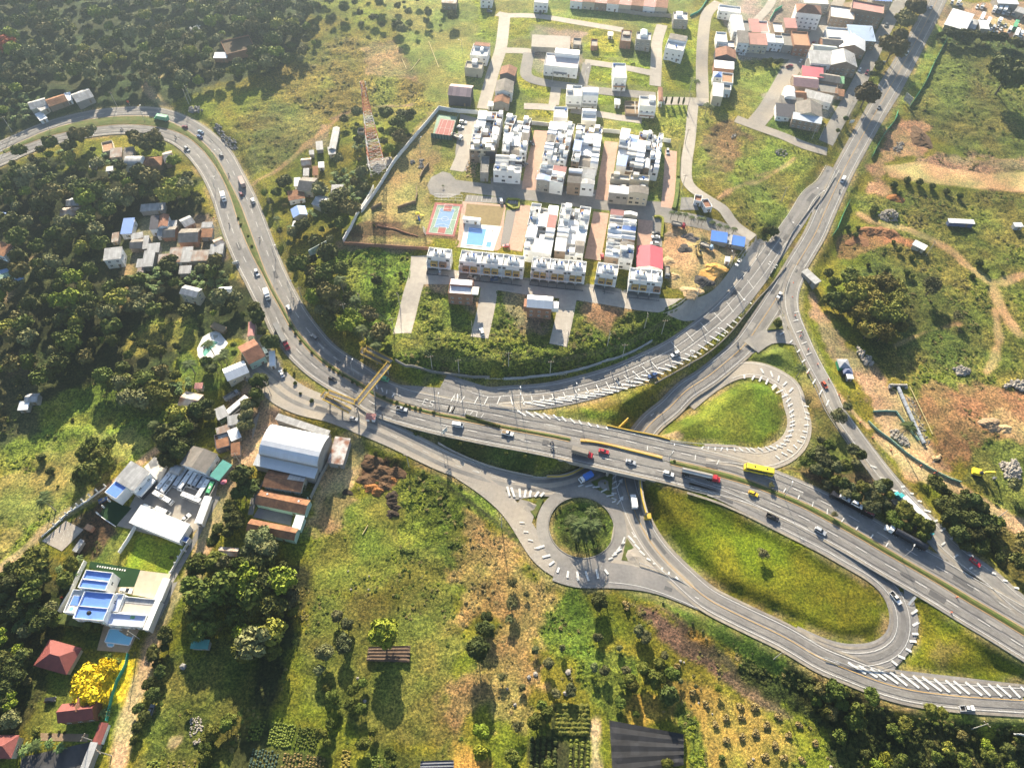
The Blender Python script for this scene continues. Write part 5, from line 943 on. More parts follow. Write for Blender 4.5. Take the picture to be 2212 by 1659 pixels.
# truck yard roofs, top right
B('very bright white sheet roofed workshop beside the avenue','G',(545,118,745,175,660,300),5,'shed',mwh,wgrey,'workshop','workshop',win=0,ov=.6);B('white roofed annex with patched skylights next to the workshop','G',(800,215,885,222,870,290),4,'shed',mwh,wgrey,'annex','shed',win=0);B('white roofed shed at the top right edge','G',(960,-40,1160,-30,1090,40),5,'shed',mwh,wgrey,'shed','shed',win=0);B('long grey-blue roof at the right edge of the truck yard','G',(1200,80,1290,110,1280,150),4,'shed',mgrey,wgrey,'shed','shed',win=0);B('low open store with mixed roof sheets behind the workshop','G',(670,190,800,225,780,300),3,'shed',mgrey,wgrey,'shed','shed',win=0)
# hillside hamlet north of the highway (crop 12)
HM=[('long narrow shed with pale sheet roof on the hillside','12',(640,1010,685,1010,690,1175),2.8,'gy',mgrey,wcr,'long_shed'),('small annex at the foot of the long shed','12',(597,1172,645,1165,650,1215),2.6,'shed',mgrey,wcr,'annex'),('hut with white and rust roof below the long shed','12',(388,1255,460,1248,462,1300),2.8,'gx',mrust,wtb,'hut'),('tiny white roofed hut on the track','12',(525,1288,562,1285,560,1320),2.4,'shed',mwh,wwh,'hut'),
 ('tiny pale hut above the large brown roof','12',(452,1195,482,1192,480,1218),2.2,'shed',mgrey,wgrey,'hut'),('brown roofed two-storey house on the hillside track','12',(400,1400,510,1410,490,1510),5,'gx',mfib,wcr,'house'),('white sheet lean-to beside the brown roofed house','12',(335,1415,375,1412,375,1465),2.8,'shed',mwh,wwh,'lean_to'),('hut with small blue-white roof behind the brown house','12',(408,1340,445,1338,445,1385),2.5,'shed',mgrey,wgrey,'hut'),
 ('white walled house with brown roof among trees','12',(280,1520,400,1500,418,1560),3.6,'shed',mclay2,wwh,'house'),('grey roofed hut deep in the banana grove','12',(630,1470,715,1468,700,1530),2.8,'shed',mgrey,wgrey,'hut'),('house with bright blue gabled roof under the trees','22',(305,105,410,80,400,150),3.2,'gy',mblue,wcr,'house'),('house with long grey roof beside the blue roof','22',(470,60,545,-10,545,130),3.4,'gy',mgrey,wcr,'house'),('round white canopy in front of the blue roofed house','22',(325,200,380,200,378,240),2.5,'hip',mwh,steel,'canopy'),('little brown outhouse beside the hillside track','12',(480,1325,515,1322,515,1380),2.4,'shed',mclay2,wcr,'outhouse'),('small ruined square hut on the slope','12',(835,1015,885,1015,885,1050),2.,'flat',soil,wgrey,'ruin'),
 ('debris-strewn shack with pale sheets on the hillside','12',(505,1130,550,1125,550,1180),2.2,'shed',mgrey,wgrey,'shack')]
# hamlet enclosed by the highway curve and roadside settlement
HM+=[('longer hut with pale blue sheet roof left of the highway','11',(225,810,350,775,365,830),3,'gx',mgrey,wcr,'hut'),('hut with brown clay roof between the pale roofs','11',(360,790,500,745,520,800),3,'gx',mclay2,wtb,'hut'),('broad hut with pale sheet roof by the forest road','11',(560,745,690,700,715,770),3.4,'gx',mgrey,wgrey,'hut'),('small white roofed annex of the forest huts','11',(285,850,345,820,360,860),2.6,'shed',mgrey,wcr,'annex'),('white shed at the lower end of the forest huts','11',(270,890,320,870,345,915),2.4,'shed',mwh,wwh,'shed'),('white jagged roof piece between the forest huts','11',(512,750,555,740,558,790),2.8,'shed',mwh,wwh,'lean_to'),('brick ruin with several roofless rooms near the rubbish tip','11',(1740,330,1960,280,1930,400),5,'flat',soil,wbrick,'ruin'),('white sheet lean-to at the foot of the brick ruin','11',(1700,425,1800,425,1795,460),3,'shed',mwh,wbrick,'lean_to'),
 ('cream roofless shell beside the curve','11',(800,1130,885,1110,880,1190),2.6,'flat',terra,wcr,'ruin'),('hut with grey-pink sheet roof below the cream shell','11',(880,1185,965,1175,965,1235),2.8,'shed',mrust,wcr,'hut'),('dark roofed hut beside the grey-pink one','11',(985,1180,1060,1170,1060,1240),2.6,'shed',mfib,wgrey,'hut'),('blue-white vaulted house inside the curve','11',(1010,1240,1140,1240,1135,1310),4.5,'vx',mgrey,wwh,'house'),('brown hip roofed house inside the curve','11',(1145,1240,1290,1235,1285,1305),3.5,'hip',mclay2,wtb,'house'),('house with patched red roof nearest the curve','11',(1285,1205,1350,1190,1362,1275),3.5,'gx',mrust,wtb,'house'),('tiny hut with pale sheet below the trees in the curve','11',(722,1282,762,1280,762,1315),2.4,'shed',mgrey,wgrey,'hut'),('tiny white hut by the tree edge inside the curve','11',(845,1325,890,1320,890,1345),2.4,'shed',mwh,wwh,'hut'),
 ('hut with white and rusty gabled roof in the forest','21',(505,95,630,90,610,160),3,'gx',mrust,wtb,'hut'),('grey roofed hut behind the rusty gabled one','21',(545,20,640,15,625,70),3,'gx',mgrey,wtb,'hut'),('long pale sheet roofed shed under the tall trees','21',(1120,75,1305,60,1300,105),3,'shed',mgrey,wgrey,'shed'),('house with solid blue roof in the roadside settlement','21',(985,190,1065,185,1055,290),3.6,'shed',mblue,wwh,'house'),('black roofed terrace house in the roadside settlement','21',(1200,170,1257,165,1250,255),5,'shed',wdark,wwh,'house'),('house with red tiled roof beside the black one','21',(1262,155,1330,148,1325,235),5,'gy',mclay,wwh,'house'),('house with pale yellow triangle roof','21',(1340,205,1395,200,1390,240),3,'shed',mgrey,wcr,'hut'),
 ('grey hut under trees right of the yellow triangle','21',(1415,190,1490,155,1510,220),3,'gx',mgrey,wgrey,'hut'),('big dark fibre roofed house','21',(1435,262,1580,255,1585,355),4,'gx',mfib,wbrick,'house'),('house with pale blue sheets next to the kerb','21',(1600,215,1675,212,1672,245),3,'shed',mgrey,wwh,'house'),('low maroon roofed hut below the pale blue sheets','21',(1602,268,1680,265,1680,320),3,'shed',mclay2,wgrey,'hut'),('hut with triangular white and brown roof by the road','21',(1680,350,1740,325,1765,385),3,'gx',mrust,wgrey,'hut'),('hut with pale sheets nearest the road','21',(1670,390,1765,385,1760,450),3,'shed',mgrey,wgrey,'hut'),
 ('brown roofed house in the middle of the settlement','21',(1305,245,1395,240,1385,320),3,'gx',mfib,wbrick,'house'),('white striped roof hut below the dark window house','21',(1255,245,1315,240,1310,310),3,'shed',mgrey,wwh,'hut'),('narrow strip roof joining two sheds','21',(1040,305,1125,290,1125,325),2.6,'shed',mgrey,wgrey,'lean_to'),('dark grey gabled house in the middle of the yard','21',(1045,345,1135,340,1130,405),3.2,'gx',mfib,wtb,'house'),('narrow upright grey sheet roof','21',(1145,325,1178,322,1175,410),3,'shed',mgrey,wgrey,'shed'),('long sloping row of white sheets, upper half','21',(1175,385,1262,378,1240,440),3.4,'shed',mgrey,wgrey,'shed'),('long sloping row of white sheets, lower half','21',(1150,445,1228,440,1205,550),3.2,'shed',mgrey,wgrey,'shed'),('pale annex left of the sloping row','21',(1092,505,1148,502,1145,555),2.8,'shed',mgrey,wgrey,'annex'),('little rusty hut at the foot of the sloping row','21',(1095,568,1135,566,1135,600),2.4,'shed',mrust,wgrey,'hut'),
 ('white two-storey house with patched roof left of the yard','21',(835,425,965,410,955,490),6,'shed',mgrey,wwh,'house'),('small shack behind the white two-storey house','21',(895,300,940,295,935,355),2.8,'shed',mrust,wgrey,'shack'),('wide hut with white and rust striped roof','21',(1355,420,1450,415,1430,515),3.4,'shed',mrust,wwh,'hut'),('grey hut beside the striped roof','21',(1455,415,1525,412,1505,515),3.2,'shed',mgrey,wgrey,'hut'),('long hut with rusty patched sheets facing the road','21',(1510,440,1650,435,1640,505),3.2,'shed',mrust,wgrey,'hut'),('low pink-grey hut left of the striped roof','21',(1260,470,1350,462,1345,520),2.8,'shed',mrust,wgrey,'hut'),('solitary hut with grey roof in the banana grove','21',(1425,560,1510,555,1500,605),3,'shed',mgrey,wgrey,'hut'),
 ('cream two-storey house with grey gabled roof among bananas','21',(1465,705,1590,735,1560,800),6,'gx',mgrey,wcr,'house'),('small white roofed house near the highway verge','21',(1732,722,1825,715,1825,765),3.4,'gx',mwh,wwh,'house'),('wooden thatched shelter beside the curvy pool','21',(1690,1000,1785,1040,1765,1070),2.6,'shed',wood,wood,'shelter'),('narrow house with faded red roof and dormer beside the highway','21',(1965,995,2010,990,1985,1100),4.5,'gy',msal,wcr,'house'),
 ('wide two-tone red and brown roofed inn','21',(1880,1190,2000,1130,2085,1260),5,'gx',mclay,wgreen,'inn'),('long barn with shiny white roof','21',(1760,1365,1920,1300,1975,1380),4,'gx',mwh,wcr,'barn'),('little red roofed kiosk in the palm garden','21',(1545,1480,1598,1478,1595,1512),2.8,'shed',msal,wcr,'kiosk'),('large barn with pinkish rusted roof','31',(1470,105,1600,130,1540,250),4,'gx',mrust,wgrey,'barn') ,('narrow white canopy beside the inn yard','21',(2130,1235,2165,1230,2205,1325),3,'shed',mwh,wwh,'canopy'),
 ('big blue roof at the left edge of the forest','21',(-60,125,55,130,10,215),4,'gx',mblue,wgrey,'barn'),('long dark roof with skylights at the left edge','21',(-60,345,110,400,20,470),4,'shed',mclay2,wwh,'hall'),('small red shed beside the sports court at left','21',(115,462,160,460,155,480),2.6,'shed',msal,wgrey,'shed'),('shack with three pale sheets in the lower forest clearing','31',(220,125,310,120,320,175),3,'gx',mgrey,wgrey,'shack'),('low shack below the three-sheet one','31',(165,190,235,185,230,240),2.6,'shed',mwh,wgrey,'shack')]
# scrapyard and workshops beside the dirt road
HM+=[('weathered flat workshop roof beside the scrapyard','31',(1690,255,1765,220,1815,280),4,'shed',mgrey,wwh,'workshop'),('pale sheet roof leaning on the scrapyard workshop','31',(1800,305,1890,285,1880,350),3.4,'shed',mgrey,wwh,'annex'),('rusty brown lean-to with loose sheets','31',(1710,400,1800,370,1830,440),3,'shed',mrust,wgrey,'lean_to'),('white canvas-like roof beside the dirt road','31',(1800,420,1870,390,1940,440),3.2,'shed',mwh,wgrey,'canopy'),('dark tar roofed workshop with scattered white sheets','31',(1690,450,1800,420,1850,520),3.5,'flat',mclay2,wdark,'workshop'),('small brown tiled workshop next to the tar roof','31',(1830,520,1890,510,1860,600),3,'shed',mclay2,wgrey,'workshop')]
for lb,c,v,h,k,rm,wm,nm in HM:B(lb,c,v,h,k,rm,wm,nm,nm.replace('_',' '),win=1 if h>3.3 and wm in (wwh,wcr,wgreen) else 0,rise=None)
# larger buildings in the lower left
B('office building with grey sheet roof and blue rear terrace beside the bus yard','L',(305,122,472,218,345,395),7,'shed',mgrey,wwh,'office_building','building',st=3.2,ov=.2,rise=.8,
  extra=lambda r,W,D,h:(MB().box(-W/2-.2,-D/2-6,-1.5,W*.1,-D/2-.05,h-.8).build('terrace_block',wwh,r),MB().box(-W/2+.1,-D/2-5.7,h-.79,W*.1-.3,-D/2-.3,h-.7).build('terrace_membrane',blueroof,r),MB().box(W/2+.05,-D/2,3.2,W/2+2.2,D/2-1,4.3).build('balcony',wwh,r),MB().box(W/2+.05,-D/2,-1,W/2+1.6,D/2-2,3.1).build('lower_storey',wdark,r)))
B('long white canopy roof between the bus yard and the bright lawn','L',(395,520,828,690,745,845),4.2,'shed',mat('flat_white_roof',(.76,.76,.75),.5,.07,.2,tile=(30,4.5,0,.06)),wwh,'covered_parking','canopy',win=0,rise=.5,door=0)
B('workshop with weathered fibre roof and white frame front beside the teal sheet','L',(855,-20,1075,52,975,215),5,'gy',mfib,wwh,'workshop','workshop',rise=1.2)
B('teal sheet roofed lean-to beside the dirt road','L',(1130,110,1205,150,1125,300),3,'shed',mteal,wgrey,'lean_to','lean-to',win=0,rise=.3);B('small ribbed vault roof beside the parked buses','L',(690,138,780,165,735,240),3.5,'vx',mgrey,wgrey,'shed','shed',win=0,door=0)
B('white roofed entrance wall with gate on the right of the bus yard','L',(965,435,1020,440,925,670),3.6,'gy',mwh,wwh,'gatehouse','gatehouse',win=0);B('tiny blue membrane roof at the lower corner of the bus yard','L',(765,780,832,805,805,850),2.8,'flat',blueroof,wwh,'pump_room','shed',win=0)
B('big barrel vaulted sports hall with ribbed white roof','M',(225,118,595,195,505,385),7.5,'vx',mat('vault_roof',(.74,.76,.80),.5,.1,.3,tile=(2.0,40,0,.08),wave=('X',1.4)),wgrey,'sports_hall','hall',win=0,rise=3.6)
B('triangular pale roof strip behind the barrel vaulted hall','M',(262,50,590,160,570,190),4.4,'shed',mgrey,wgrey,'annex','annex',win=0,rise=.2) ;B('pale lean-to roof along the front of the barrel vaulted hall','M',(130,315,515,400,495,462),5,'shed',mat('pale_sheet',(.66,.68,.70),.5,.12,.3,wave=('X',1.6)),wgrey,'annex','annex',win=0,rise=.8)
B('free-standing shed with white and rusty striped sheets','M',(632,203,722,215,665,370),4.2,'shed',mat('striped_rust_sheet',(.72,.70,.68),.7,.2,.5,wave=('X',1.6),col2=(.33,.15,.09),f2=.5,s2=.3,tile=(1.6,2.4,0,.25)),wgrey,'shed','shed',win=0,rise=.8)
B('old clay tiled house with pale sheet corner, just below the hall','M',(200,412,438,448,402,548),4,'gx',mclay2,wcr,rise=1.2,extra=lambda r,W,D,h:MB().quad((W*.08,D*.02,h+1.55),(W/2+.4,D*.02,h+1.55),(W/2+.4,D/2+.4,h+.35),(W*.08,D/2+.4,h+.35)).build('sheet_patch',mgrey,r))
B('long clay tiled wing behind the paved courtyard','M',(150,540,462,605,428,692),4,'gx',mclay2,wgreen,'house_wing','house',rise=1.4,win=0,extra=lambda r,W,D,h:MB().box(-W*.35,D*.2,h+.7,-W*.32,D*.3,h+1.2).box(W*.3,D*.15,h+.75,W*.33,D*.28,h+1.2).build('skylight',mwh,r))
B('long clay tiled wing in front of the paved courtyard','M',(85,730,385,790,350,858),4,'gx',mclay2,wgreen,'house_wing','house',rise=1.3,win=0);B('short brown and white roof linking the two clay wings','M',(378,705,424,712,390,790),3.8,'shed',mat('sheet_white',(.7,.7,.7),.6),wgreen,'house_wing','house',win=0,rise=.2)
patch('courtyard',P('M',130,655,350,700,340,770,95,715),mat('courtyard_tile',(.22,.20,.22),.8,.2),.12)
patch('lane',P('M',95,520,170,470,130,560,95,700,60,700),conc2,.1)
# blue-roofed villa
def flat(label,crop,v,h,m,wall=wwh,name='house',cat='house',**k):return B(label,crop,v,h,'flat',m,wall,name,cat,**k)
vr=flat('villa wing with upper bright blue roof terrace','N',(440,172,645,195,590,330),6.5,blueroof,cat='villa',extra=mi(('box',-.02,.0,.96,.02,-.1,wwh,wwh)))
flat('villa wing with lower blue roof terrace and black aerial','N',(430,330,655,350,590,560),6.5,blueroof,cat='villa',extra=lambda r,W,D,h:(MB().box(-W/2+.2,-.6,h-.41,W/2-.2,-.4,h+.1).build('ridge',wwh,r),MB().cyl((-.5,-D*.28,h-.4),(-.5,-D*.28,h+2),.05).cyl((-.5,-D*.28,h+.6),(-.2,-D*.3,h+1.1),.9,.2,8).build('satellite_dish',black,r)))
flat('narrow terrace with round jacuzzi on the left of the villa','N',(345,320,435,328,345,500),5.6,terrace,cat='villa',extra=lambda r,W,D,h:(MB().box(-W*.3,-D*.15,h-.41,W*.35,D*.25,h-.2).build('blue_canopy',blueroof,r),MB().cyl((0,-D*.33,h-.4),(0,-D*.33,h+.05),1.2,1.2,14).build('jacuzzi',wwh,r),MB().cyl((0,-D*.33,h+.06),(0,-D*.33,h+.08),.85,.85,14).build('jacuzzi_water',poolcyan,r)))
flat('L-shaped pale blue membrane roof of the villa, front part','N',(625,495,900,515,865,605),4,mat('pale_blue_membrane',(.42,.50,.72),.6,.12,.5),cat='villa',extra=lambda r,W,D,h:MB().box(W*.05,D*.15,h-.41,W*.17,D*.4,h-.38).build('green_patch',mgreen,r))
flat('pale blue membrane roof strip beside the forecourt','N',(668,348,732,355,670,490),4,mat('pale_blue_membrane',(.42,.50,.72)),cat='villa',win=0);flat('sunken beige courtyard roof with grey skylight strip','N',(735,372,970,395,915,520),3.2,mat('beige_floor',(.52,.47,.40),.85,.15),cat='villa',win=0,extra=lambda r,W,D,h:MB().box(-W/2+.2,D*.15,h-.41,W/2-.2,D/2-.2,h-.3).build('skylight',mgrey,r))
B('white pitched gate roof beside the villa forecourt','N',(1022,240,1065,246,990,395),3.4,'gy',mwh,wwh,'gatehouse','gatehouse',win=0);B('white colonnade wing along the lane','N',(965,400,1000,405,905,625),4,'slab',wwh,wwh,'colonnade','villa',win=0)
B('pavilion with maroon hip roof','N',(165,708,390,770,290,950),3.2,'hip',mmaroon,wcr,'pavilion','pavilion',win=0,rise=2.6,ov=.6)
B('steep red tiled house with cross gable beside the yellow tree','41',(495,1160,760,1130,770,1260),5,'gx',mmaroon,mat('timber_wall',(.2,.1,.05),.8),win=1,rise=2.5,extra=lambda r,W,D,h:roof_on(r,'gy',mclay,-W*.12,-.2,W*.22,D/2+2.5,h+.4,wood,rise=2.2,name='cross_gable'))
B('house with red hip roof in the lower left corner','41',(-90,1410,140,1410,140,1570),4,'hip',mmaroon,wcr,ov=.5);B('narrow maroon roofed entrance gate with white coping','41',(790,1305,845,1310,815,1465),3,'gy',mmaroon,wwh,'entrance_gate','gate',win=0);B('tall narrow white sheet roof at the bottom edge','41',(722,1460,765,1465,745,1760),4,'shed',mgrey,wgrey,'shed','shed',win=0,rise=.3)
B('hut with teal roof in the shade of the big trees','41',(1525,650,1650,655,1640,715),2.6,'shed',mteal,wgrey,'hut','hut',win=0);B('hut with pinkish roof hidden between tree crowns','31',(1740,1330,1880,1340,1850,1395),3.5,'gx',mrust,wgrey,'hut','hut',win=0)
B('small brick storage box on the building site','31',(690,1145,740,1165,710,1200),2,'slab',terra,wbrick,'storage_box','shed',win=0);B('long narrow grey site shed roof','31',(640,1275,662,1285,610,1365),2.2,'shed',mgrey,wgrey,'site_shed','shed',win=0)
# field structures, right
B('long white container cabin in the meadow','24',(1618,180,1812,190,1808,215),2.8,'shed',mwh,mat('navy_wall',(.1,.13,.25),.7),'site_cabin','cabin',win=0,rise=.2);B('small white prefab hut beside the dirt track','24',(1360,352,1448,395,1420,422),2.6,'shed',mwh,wcr,'prefab_hut','hut',rise=.2)
B('tiny white shelter at the right edge of the meadow','24',(2130,215,2190,215,2190,240),2.5,'shed',mwh,steel,'shelter','shelter',win=0,rise=.2);B('long weathered trailer shed beside the avenue embankment','24',(505,580,608,672,575,700),3,'shed',mgrey,wgrey,'trailer_shed','shed',win=0,rise=.1)
B('tarpaulin covered site shelter with white rim and green side','24',(742,1288,820,1288,838,1350),3,'hip',mat('tarp_grey',(.32,.34,.38),.7,.2),meshgreen,'site_shelter','shelter',win=0);B('blue-grey pyramid tent next to the tarpaulin shelter','24',(785,1350,850,1355,850,1400),2.6,'hip',mat('tent_blue',(.15,.18,.3),.7,.2),wdark,'tent','tent',win=0);B('small white awning below the pyramid tent','24',(815,1405,855,1405,865,1435),2.4,'shed',mwh,steel,'awning','awning',win=0,rise=.1)
for k,v in enumerate([(1632,282,1750,300,1740,365),(1795,318,1890,335,1875,395)]):B('blue tarpaulin tent, %s of the two by the palm row' % ('left','right')[k],'23',v,3,'shed',mat('blue_tarp',(.07,.22,.68),.6,.12),wgrey,'tarpaulin_tent','tent',win=0,rise=.8,group='blue tarpaulin tents',door=0)
B('grey sheet bay between the two blue tents','23',(1755,308,1790,315,1785,380),2.8,'shed',mgrey,wgrey,'bay','shed',win=0,rise=.5);B('small white container office beside the dump truck','23',(1740,475,1775,480,1765,515),2.5,'slab',mwh,wwh,'container_office','cabin',win=0)
B('little red and white roadside kiosk by the footbridge','32',(905,275,970,280,955,320),2.6,'hip',msal,wwh,'kiosk','kiosk',win=0)
# black net shade house and crop beds
def net(label,crop,v,h,m,name='shade_house'):
 g=[on(p) for p in P(crop,*v)];c=sum(g)/len(g);r=root(name,c,0,label,'shade house');mb=MB();A,B_,C_,D_=g;n_=14;k=9;V={}
 for i in range(n_+1):
  for j in range(k+1):
   p=(A*(1-i/n_)+B_*(i/n_))*(1-j/k)+(D_*(1-i/n_)+C_*(i/n_))*(j/k);V[i,j]=(p[0]-c[0],p[1]-c[1],p[2]-c[2]+h-(.25 if j % 2 else 0)-.5*random.random()*(i in (0,n_)))
 for i in range(n_):
  for j in range(k):mb.quad(V[i,j],V[i,j+1],V[i+1,j+1],V[i+1,j])
 mb.build('net_roof',m,r);mb=MB()
 for i in range(0,n_+1,3):
  for j in range(0,k+1,3):p=V[i,j];mb.cyl((p[0],p[1],-1),(p[0],p[1],p[2]),.06,n=5)
 mb.build('post',wood,r)
net('large black net shade house at the bottom edge','43',(818,1290,1400,1400,1400,1640,845,1740),2.6,shadenet);net('dark net tunnels at the bottom edge left of the path','42',(1330,1610,1590,1600,1590,1720,1320,1720),2.2,mat('dark_net',(.05,.06,.09),.6));net('torn brown net frame behind the bright green tree','42',(920,710,1250,700,1240,830,900,820),1.6,mat('brown_net',(.12,.08,.055),.9,.5))
def beds(crop,v,rows,m,h=.5,kind='vegetable_bed'):
 """crop rows: one mesh of planted ridges"""
 A,B_,C_,D_=[on(p) for p in P(crop,*v)];mb=MB();R_=random.Random(rows)
 for i in range(rows):
  t=(i+.5)/rows;p=A*(1-t)+B_*t;q=D_*(1-t)+C_*t;L_=np.linalg.norm(q-p);n_=int(L_/.8)
  for k in range(n_):
   if R_.random()<.93:u=(k+R_.random())/n_;c=p*(1-u)+q*u;mb.ico((c[0],c[1],gz(c[0],c[1])+h*.4),h*R_.uniform(.7,1.15),1,.25,.8,R_)
 o=mb.build(kind,m);tag(o,kind='stuff');return o
beds('42',(0,1290,110,1290,60,1450,-60,1440),6,Lmid);beds('42',(160,1290,350,1320,300,1500,110,1470),10,mat('leaves_bed',(.16,.2,.03),.8,.4));beds('42',(370,1330,540,1350,500,1520,320,1500),9,Lmid);beds('42',(0,1500,220,1530,180,1700,-40,1680),9,mat('leaves_bluegreen',(.06,.10,.07),.8,.4));beds('42',(250,1530,580,1570,560,1720,210,1700),13,Lbrown);beds('42',(710,1520,780,1525,760,1680,690,1680),4,mat('leaves_ochre',(.25,.2,.04),.8,.4));beds('42',(940,1560,1010,1570,1000,1700,930,1700),3,Lmid)
beds('43',(400,1150,400,1400,660,1405,650,1155),7,Lmid,1.1);beds('43',(190,1410,420,1420,410,1700,180,1700),5,Ldark,.9);beds('43',(500,1440,680,1440,670,1700,490,1700),4,Lmid,.7);beds('41',(1160,1600,1270,1600,1260,1720,1150,1720),5,mat('leaves_bed',(.16,.2,.03)));beds('41',(1310,1600,1600,1610,1590,1720,1300,1720),7,Lbrown)
# pools
def pool(label,crop,v,m,z=.16,name='swimming_pool',rim=wwh):
 g=[on(p) for p in P(crop,*v)];c=sum(g)/len(g);c[2]=gz(c[0],c[1]);r=root(name,c,0,label,'pool');loc=[(p[0]-c[0],p[1]-c[1]) for p in g]
 if len(loc)>5:loc=[tuple(p) for p in curve([np.array([*p,0]) for p in loc+[loc[0]]],.8)[:-1,:2]]
 a=sum(loc[i][0]*loc[(i+1) % len(loc)][1]-loc[(i+1) % len(loc)][0]*loc[i][1] for i in range(len(loc)));loc=loc if a>0 else loc[::-1]
 MB().prism(loc,-.3,z+.06).build('water',m,r);mb=MB();ct=np.mean(loc,axis=0);n_=len(loc)
 for i in range(n_):
  p=np.array(loc[i]);q=np.array(loc[(i+1) % n_]);e=q-p;e/=np.hypot(*e)+1e-9;o_=np.array([e[1],-e[0]])*.35;mb.quad((*p,z+.12),(*(p+o_),z+.12),(*(q+o_),z+.12),(*q,z+.12));mb.quad((*(p+o_),-.2),(*(q+o_),-.2),(*(q+o_),z+.12),(*(p+o_),z+.12))
 mb.build('coping',rim,r);return r
pool('rectangular blue pool of the gated estate','22',(1710,248,1845,262,1815,395,1685,385),poolblue);pool('small square children pool beside the blue pool','22',(1850,360,1888,364,1878,408,1840,404),poolblue);pool('curvy green pool with white deck beside the palm','21',(1690,1145,1740,1160,1745,1190,1700,1220,1680,1260,1640,1270,1605,1255,1610,1210,1635,1200,1605,1180,1625,1150),poolgreen)
pool('little round basin above the green pool','21',(1680,1095,1725,1095,1720,1125,1690,1130),mat('pale_basin',(.45,.42,.34),.5));pool('pale cyan swimming pool below the villa','41',(870,565,1062,582,1020,688,835,665),poolcyan);pool('small semicircular bath beside the cyan pool','41',(850,672,900,678,890,700,855,697),poolcyan)
# walls, fences, netting
def wline(label,crop,v,h,m,t=.25,name='boundary_wall',cat='wall',step=3.,curved=False,lean=0,group=None):
 g=[on(p,h if lean else 0) for p in P(crop,*v)];c=np.array(g);c=curve(c,step) if curved else np.concatenate([np.array([g[i]*(1-s)+g[i+1]*s for s in np.linspace(0,1,max(2,int(np.linalg.norm(g[i+1]-g[i])/step)),endpoint=False)]) for i in range(len(g)-1)]+[np.array([g[-1]])])
 for p in c:p[2]=gz(p[0],p[1])
 o0=c[0].copy();l=ring(c,t,.5)-o0;r_=ring(c,t,-.5)-o0;mb=MB();
 for i in range(len(c)-1):
  a,b,d,e=r_[i],r_[i+1],l[i+1],l[i];z0=a[2];z1=z0 if step>2.9 and not curved else b[2]
  mb.quad((*a[:2],z0+h),(*b[:2],z1+h),(*d[:2],z1+h),(*e[:2],z0+h));mb.quad((*a[:2],z0-1),(*b[:2],z1-1),(*b[:2],z1+h),(*a[:2],z0+h));mb.quad((*d[:2],z1-1),(*e[:2],z0-1),(*e[:2],z0+h),(*d[:2],z1+h))
 for i in (0,len(c)-1):a,e=r_[i],l[i];mb.quad((*a[:2],a[2]-1),(*a[:2],a[2]+h),(*e[:2],e[2]+h),(*e[:2],e[2]-1))
 o=mb.build(name,m);o.location=tuple(o0);return tag(o,label,cat,group)
wline('tall white perimeter wall of the gated estate','12',(1780,905,1560,885,1470,870,1380,980,1250,1130,1120,1290,1040,1420,950,1560,860,1680),2.8,wwh);wline('white perimeter wall continuing down to the brick corner','22',(960,-60,900,50,830,150,780,260,720,372),2.8,wwh)
wline('long red brick wall below the dark slope','22',(724,385,900,398,1100,410,1390,425),2.2,mat('orange_brick',(.42,.22,.15),.9,.3,.7,tile=(3,9,0,.15)));wline('brick edge at the top of the bare slope','22',(980,235,1120,262,1305,318),.8,wbrick,name='low_wall');wline('white wall between the middle and right back blocks','13',(765,1045,915,1060),2.6,wwh);wline('white wall behind the first brick street','13',(205,985,350,1000),2.6,wwh)
wline('white wall right of the right back block','13',(1245,1120,1305,1130),2.6,wwh);wline('old brick hedge wall near the tennis court, upper curved one','T',(1815,220,1720,340,1650,480),1.8,wood,.5,'screen_wall',curved=True);wline('free-standing lawn wall, upright one in the middle','T',(1575,680,1590,790,1568,910),1.6,wood,.5,'screen_wall',curved=True);wline('free-standing lawn wall, straight one in front of the playground','T',(1205,1085,1570,970),2.0,wood,.5,'screen_wall');wline('free-standing lawn wall, bent one near the white perimeter','T',(690,1110,780,1060,890,1005),2,wood,.5,'screen_wall',curved=True)
wline('clipped low hedge around the palm row','23',(1175,170,1240,180,1235,330),1.2,Llime,1.2,'hedge','hedge',step=1.5,curved=True);wline('long yellow-green hedge beside the entrance road','13',(1378,1150,1372,1300,1365,1400),1.,Llime,1.4,'hedge','hedge',step=1.5,curved=True);wline('second strip of hedge right of the last brick street','13',(1362,1420,1350,1560,1330,1650),1.2,Lmid,2,'hedge','hedge',step=1.5,curved=True)
wline('square clipped yellow hedge around the small planter','12',(2010,1575,2105,1580,2098,1645,2055,1650,2000,1610,2010,1575),.9,Lyell,1.,'hedge','hedge',step=1.2);wline('retaining wall with painted graffiti at the top of the grass bank','22',(1130,1300,1210,1345,1400,1385,1620,1418,1870,1435)+() ,1.6,conc2,.4,'retaining_wall',curved=True)
wline('retaining wall continuing right with worn blue and white paint','23',(-10,1445,200,1430,450,1400,650,1355,850,1290,1020,1225,1160,1145),1.4,mat('painted_wall',(.4,.42,.44),.8,.4,.5),.4,'retaining_wall',curved=True)
wline('vine covered stone wall between the two avenue branches','23',(1180,1480,1400,1360,1600,1240,1750,1110,1870,970,1990,820,2100,700,2212,560),.9,mat('stone_kerb',(.2,.18,.15),.9,.3),.5,'parapet_wall',curved=True);wline('dark conc kerb wall splitting the avenue','14',(720,1400,640,1540,560,1650),.9,conc2,.4,'parapet_wall',curved=True);wline('concrete parapet splitting the avenue further down','24',(600,0,480,160,380,300,300,460,210,620),.9,conc2,.5,'parapet_wall',curved=True)
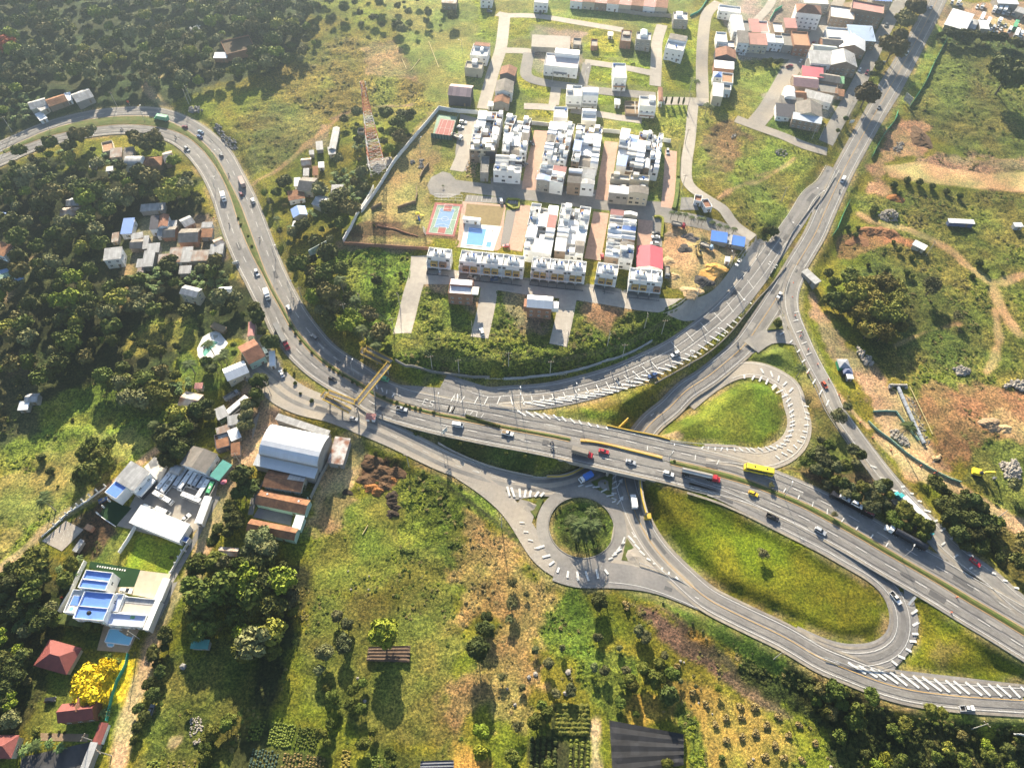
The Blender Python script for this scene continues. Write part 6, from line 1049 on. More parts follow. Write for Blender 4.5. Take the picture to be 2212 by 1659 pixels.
wline('green mesh fence along the meadow beside the avenue','14',(1595,330,1500,510,1420,680,1310,850),2.2,meshgreen,.1,'mesh_fence','fence',curved=True);wline('ragged green mesh fence beside the bare earth','14',(1215,885,1190,960,1120,1050,1060,1150,1010,1250),1.8,meshgreen,.1,'mesh_fence','fence',curved=True);wline('torn green mesh near the pale gate frame','24',(835,45,780,160,740,260,700,320),1.8,meshgreen,.1,'mesh_fence','fence',curved=True)
palemesh=mat('pale_green_mesh',(.30,.50,.40),.7,.2);wline('long pale green site barrier curving along the earth track','34',(980,340,1040,400,1150,480,1280,590,1400,670,1520,740,1620,790,1710,820),1.3,palemesh,.2,'site_barrier','barrier',curved=True);wline('short pale green barrier in front of the pipe works','34',(1020,262,1110,258,1200,262,1250,330,1320,420,1380,490),1.1,palemesh,.2,'site_barrier','barrier')
wline('green netting fence left of the lower dirt road','41',(1020,760,1000,850,930,980,890,1100,850,1290),2.,mat('teal_net',(.04,.34,.27),.7,.2),.15,'net_fence','fence',curved=True);wline('green net beside the town building plot','Z',(395,60,340,95,305,160),2,meshgreen,.3,'net_fence','fence');wline('green net running off the top edge','13',(1460,135,1530,100,1580,30,1620,-30),1.6,meshgreen,.3,'net_fence','fence',curved=True)
wline('white wall left of the bright lawn','L',(345,715,280,830,200,950),2.2,wwh);wline('white rendered wall with lamps along the lane','31',(1490,1300,1440,1380,1350,1540),1.6,wwh);wline('yard wall below the parked buses','L',(760,160,900,240,1095,300),2.5,wwh);wline('yard wall beside the pavement','L',(1095,300,1060,380,1010,470),2.2,wgrey);wline('white garden wall curving around the turf','L',(0,590,60,640,160,705),1.4,wwh,curved=True)
wline('white wall along the dirt track behind the office','31',(835,860,700,960,540,1060,330,1250),.7,wwh,name='low_wall');wline('pale green side wall of the courtyard house','M',(462,610,415,750,372,885),4.,wgreen);wline('grey boundary wall right of the old houses','M',(590,360,540,450,470,600),2.4,wgrey);wline('concrete retaining wall of the grass verge beside the side road','32',(1465,510,1600,585,1800,670,2000,730,2212,775),1.0,conc,.5,'retaining_wall',curved=True)
wline('villa side wall on the left','N',(445,115,340,340,250,500),2.5,wwh);wline('grey wall of the terrace row at the top','13',(535,45,800,85,1100,130,1310,145),2.6,wgrey);wline('hedge row in front of the villa','N',(255,555,400,575,560,600),3.6,Ldark,4,'hedge','hedge',step=1.2,curved=True)
for k,(c,v) in enumerate((('31',(835,850)),('31',(770,890)),('31',(715,930)),('31',(660,968)),('31',(618,1003)),('31',(578,1038)),('31',(532,1075)),('31',(490,1115)),('31',(440,1160)),('31',(870,970)),('31',(823,1018)),('31',(778,1070)),('31',(1440,1362)),('31',(1415,1415)),('31',(1390,1465)),('31',(1352,1540)),('31',(1468,1362)))):
 g=on(P(c,*v)[0]);r=root('gate_pillar',g,0,'white garden pillar with a globe lamp along the track or lane','pillar','white garden pillars with globe lamps');MB().box(-.25,-.25,-.5,.25,.25,2.0).build('pillar',wwh,r);MB().ico((0,0,2.25),.28,2).build('globe_lamp',paint,r)
# highway bridge over the underpass
br=root('highway_bridge',(0,0,0),0,'concrete road bridge with yellow parapets carrying the highway over the underpass','bridge')
def bx_line(mb,c,w,z0,z1):
 l=ring(c,w,.5);r=ring(c,w,-.5)
 for i in range(len(c)-1):
  A,B_,C_,D_=r[i][:2],r[i+1][:2],l[i+1][:2],l[i][:2];mb.quad((*A,z1),(*B_,z1),(*C_,z1),(*D_,z1));mb.quad((*D_,z0),(*C_,z0),(*B_,z0),(*A,z0));mb.quad((*A,z0),(*B_,z0),(*B_,z1),(*A,z1));mb.quad((*C_,z0),(*D_,z0),(*D_,z1),(*C_,z1))
 for i in (0,len(c)-1):A,D_=r[i][:2],l[i][:2];mb.quad((*A,z0),(*A,z1),(*D_,z1),(*D_,z0))
sS=cS[near(cS,at(P('33',440,560)[0])):near(cS,at(P('33',1190,720)[0]))+1];sN=cN[near(cN,at(P('33',810,455)[0])):near(cN,at(P('33',1330,570)[0]))+1]
mb=MB();bx_line(mb,sS,10.8,-1.5,-.02);bx_line(mb,sN,10.6,-1.5,-.02);mb.build('deck',conc,br)
mb=MB();bx_line(mb,off(sS,-5.55),.35,-1.6,.75);mb.build('parapet',conc,br)
_p=curve([at(p) for p in P('33',805,372,1000,415,1180,450,1300,484)],2);mb=MB();bx_line(mb,_p,.35,-1.6,.75);mb.build('parapet',yconc,br)
_p=curve([at(p) for p in P('33',595,494,750,512,1000,572,1240,632)],2);mb=MB();bx_line(mb,_p,.35,-1.6,.7);mb.build('parapet',yconc,br)
mb=MB();_q=curve([at(p) for p in P('33',640,530,900,590,1230,650)],2);bx_line(mb,off(_p,.9),1.3,-.6,.1);mb.build('central_strip',sand,br)
def wing(pts,z0,z1,m,t=.6):
 c=curve([at(p,z1) for p in pts],2);mb=MB();bx_line(mb,c,t,z0,z1);return mb.build('wing_wall',m,br)
wing(P('33',1072,775,1078,860,1095,960,1120,1055),-7,-1.4,conc,.9);wing(P('33',1066,775,1072,860,1089,960,1114,1055),-2.2,-1.1,yconc,.5)
mb=MB();_c=at(P('33',1128,1080)[0],-4.2);mb.box(_c[0]-1.4,_c[1]-1.2,-7,_c[0]+1.4,_c[1]+1.2,-4.2);mb.build('drain_box',yconc,br)
wing(P('33',330,765,450,762,540,735,630,685),-7,-4.4,conc,.7);wing(P('33',335,768,450,766,545,738,632,688),-4.6,-4.0,yconc,.4);wing(P('33',900,378,940,340,972,308),-4,-1.2,yconc,.5)
for a,b in ((P('33',585,640)[0],P('33',690,500)[0]),(P('33',1075,755)[0],P('33',1120,600)[0])):
 pass
def abut(p,q,t=.8):
 a=at(p,0)[:2];b=at(q,0)[:2];mb=MB();bx_line(mb,np.array([[*a,0],[*b,0]]),t,-8,-.6);return mb.build('abutment',conc,br)
abut(P('33',600,655)[0],P('33',850,400)[0]);abut(P('33',1080,770)[0],P('33',1215,460)[0]);mb=MB();a=at(P('33',815,725)[0],-1.5);b=at(P('33',960,500)[0],-1.5)
for k in range(4):p=a*(1-k/3)+b*(k/3);mb.cyl((p[0],p[1],-8),(p[0],p[1],-1.5),.55,.75,10)
mb.build('pier',conc,br);mb=MB();bx_line(mb,np.array([a,b]),1.1,-2.2,-1.51);mb.build('pier_cap',yconc,br)
mb=MB();_s=at(P('33',480,640)[0],0)
# guard rails
def rail(label,pts,z=0.):
 c=curve([at(p,z) for p in pts],2);r=root('guard_rail',c[0],0,label,'guard rail');c=c-c[0];mb=MB();bx_line(mb,c,.12,.45,.75);mb.build('beam',steel,r);mb=MB()
 for p in c[::2]:mb.box(p[0]-.07,p[1]-.07,-.3,p[0]+.07,p[1]+.07,.7)
 mb.build('post',steel,r)
rail('steel guard rail on the inner edge of the loop ramp beside the drop-shaped island',P('33',1310,490,1500,515,1700,527,1820,530));rail('orange guard rail on the painted taper near the wall',P('32',1870,212,1960,225,2085,240));rail('low rail at the end of the roundabout triangle',P('33',1060,1455,1180,1500,1330,1570,1450,1640),-5.5)
rail('curved low rail where the oval loop meets the lower road',P('44',640,790,760,830,900,875,1060,895,1190,880),-3)
# pedestrian bridge
fb=root('pedestrian_bridge',on(P('22',960,1500)[0]),0,'yellow painted steel footbridge with zigzag ramps crossing the highway','footbridge');FO=np.array(fb.location)
def fseg(name,p,q,z0,z1,w=2.2,n=1):
 a=at(p,z0)-FO;b=at(q,z1)-FO;d=(b-a);l=np.hypot(*d[:2]);u=d/l;nv=np.array([-u[1],u[0],0])*w/2;mb=MB();f=lambda s,e,h:tuple((a*(1-s)+b*s+nv*e)+np.array([0,0,h]))
 mb.quad(f(0,-1,0),f(1,-1,0),f(1,1,0),f(0,1,0));mb.quad(f(0,1,-.3),f(1,1,-.3),f(1,-1,-.3),f(0,-1,-.3))
 for e in (-1,1):mb.quad(f(0,e,-.3),f(1,e,-.3),f(1,e,0),f(0,e,0))
 mb.build(name+'_deck',conc2,fb);rb=MB()
 for e in (-1,1):
  for h in (1.1,.6,.2):rb.cyl(f(0,e,h),f(1,e,h),.09,n=5)
  k=max(2,int(l/1.6))
  for i in range(k+1):rb.cyl(f(i/k,e,-.3),f(i/k,e,1.1),.07,n=5)
  for i in range(k):rb.cyl(f(i/k,e,0),f((i+1)/k,e,1.1),.05,n=4)
 rb.build(name+'_railing',yconc,fb)
zt=6.2
fseg('span',P('22',1080,1325)[0],P('22',820,1640)[0],zt,zt,2.4);fseg('upper_ramp',P('22',1095,1305)[0],P('22',885,1195)[0],zt,4.2);fseg('upper_ramp',P('22',862,1235)[0],P('22',1070,1335)[0],4.1,2.0);fseg('landing',P('22',862,1240)[0],P('22',885,1195)[0],4.2,4.2)
fseg('lower_ramp',P('32',820,195)[0],P('32',590,110)[0],zt,4.2);fseg('lower_ramp',P('32',560,150)[0],P('32',770,258)[0],4.1,2.0);fseg('landing',P('32',555,150)[0],P('32',590,105)[0],4.2,4.2)
for c,x,y,h in (('22',1060,1350,zt),('32',955,90,zt),('32',820,230,zt),('22',870,1240,4),('22',980,1300,3.5),('32',600,150,4),('32',700,220,3)):
 g=at(P(c,x,y)[0],h-.3);mb=MB();mb.cyl((g[0]-FO[0],g[1]-FO[1],gz(g[0],g[1])-.5-FO[2]),(g[0]-FO[0],g[1]-FO[1],h-.3-FO[2]),.32,n=8);mb.build('column',conc,fb)
# telecom tower
base_=[on(p) for p in P('T',700,250,930,205,905,300,825,360)];g=on(P('12',985,1330)[0]);tw=root('telecom_tower',g,math.radians(20),'tall red and white lattice telecom tower beside the estate wall','tower');HT=54;sec=[0,.14,.27,.40,.53,.66,.79,1.0];redm=mat('tower_red',(.50,.13,.06),.6,.25)
def tww(z):return 3.9*(1-z/HT)+.75
for k in range(len(sec)-1):
 z0,z1=sec[k]*HT,sec[k+1]*HT;mb=MB();n_=max(2,int((z1-z0)/(2.2 if k<3 else 1.6)))
 for i in range(n_):
  a,b=z0+(z1-z0)*i/n_,z0+(z1-z0)*(i+1)/n_;A=tww(a);B_=tww(b);cs=[(-1,-1),(1,-1),(1,1),(-1,1)]
  for j in range(4):
   p,q=cs[j],cs[(j+1) % 4];mb.cyl((p[0]*A,p[1]*A,a),(p[0]*B_,p[1]*B_,b),.16 if k<4 else .12,n=4,cap=False);mb.cyl((p[0]*A,p[1]*A,a),(q[0]*B_,q[1]*B_,b),.08,n=4,cap=False);mb.cyl((q[0]*A,q[1]*A,a),(p[0]*B_,p[1]*B_,b),.08,n=4,cap=False);mb.cyl((p[0]*B_,p[1]*B_,b),(q[0]*B_,q[1]*B_,b),.08,n=4,cap=False)
 mb.build('lattice_section',redm if k % 2==1 or k==6 else paint,tw)
for zz,rr_ in ((50,1.6),(52.5,1.6),(47,1.4)):
 for j in range(3):a=j*2.1+zz;mb=MB();mb.box(rr_*math.cos(a)-.2,rr_*math.sin(a)-.2,zz-.9,rr_*math.cos(a)+.2,rr_*math.sin(a)+.2,zz+.9);mb.build('antenna',paint,tw)
mb=MB();
for j in range(4):cs=[(-1,-1),(1,-1),(1,1),(-1,1)][j];mb.box(cs[0]*4.65-.6,cs[1]*4.65-.6,-1,cs[0]*4.65+.6,cs[1]*4.65+.6,.4)
mb.build('footing',conc,tw)
# VEHICLES
CARM={}
def carpaint(name,c):CARM[name]=mat('car_paint_'+name,c,.35,.05,1,spec=.5);return CARM[name]
for nme,c in dict(white=(.78,.78,.77),silver=(.42,.44,.47),grey=(.16,.17,.19),black=(.02,.02,.025),red=(.42,.025,.04),orange=(.60,.10,.04),yellow=(.80,.62,.04),taxi=(.80,.50,.03),blue=(.03,.08,.22),paleblue=(.30,.42,.55),teal=(.05,.33,.36),green=(.10,.38,.18),maroon=(.20,.03,.05),cream=(.65,.6,.48)).items():carpaint(nme,c)
lampw=mat('headlight_glass',(.7,.7,.65),.2,0);lampr=mat('tail_light',(.35,.02,.02),.3,0)
tarp=mat('tarpaulin',(.30,.27,.23),.8,.35,1,.4,3,wave=('X',.9));chrome=mat('polished_tank',(.55,.52,.50),.25,.15,1,metal=.6,tile=(1.6,10,0,.15));blacktank=mat('black_wrapped_load',(.03,.035,.05),.5,.25,1,wave=('X',1.1));cargo=mat('gravel_load',(.4,.37,.32),.95,.4,2,.5,4)
def loft(mb,prof,w,narrow,z0,z1,inset=0):
 """side profile (x,z) closed, extruded across the width and drawn in towards the top"""
 n=len(prof);i0=len(mb.v)
 for s in (-1,1):
  for x,z in prof:t=min(max((z-z0)/(z1-z0),0),1);mb.v.append((x,s*(w/2-inset-narrow*t),z))
 mb.f.append(tuple(i0+k for k in range(n)));mb.f.append(tuple(i0+n+n-1-k for k in range(n)));mb.m+=[mb.k]*2
 for k in range(n):mb.f.append((i0+(k+1) % n,i0+k,i0+n+k,i0+n+(k+1) % n));mb.m.append(mb.k)
def wheels(r,xs,w,rad=.33,wd=.24):
 mb=MB();mb.cyl((0,-wd/2,0),(0,wd/2,0),rad,n=12);me=mb.mesh('wheel',black);hb=MB();hb.cyl((0,-wd/2-.01,0),(0,wd/2+.01,0),rad*.5,n=8);hm=hb.mesh('rim',steel)
 for x in xs:
  for s in (-1,1):o=inst(me,'wheel',r,(x,s*(w/2-wd/2+.02),rad));inst(hm,'rim',o)
def lights(r,L_,w,z=.65):
 for s in (-1,1):
  MB().box(L_/2-.06,s*w*.36-.18,z,L_/2+.02,s*w*.36+.18,z+.16).build('headlight',lampw,r);MB().box(-L_/2-.02,s*w*.38-.14,z+.1,-L_/2+.05,s*w*.38+.14,z+.28).build('tail_light',lampr,r)
def make(kind,colour,load=None):
 r=root('vehicle',(0,-60,-200),0,'x','car');pm=CARM[colour]
 if kind in ('car','hatch','suv','taxi'):
  L_,w,h={'car':(4.5,1.8,1.45),'hatch':(3.8,1.7,1.5),'suv':(4.6,1.9,1.72),'taxi':(4.1,1.7,1.48)}[kind];a=L_/2;r.name='car'
  mb=MB();loft(mb,[(-a,.3),(a-.1,.28),(a,.5),(a-.05,.72),(a*.48,.9),(-a*.86 if kind !='car' else -a*.62,.95),(-a*.97,.9),(-a,.6)],w,.1,.3,.95);mb.build('body',pm,r)
  rx=-a*.55 if kind=='car' else -a*.86;mb=MB();loft(mb,[(a*.46,.88),(-a*.94 if kind !='car' else -a*.72,.9),(rx,h-.06),(a*.02,h-.06)],w,.32,.85,h,.08);mb.build('glasshouse',glass,r)
  mb=MB();loft(mb,[(a*.06,h-.09),(rx-.03,h-.09),(rx+.08,h),(a*-.02,h)],w,.02,h-.09,h,.31);mb.build('roof',pm,r);wheels(r,(a*.62,-a*.6),w);lights(r,L_,w)
  if kind=='taxi':MB().box(-.1,-.3,h,.15,.3,h+.15).build('roof_sign',pm,r)
 elif kind=='pickup':
  L_,w,h=5.3,1.85,1.75;a=L_/2;r.name='pickup_truck';mb=MB();mb.box(-a,-w/2,.4,a-.05,w/2,.62);loft(mb,[(-.72,.6),(a,.6),(a-.08,.92),(a*.5,1.05),(-.72,1.05)],w,.08,.6,1.05);mb.box(-a,-w/2,.62,-.72,-w/2+.12,1.05);mb.box(-a,w/2-.12,.62,-.72,w/2,1.05);mb.box(-a,-w/2+.12,.62,-a+.1,w/2-.12,1.05);mb.build('body',pm,r)
  mb=MB();loft(mb,[(a*.48,1.0),(-.70,1.0),(-.62,h-.05),(.45,h-.05)],w,.28,1.,h,.08);mb.build('glasshouse',glass,r);mb=MB();mb.box(-.62,-w/2+.34,h-.06,.42,w/2-.34,h+.02);mb.build('roof',pm,r);MB().box(-a+.11,-w/2+.13,.63,-.73,w/2-.13,.68 if not load else 1.1).build('load_bed' ,load or black,r);wheels(r,(a*.64,-a*.58),w,.38);lights(r,L_,w,.75)
 elif kind in ('van','minibus'):
  L_,w,h=(5.0,1.9,2.05) if kind=='van' else (7.2,2.15,2.7);a=L_/2;r.name=kind;r['category']=kind;mb=MB();loft(mb,[(-a,.35),(a-.05,.3),(a,.8),(a-.35,1.1),(a-1.0,h-.12),(a-1.25,h),(-a+.1,h),(-a,h-.2)],w,.16,1.0,h);mb.build('body',pm,r)
  mb=MB();
  for s in (-1,1):mb.box(-a+.35,s*(w/2-.045)-.03,h*.56,a-1.25,s*(w/2-.045)+.03,h*.82)
  mb.build('side_window',glass,r);mb=MB();mb.quad((a-.33,-w/2+.2,1.15),(a-.33,w/2-.2,1.15),(a-.97,w/2-.3,h-.14),(a-.97,-w/2+.3,h-.14));o=mb.build('windscreen',glass,r);o.location.x=.04;wheels(r,(a*.65,-a*.6),w,.36);lights(r,L_,w)
  if kind=='minibus':MB().box(-.9,-.4,h,.4,.4,h+.16).build('air_conditioner',wwh,r)
 elif kind=='bus':
  L_,w,h=12.4,2.6,3.5;a=L_/2;r.name='coach';mb=MB();loft(mb,[(-a,.35),(a-.1,.35),(a+.02,.9),(a-.1,1.9),(a-.75,h-.12),(a-1.3,h),(-a+.3,h),(-a,h-.35)],w,.12,1.8,h);mb.build('body',pm,r);mb=MB()
  for s in (-1,1):mb.box(-a+.5,s*(w/2-.02)-.03,1.55,a-.9,s*(w/2-.05)+.03,2.7)
  mb.build('side_window',glass,r);mb=MB();mb.quad((a-.02,-w/2+.15,1.3),(a-.02,w/2-.15,1.3),(a-.72,w/2-.2,h-.2),(a-.72,-w/2+.2,h-.2));o=mb.build('windscreen',glass,r);o.location.x=.06
  for x in (-3.1,2.):MB().box(x-.35,-.35,h+.0,x+.35,.35,h+.08).build('roof_hatch',glass if colour=='yellow' else wgrey,r)
  if load:MB().box(-1.5,-.8,h,.8,.8,h+.22).build('air_conditioner',load,r)
  wheels(r,(a*.58,-a*.42,-a*.62),w,.5,.3);lights(r,L_,w,.8)
 elif kind in ('truck','longtruck','tarptruck','dump','flatbed'):
  L_={'truck':6.6,'longtruck':16.5,'tarptruck':9.5,'dump':7.5,'flatbed':8}[kind];w=2.4;a=L_/2;r.name='truck';r['category']='truck';cabx=a-2.0 if kind !='longtruck' else a-3.3;ch=2.5 if kind !='longtruck' else 2.9
  mb=MB();loft(mb,[(cabx,.6),(a-.1,.55),(a,.9),(a-.1 if kind not in ('longtruck','tarptruck') else a-.3,1.45),(a-.35 if kind not in ('longtruck','tarptruck') else a-1.3,1.6),(a-.6 if kind not in ('longtruck','tarptruck') else a-1.6,ch-.1),(a-.9 if kind not in ('longtruck','tarptruck') else a-1.9,ch),(cabx,ch)],w-.1,.12,1.2,ch);mb.build('cab',pm,r)
  mb=MB();xx=a-.35 if kind not in ('longtruck','tarptruck') else a-1.33;mb.quad((xx,-w/2+.3,1.62),(xx,w/2-.3,1.62),(xx-.28,w/2-.35,ch-.15),(xx-.28,-w/2+.35,ch-.15));o=mb.build('windscreen',glass,r);o.location.x=.05
  mb=MB();mb.box(-a,-w/2+.5,.6,cabx,w/2-.5,.95);mb.build('chassis',black,r);h={'truck':3.0,'longtruck':3.7,'tarptruck':3.5,'dump':2.1,'flatbed':2.}[kind]
  if kind in ('dump','flatbed'):
   mb=MB();x1=cabx-.2;mb.box(-a,-w/2,.96,x1,w/2,1.1)
   for q in ((-a,-w/2,x1,-w/2+.1),(-a,w/2-.1,x1,w/2),(-a,-w/2+.1,-a+.1,w/2-.1),(x1-.1,-w/2+.1,x1,w/2-.1)):mb.box(q[0],q[1],1.1,q[2],q[3],h)
   mb.build('tipper_body',CARM['grey'],r);MB().box(-a+.12,-w/2+.12,1.11,x1-.12,w/2-.12,h-.25,.3,.3).build('load',load or cargo,r)
  elif load is chrome or load is blacktank:
   rad=1.15 if load is chrome else 1.3;mb=MB();mb.cyl((-a,0,1.1+rad),(cabx-.6,0,1.1+rad),rad,n=16);mb.build('tank' if load is chrome else 'covered_load',load,r);mb=MB();mb.box(-a+.5,-.3,1.1+2*rad-.05,cabx-1.2,.3,1.1+2*rad+.1);
   if load is chrome:mb.build('walkway',wgrey,r)
  else:
   bm_=load or wwh;mb=MB();mb.box(-a,-w/2,.96,cabx-.25,w/2,h,.0,.08 if bm_ is tarp else 0);mb.build('cargo_body',bm_,r)
  ws=[a-.9] if kind not in ('longtruck','tarptruck') else [a-1.5];ws+=[-a+1.5]+([-a+2.7] if L_>7.4 else [])+([cabx-1.,cabx-2.2] if kind=='longtruck' else []);wheels(r,ws,w,.5,.3);lights(r,L_,w-.1,.8)
 return r
def moto():
 r=root('motorcycle',(0,-60,-200),0,'x','motorcycle');mb=MB()
 for x in (-.65,.65):mb.cyl((x,-.06,.32),(x,.06,.32),.32,n=10)
 mb.build('wheel',black,r);mb=MB();loft(mb,[(-.8,.6),(.3,.5),(.75,.75),(.5,1.05),(.1,.85),(-.7,.85)],.35,.05,.5,1.);mb.build('body',CARM['grey'],r);o=person_obj('rider',CARM['black'],CARM['blue'],True);o.parent=r;o.location=(-.15,0,.35);return r
def person_mesh(seated=False):
 me=bpy.data.meshes.new('person');J={}
 pel=(0,0,.95);ch=(.02 if not seated else .18,0,1.38);nk=(ch[0]+.01,0,1.53);hd=(ch[0]+.03,0,1.70)
 V=[pel,ch,nk,hd];Ed=[(0,1),(1,2),(2,3)];Rr=[.16,.19,.07,.115]
 for s in (-1,1):
  i=len(V)
  if seated:V+=[(ch[0],s*.2,1.42),(ch[0]+.25,s*.27,1.2),(ch[0]+.5,s*.25,1.15),(ch[0]+.58,s*.25,1.15),(.05,s*.1,.9),(.42,s*.2,.85),(.3,s*.2,.45),(.42,s*.2,.4)]
  else:V+=[(ch[0],s*.2,1.42),(ch[0]+.04,s*.25,1.15),(ch[0]+.1,s*.24,.92),(ch[0]+.12,s*.23,.84),(0,s*.1,.9),(.04*s,s*.11,.5),(-.03*s,s*.11,.08),(.12-.03*s,s*.11,.05)]
  Ed+=[(1,i),(i,i+1),(i+1,i+2),(i+2,i+3),(0,i+4),(i+4,i+5),(i+5,i+6),(i+6,i+7)];Rr+=[.075,.055,.042,.045,.1,.075,.055,.05]
 me.from_pydata(V,Ed,[]);o=bpy.data.objects.new('tmp',me);COL.objects.link(o);md=o.modifiers.new('s','SKIN')
 for k,v in enumerate(me.skin_vertices[0].data):v.radius=(Rr[k],Rr[k])
 me.skin_vertices[0].data[0].use_root=True;o.modifiers.new('u','SUBSURF').levels=1
 bpy.context.view_layer.update();dg=bpy.context.evaluated_depsgraph_get();m2=bpy.data.meshes.new_from_object(o.evaluated_get(dg));bpy.data.objects.remove(o);return m2
PM={}
def person_obj(name,top,bottom,seated=False):
 k=(top.name,bottom.name,seated)
 if k not in PM:
  if ('b',seated) not in PM:PM['b',seated]=person_mesh(seated)
  m=PM['b',seated].copy();m.materials.clear();sk_=mat('skin',(.25,.14,.09),.7,.1)
  for q in (bottom,top,sk_):m.materials.append(q)
  for f in m.polygons:z=sum(m.vertices[v].co.z for v in f.vertices)/len(f.vertices);f.material_index=2 if z>1.52 else 1 if z>.98 else 0;f.use_smooth=True
  PM[k]=m
 o=bpy.data.objects.new(name,PM[k]);COL.objects.link(o);return o
PROTO={}
USEDP=set()
def V_(kind,colour,crop,x,y,x2,y2,label,load=None,z=None,cat=None,group=None,h=.7,s=1.):
 """vehicle centred at (x,y), its front towards (x2,y2)"""
 k=(kind,colour,load.name if load else None)
 if k not in PROTO:PROTO[k]=moto() if kind=='moto' else make(kind,colour,load)
 p,q=P(crop,x,y,x2,y2)
 if z is None:a=on(p,h);b=on(q,h);zz=a[2];rz_=None
 else:a=at(p,z+h);b=at(q,z+h);zz=z
 for i,(nm,c,w,m) in enumerate(ROADS):
  j=near(c,a)
  if np.hypot(c[j,0]-a[0],c[j,1]-a[1])<w[j]/2+1 and abs(c[j,2]-zz)<2.5:zz=max(zz,c[j,2]+.02+.012*i) if z is None or True else zz
 zz+=.06;ang=math.atan2(b[1]-a[1],b[0]-a[0])
 if k in USEDP:o=dup(PROTO[k],(a[0],a[1],zz),ang,label,group)
 else:USEDP.add(k);o=PROTO[k];o.location=(float(a[0]),float(a[1]),float(zz));o.rotation_euler=(0,0,ang);o['label']=label;KIDS.setdefault(o.name,list(o.children))
 o.scale=(s,)*3
 if group:o['group']=group
 if cat:o['category']=cat
 return o
c=V_
# highway, left half
c('tarptruck','green','11',1270,930,1180,915,'green roofed lorry on the outside of the highway bend',mat('green_roof_load',(.25,.55,.35),.6,.1),h=2);c('hatch','maroon','11',1457,1003,1420,990,'dark red car just after the green lorry on the bend');c('car','paleblue','11',1583,1042,1540,1015,'pale car on the outer lane of the bend');c('car','blue','11',1575,1080,1535,1050,'dark blue car on the inner lane of the bend');c('hatch','grey','11',1745,1225,1720,1190,'dark grey car below the bend, alone on the outer carriageway');c('suv','silver','11',1475,1178,1500,1200,'silver car on the inner carriageway of the bend')
c('tarptruck','red','11',1905,1430,1880,1370,'pinkish cargo truck with red cab heading up the outer carriageway',mat('pink_load',(.50,.38,.35),.8,.3),h=2);c('hatch','maroon','11',1902,1530,1885,1495,'small dark car behind the pinkish truck');c('suv','white','11',1995,1585,1980,1550,'white car following the small dark car uphill');c('truck','white','11',1760,1550,1780,1620,'white van-bodied truck on the inner carriageway below the bend',h=2)
c('suv','white','22',35,605,50,635,'white car opposite the roadside huts heading down the curve');c('truck','white','22',112,770,130,830,'white box truck in the left lane near the cream house',h=2);c('suv','silver','22',288,883,265,840,'silver estate car on the upper carriageway beside the dark grove');c('suv','grey','22',488,1112,450,1080,'white and dark car in the shadow band above the footbridge')
c('longtruck','red','22',230,1105,280,1200,'long truck with grey ribbed tarpaulin half hidden by roadside trees',mat('grey_tarp',(.22,.22,.22),.8,.3,1,wave=('X',.8)),h=2.2);c('hatch','black','22',632,1440,665,1455,'black hatchback with reddish roof before the footbridge');c('van','green','22',1035,1438,1075,1450,'white and green van under the footbridge',h=1.)
c('hatch','silver','32',800,318,840,328,'pale blue parked car below the footbridge ramp');c('pickup','silver','32',1178,240,1225,252,'grey pickup just right of the footbridge');c('van','white','32',1620,367,1670,375,'white passenger van near the highway sign');c('pickup','white','32',2012,432,2055,442,'white pickup with dark load before the bridge',load=wood);c('car','white','22',230,1400,215,1370,'white car parked on the gravel apron beside the inn')
# bridge and right half
c('tarptruck','red','33',612,580,700,605,'lorry with ribbed grey tarpaulin and red cab on the bridge',tarp,z=0,h=2);c('car','red','33',780,572,820,582,'red saloon ahead of the tarpaulin lorry on the bridge',z=0);c('car','silver','33',992,655,1030,667,'grey-blue car in the middle of the bridge',z=0);c('suv','white','33',1290,748,1335,760,'white car just past the bridge',z=0)
c('longtruck','red','33',1550,757,1690,790,'silver tanker truck with red cab on the highway',chrome,z=0,h=2);c('bus','yellow','33',2010,705,1890,680,'bright yellow intercity coach beside the loop ramp',z=0,h=3.2);c('taxi','taxi','33',1960,905,2000,922,'yellow taxi below the yellow coach',z=0);c('pickup','black','34',232,1093,270,1110,'black pickup near the oval exit lane',z=0);c('suv','silver','34',608,1200,650,1225,'silver hatchback in the right part of the highway',z=0);c('pickup','white','44',1200,318,1235,365,'white pickup with dark bed on the oval loop',z=None)
c('car','red','34',1828,1447,1870,1480,'bright red car on the far right side road');c('hatch','orange','34',640,52,660,80,'orange-red hatchback on the right side road');c('pickup','white','44',1762,1187,1820,1185,'white pickup parked on the verge at the lower right',z=None)
c('longtruck','white','34',1285,1245,1130,1160,'articulated truck with black cylindrical load and white cab parked on the shoulder',blacktank,z=0,h=2.2);c('longtruck','teal','34',1330,1010,1200,880,'articulated truck with teal cab and white trailers parked on the side road',z=0,h=2.4);c('dump','teal','34',1435,1250,1460,1230,'small teal truck cab half hidden under the trees',z=0)
tr=root('car_transporter',(0,0,0),0,'double deck car transporter loaded with cars parked on the shoulder','truck');a=at(P('34',850,1010)[0],0);b_=at(P('34',740,950)[0],0);tr.location=(a[0],a[1],.1);tr.rotation_euler=(0,0,math.atan2(b_[1]-a[1],b_[0]-a[0]))
mb=MB();mb.box(-9,-1.2,.9,8.8,1.2,1.1);mb.box(-9,-1.2,2.75,7.2,1.2,2.85)
for x in (-8.8,-4,0,4,7):
 for s in (-1.15,1.1):mb.box(x,s,1.1,x+.15,s+.1,2.9)
mb.build('deck',CARM['black'],tr);mb=MB();loft(mb,[(7.3,.5),(9.4,.5),(9.4,1.5),(9.1,2.7),(7.3,2.7)],2.4,.1,1,2.7);mb.build('cab',CARM['black'],tr);wheels(tr,(8.4,-4,-5.2,3),2.4,.48,.3)
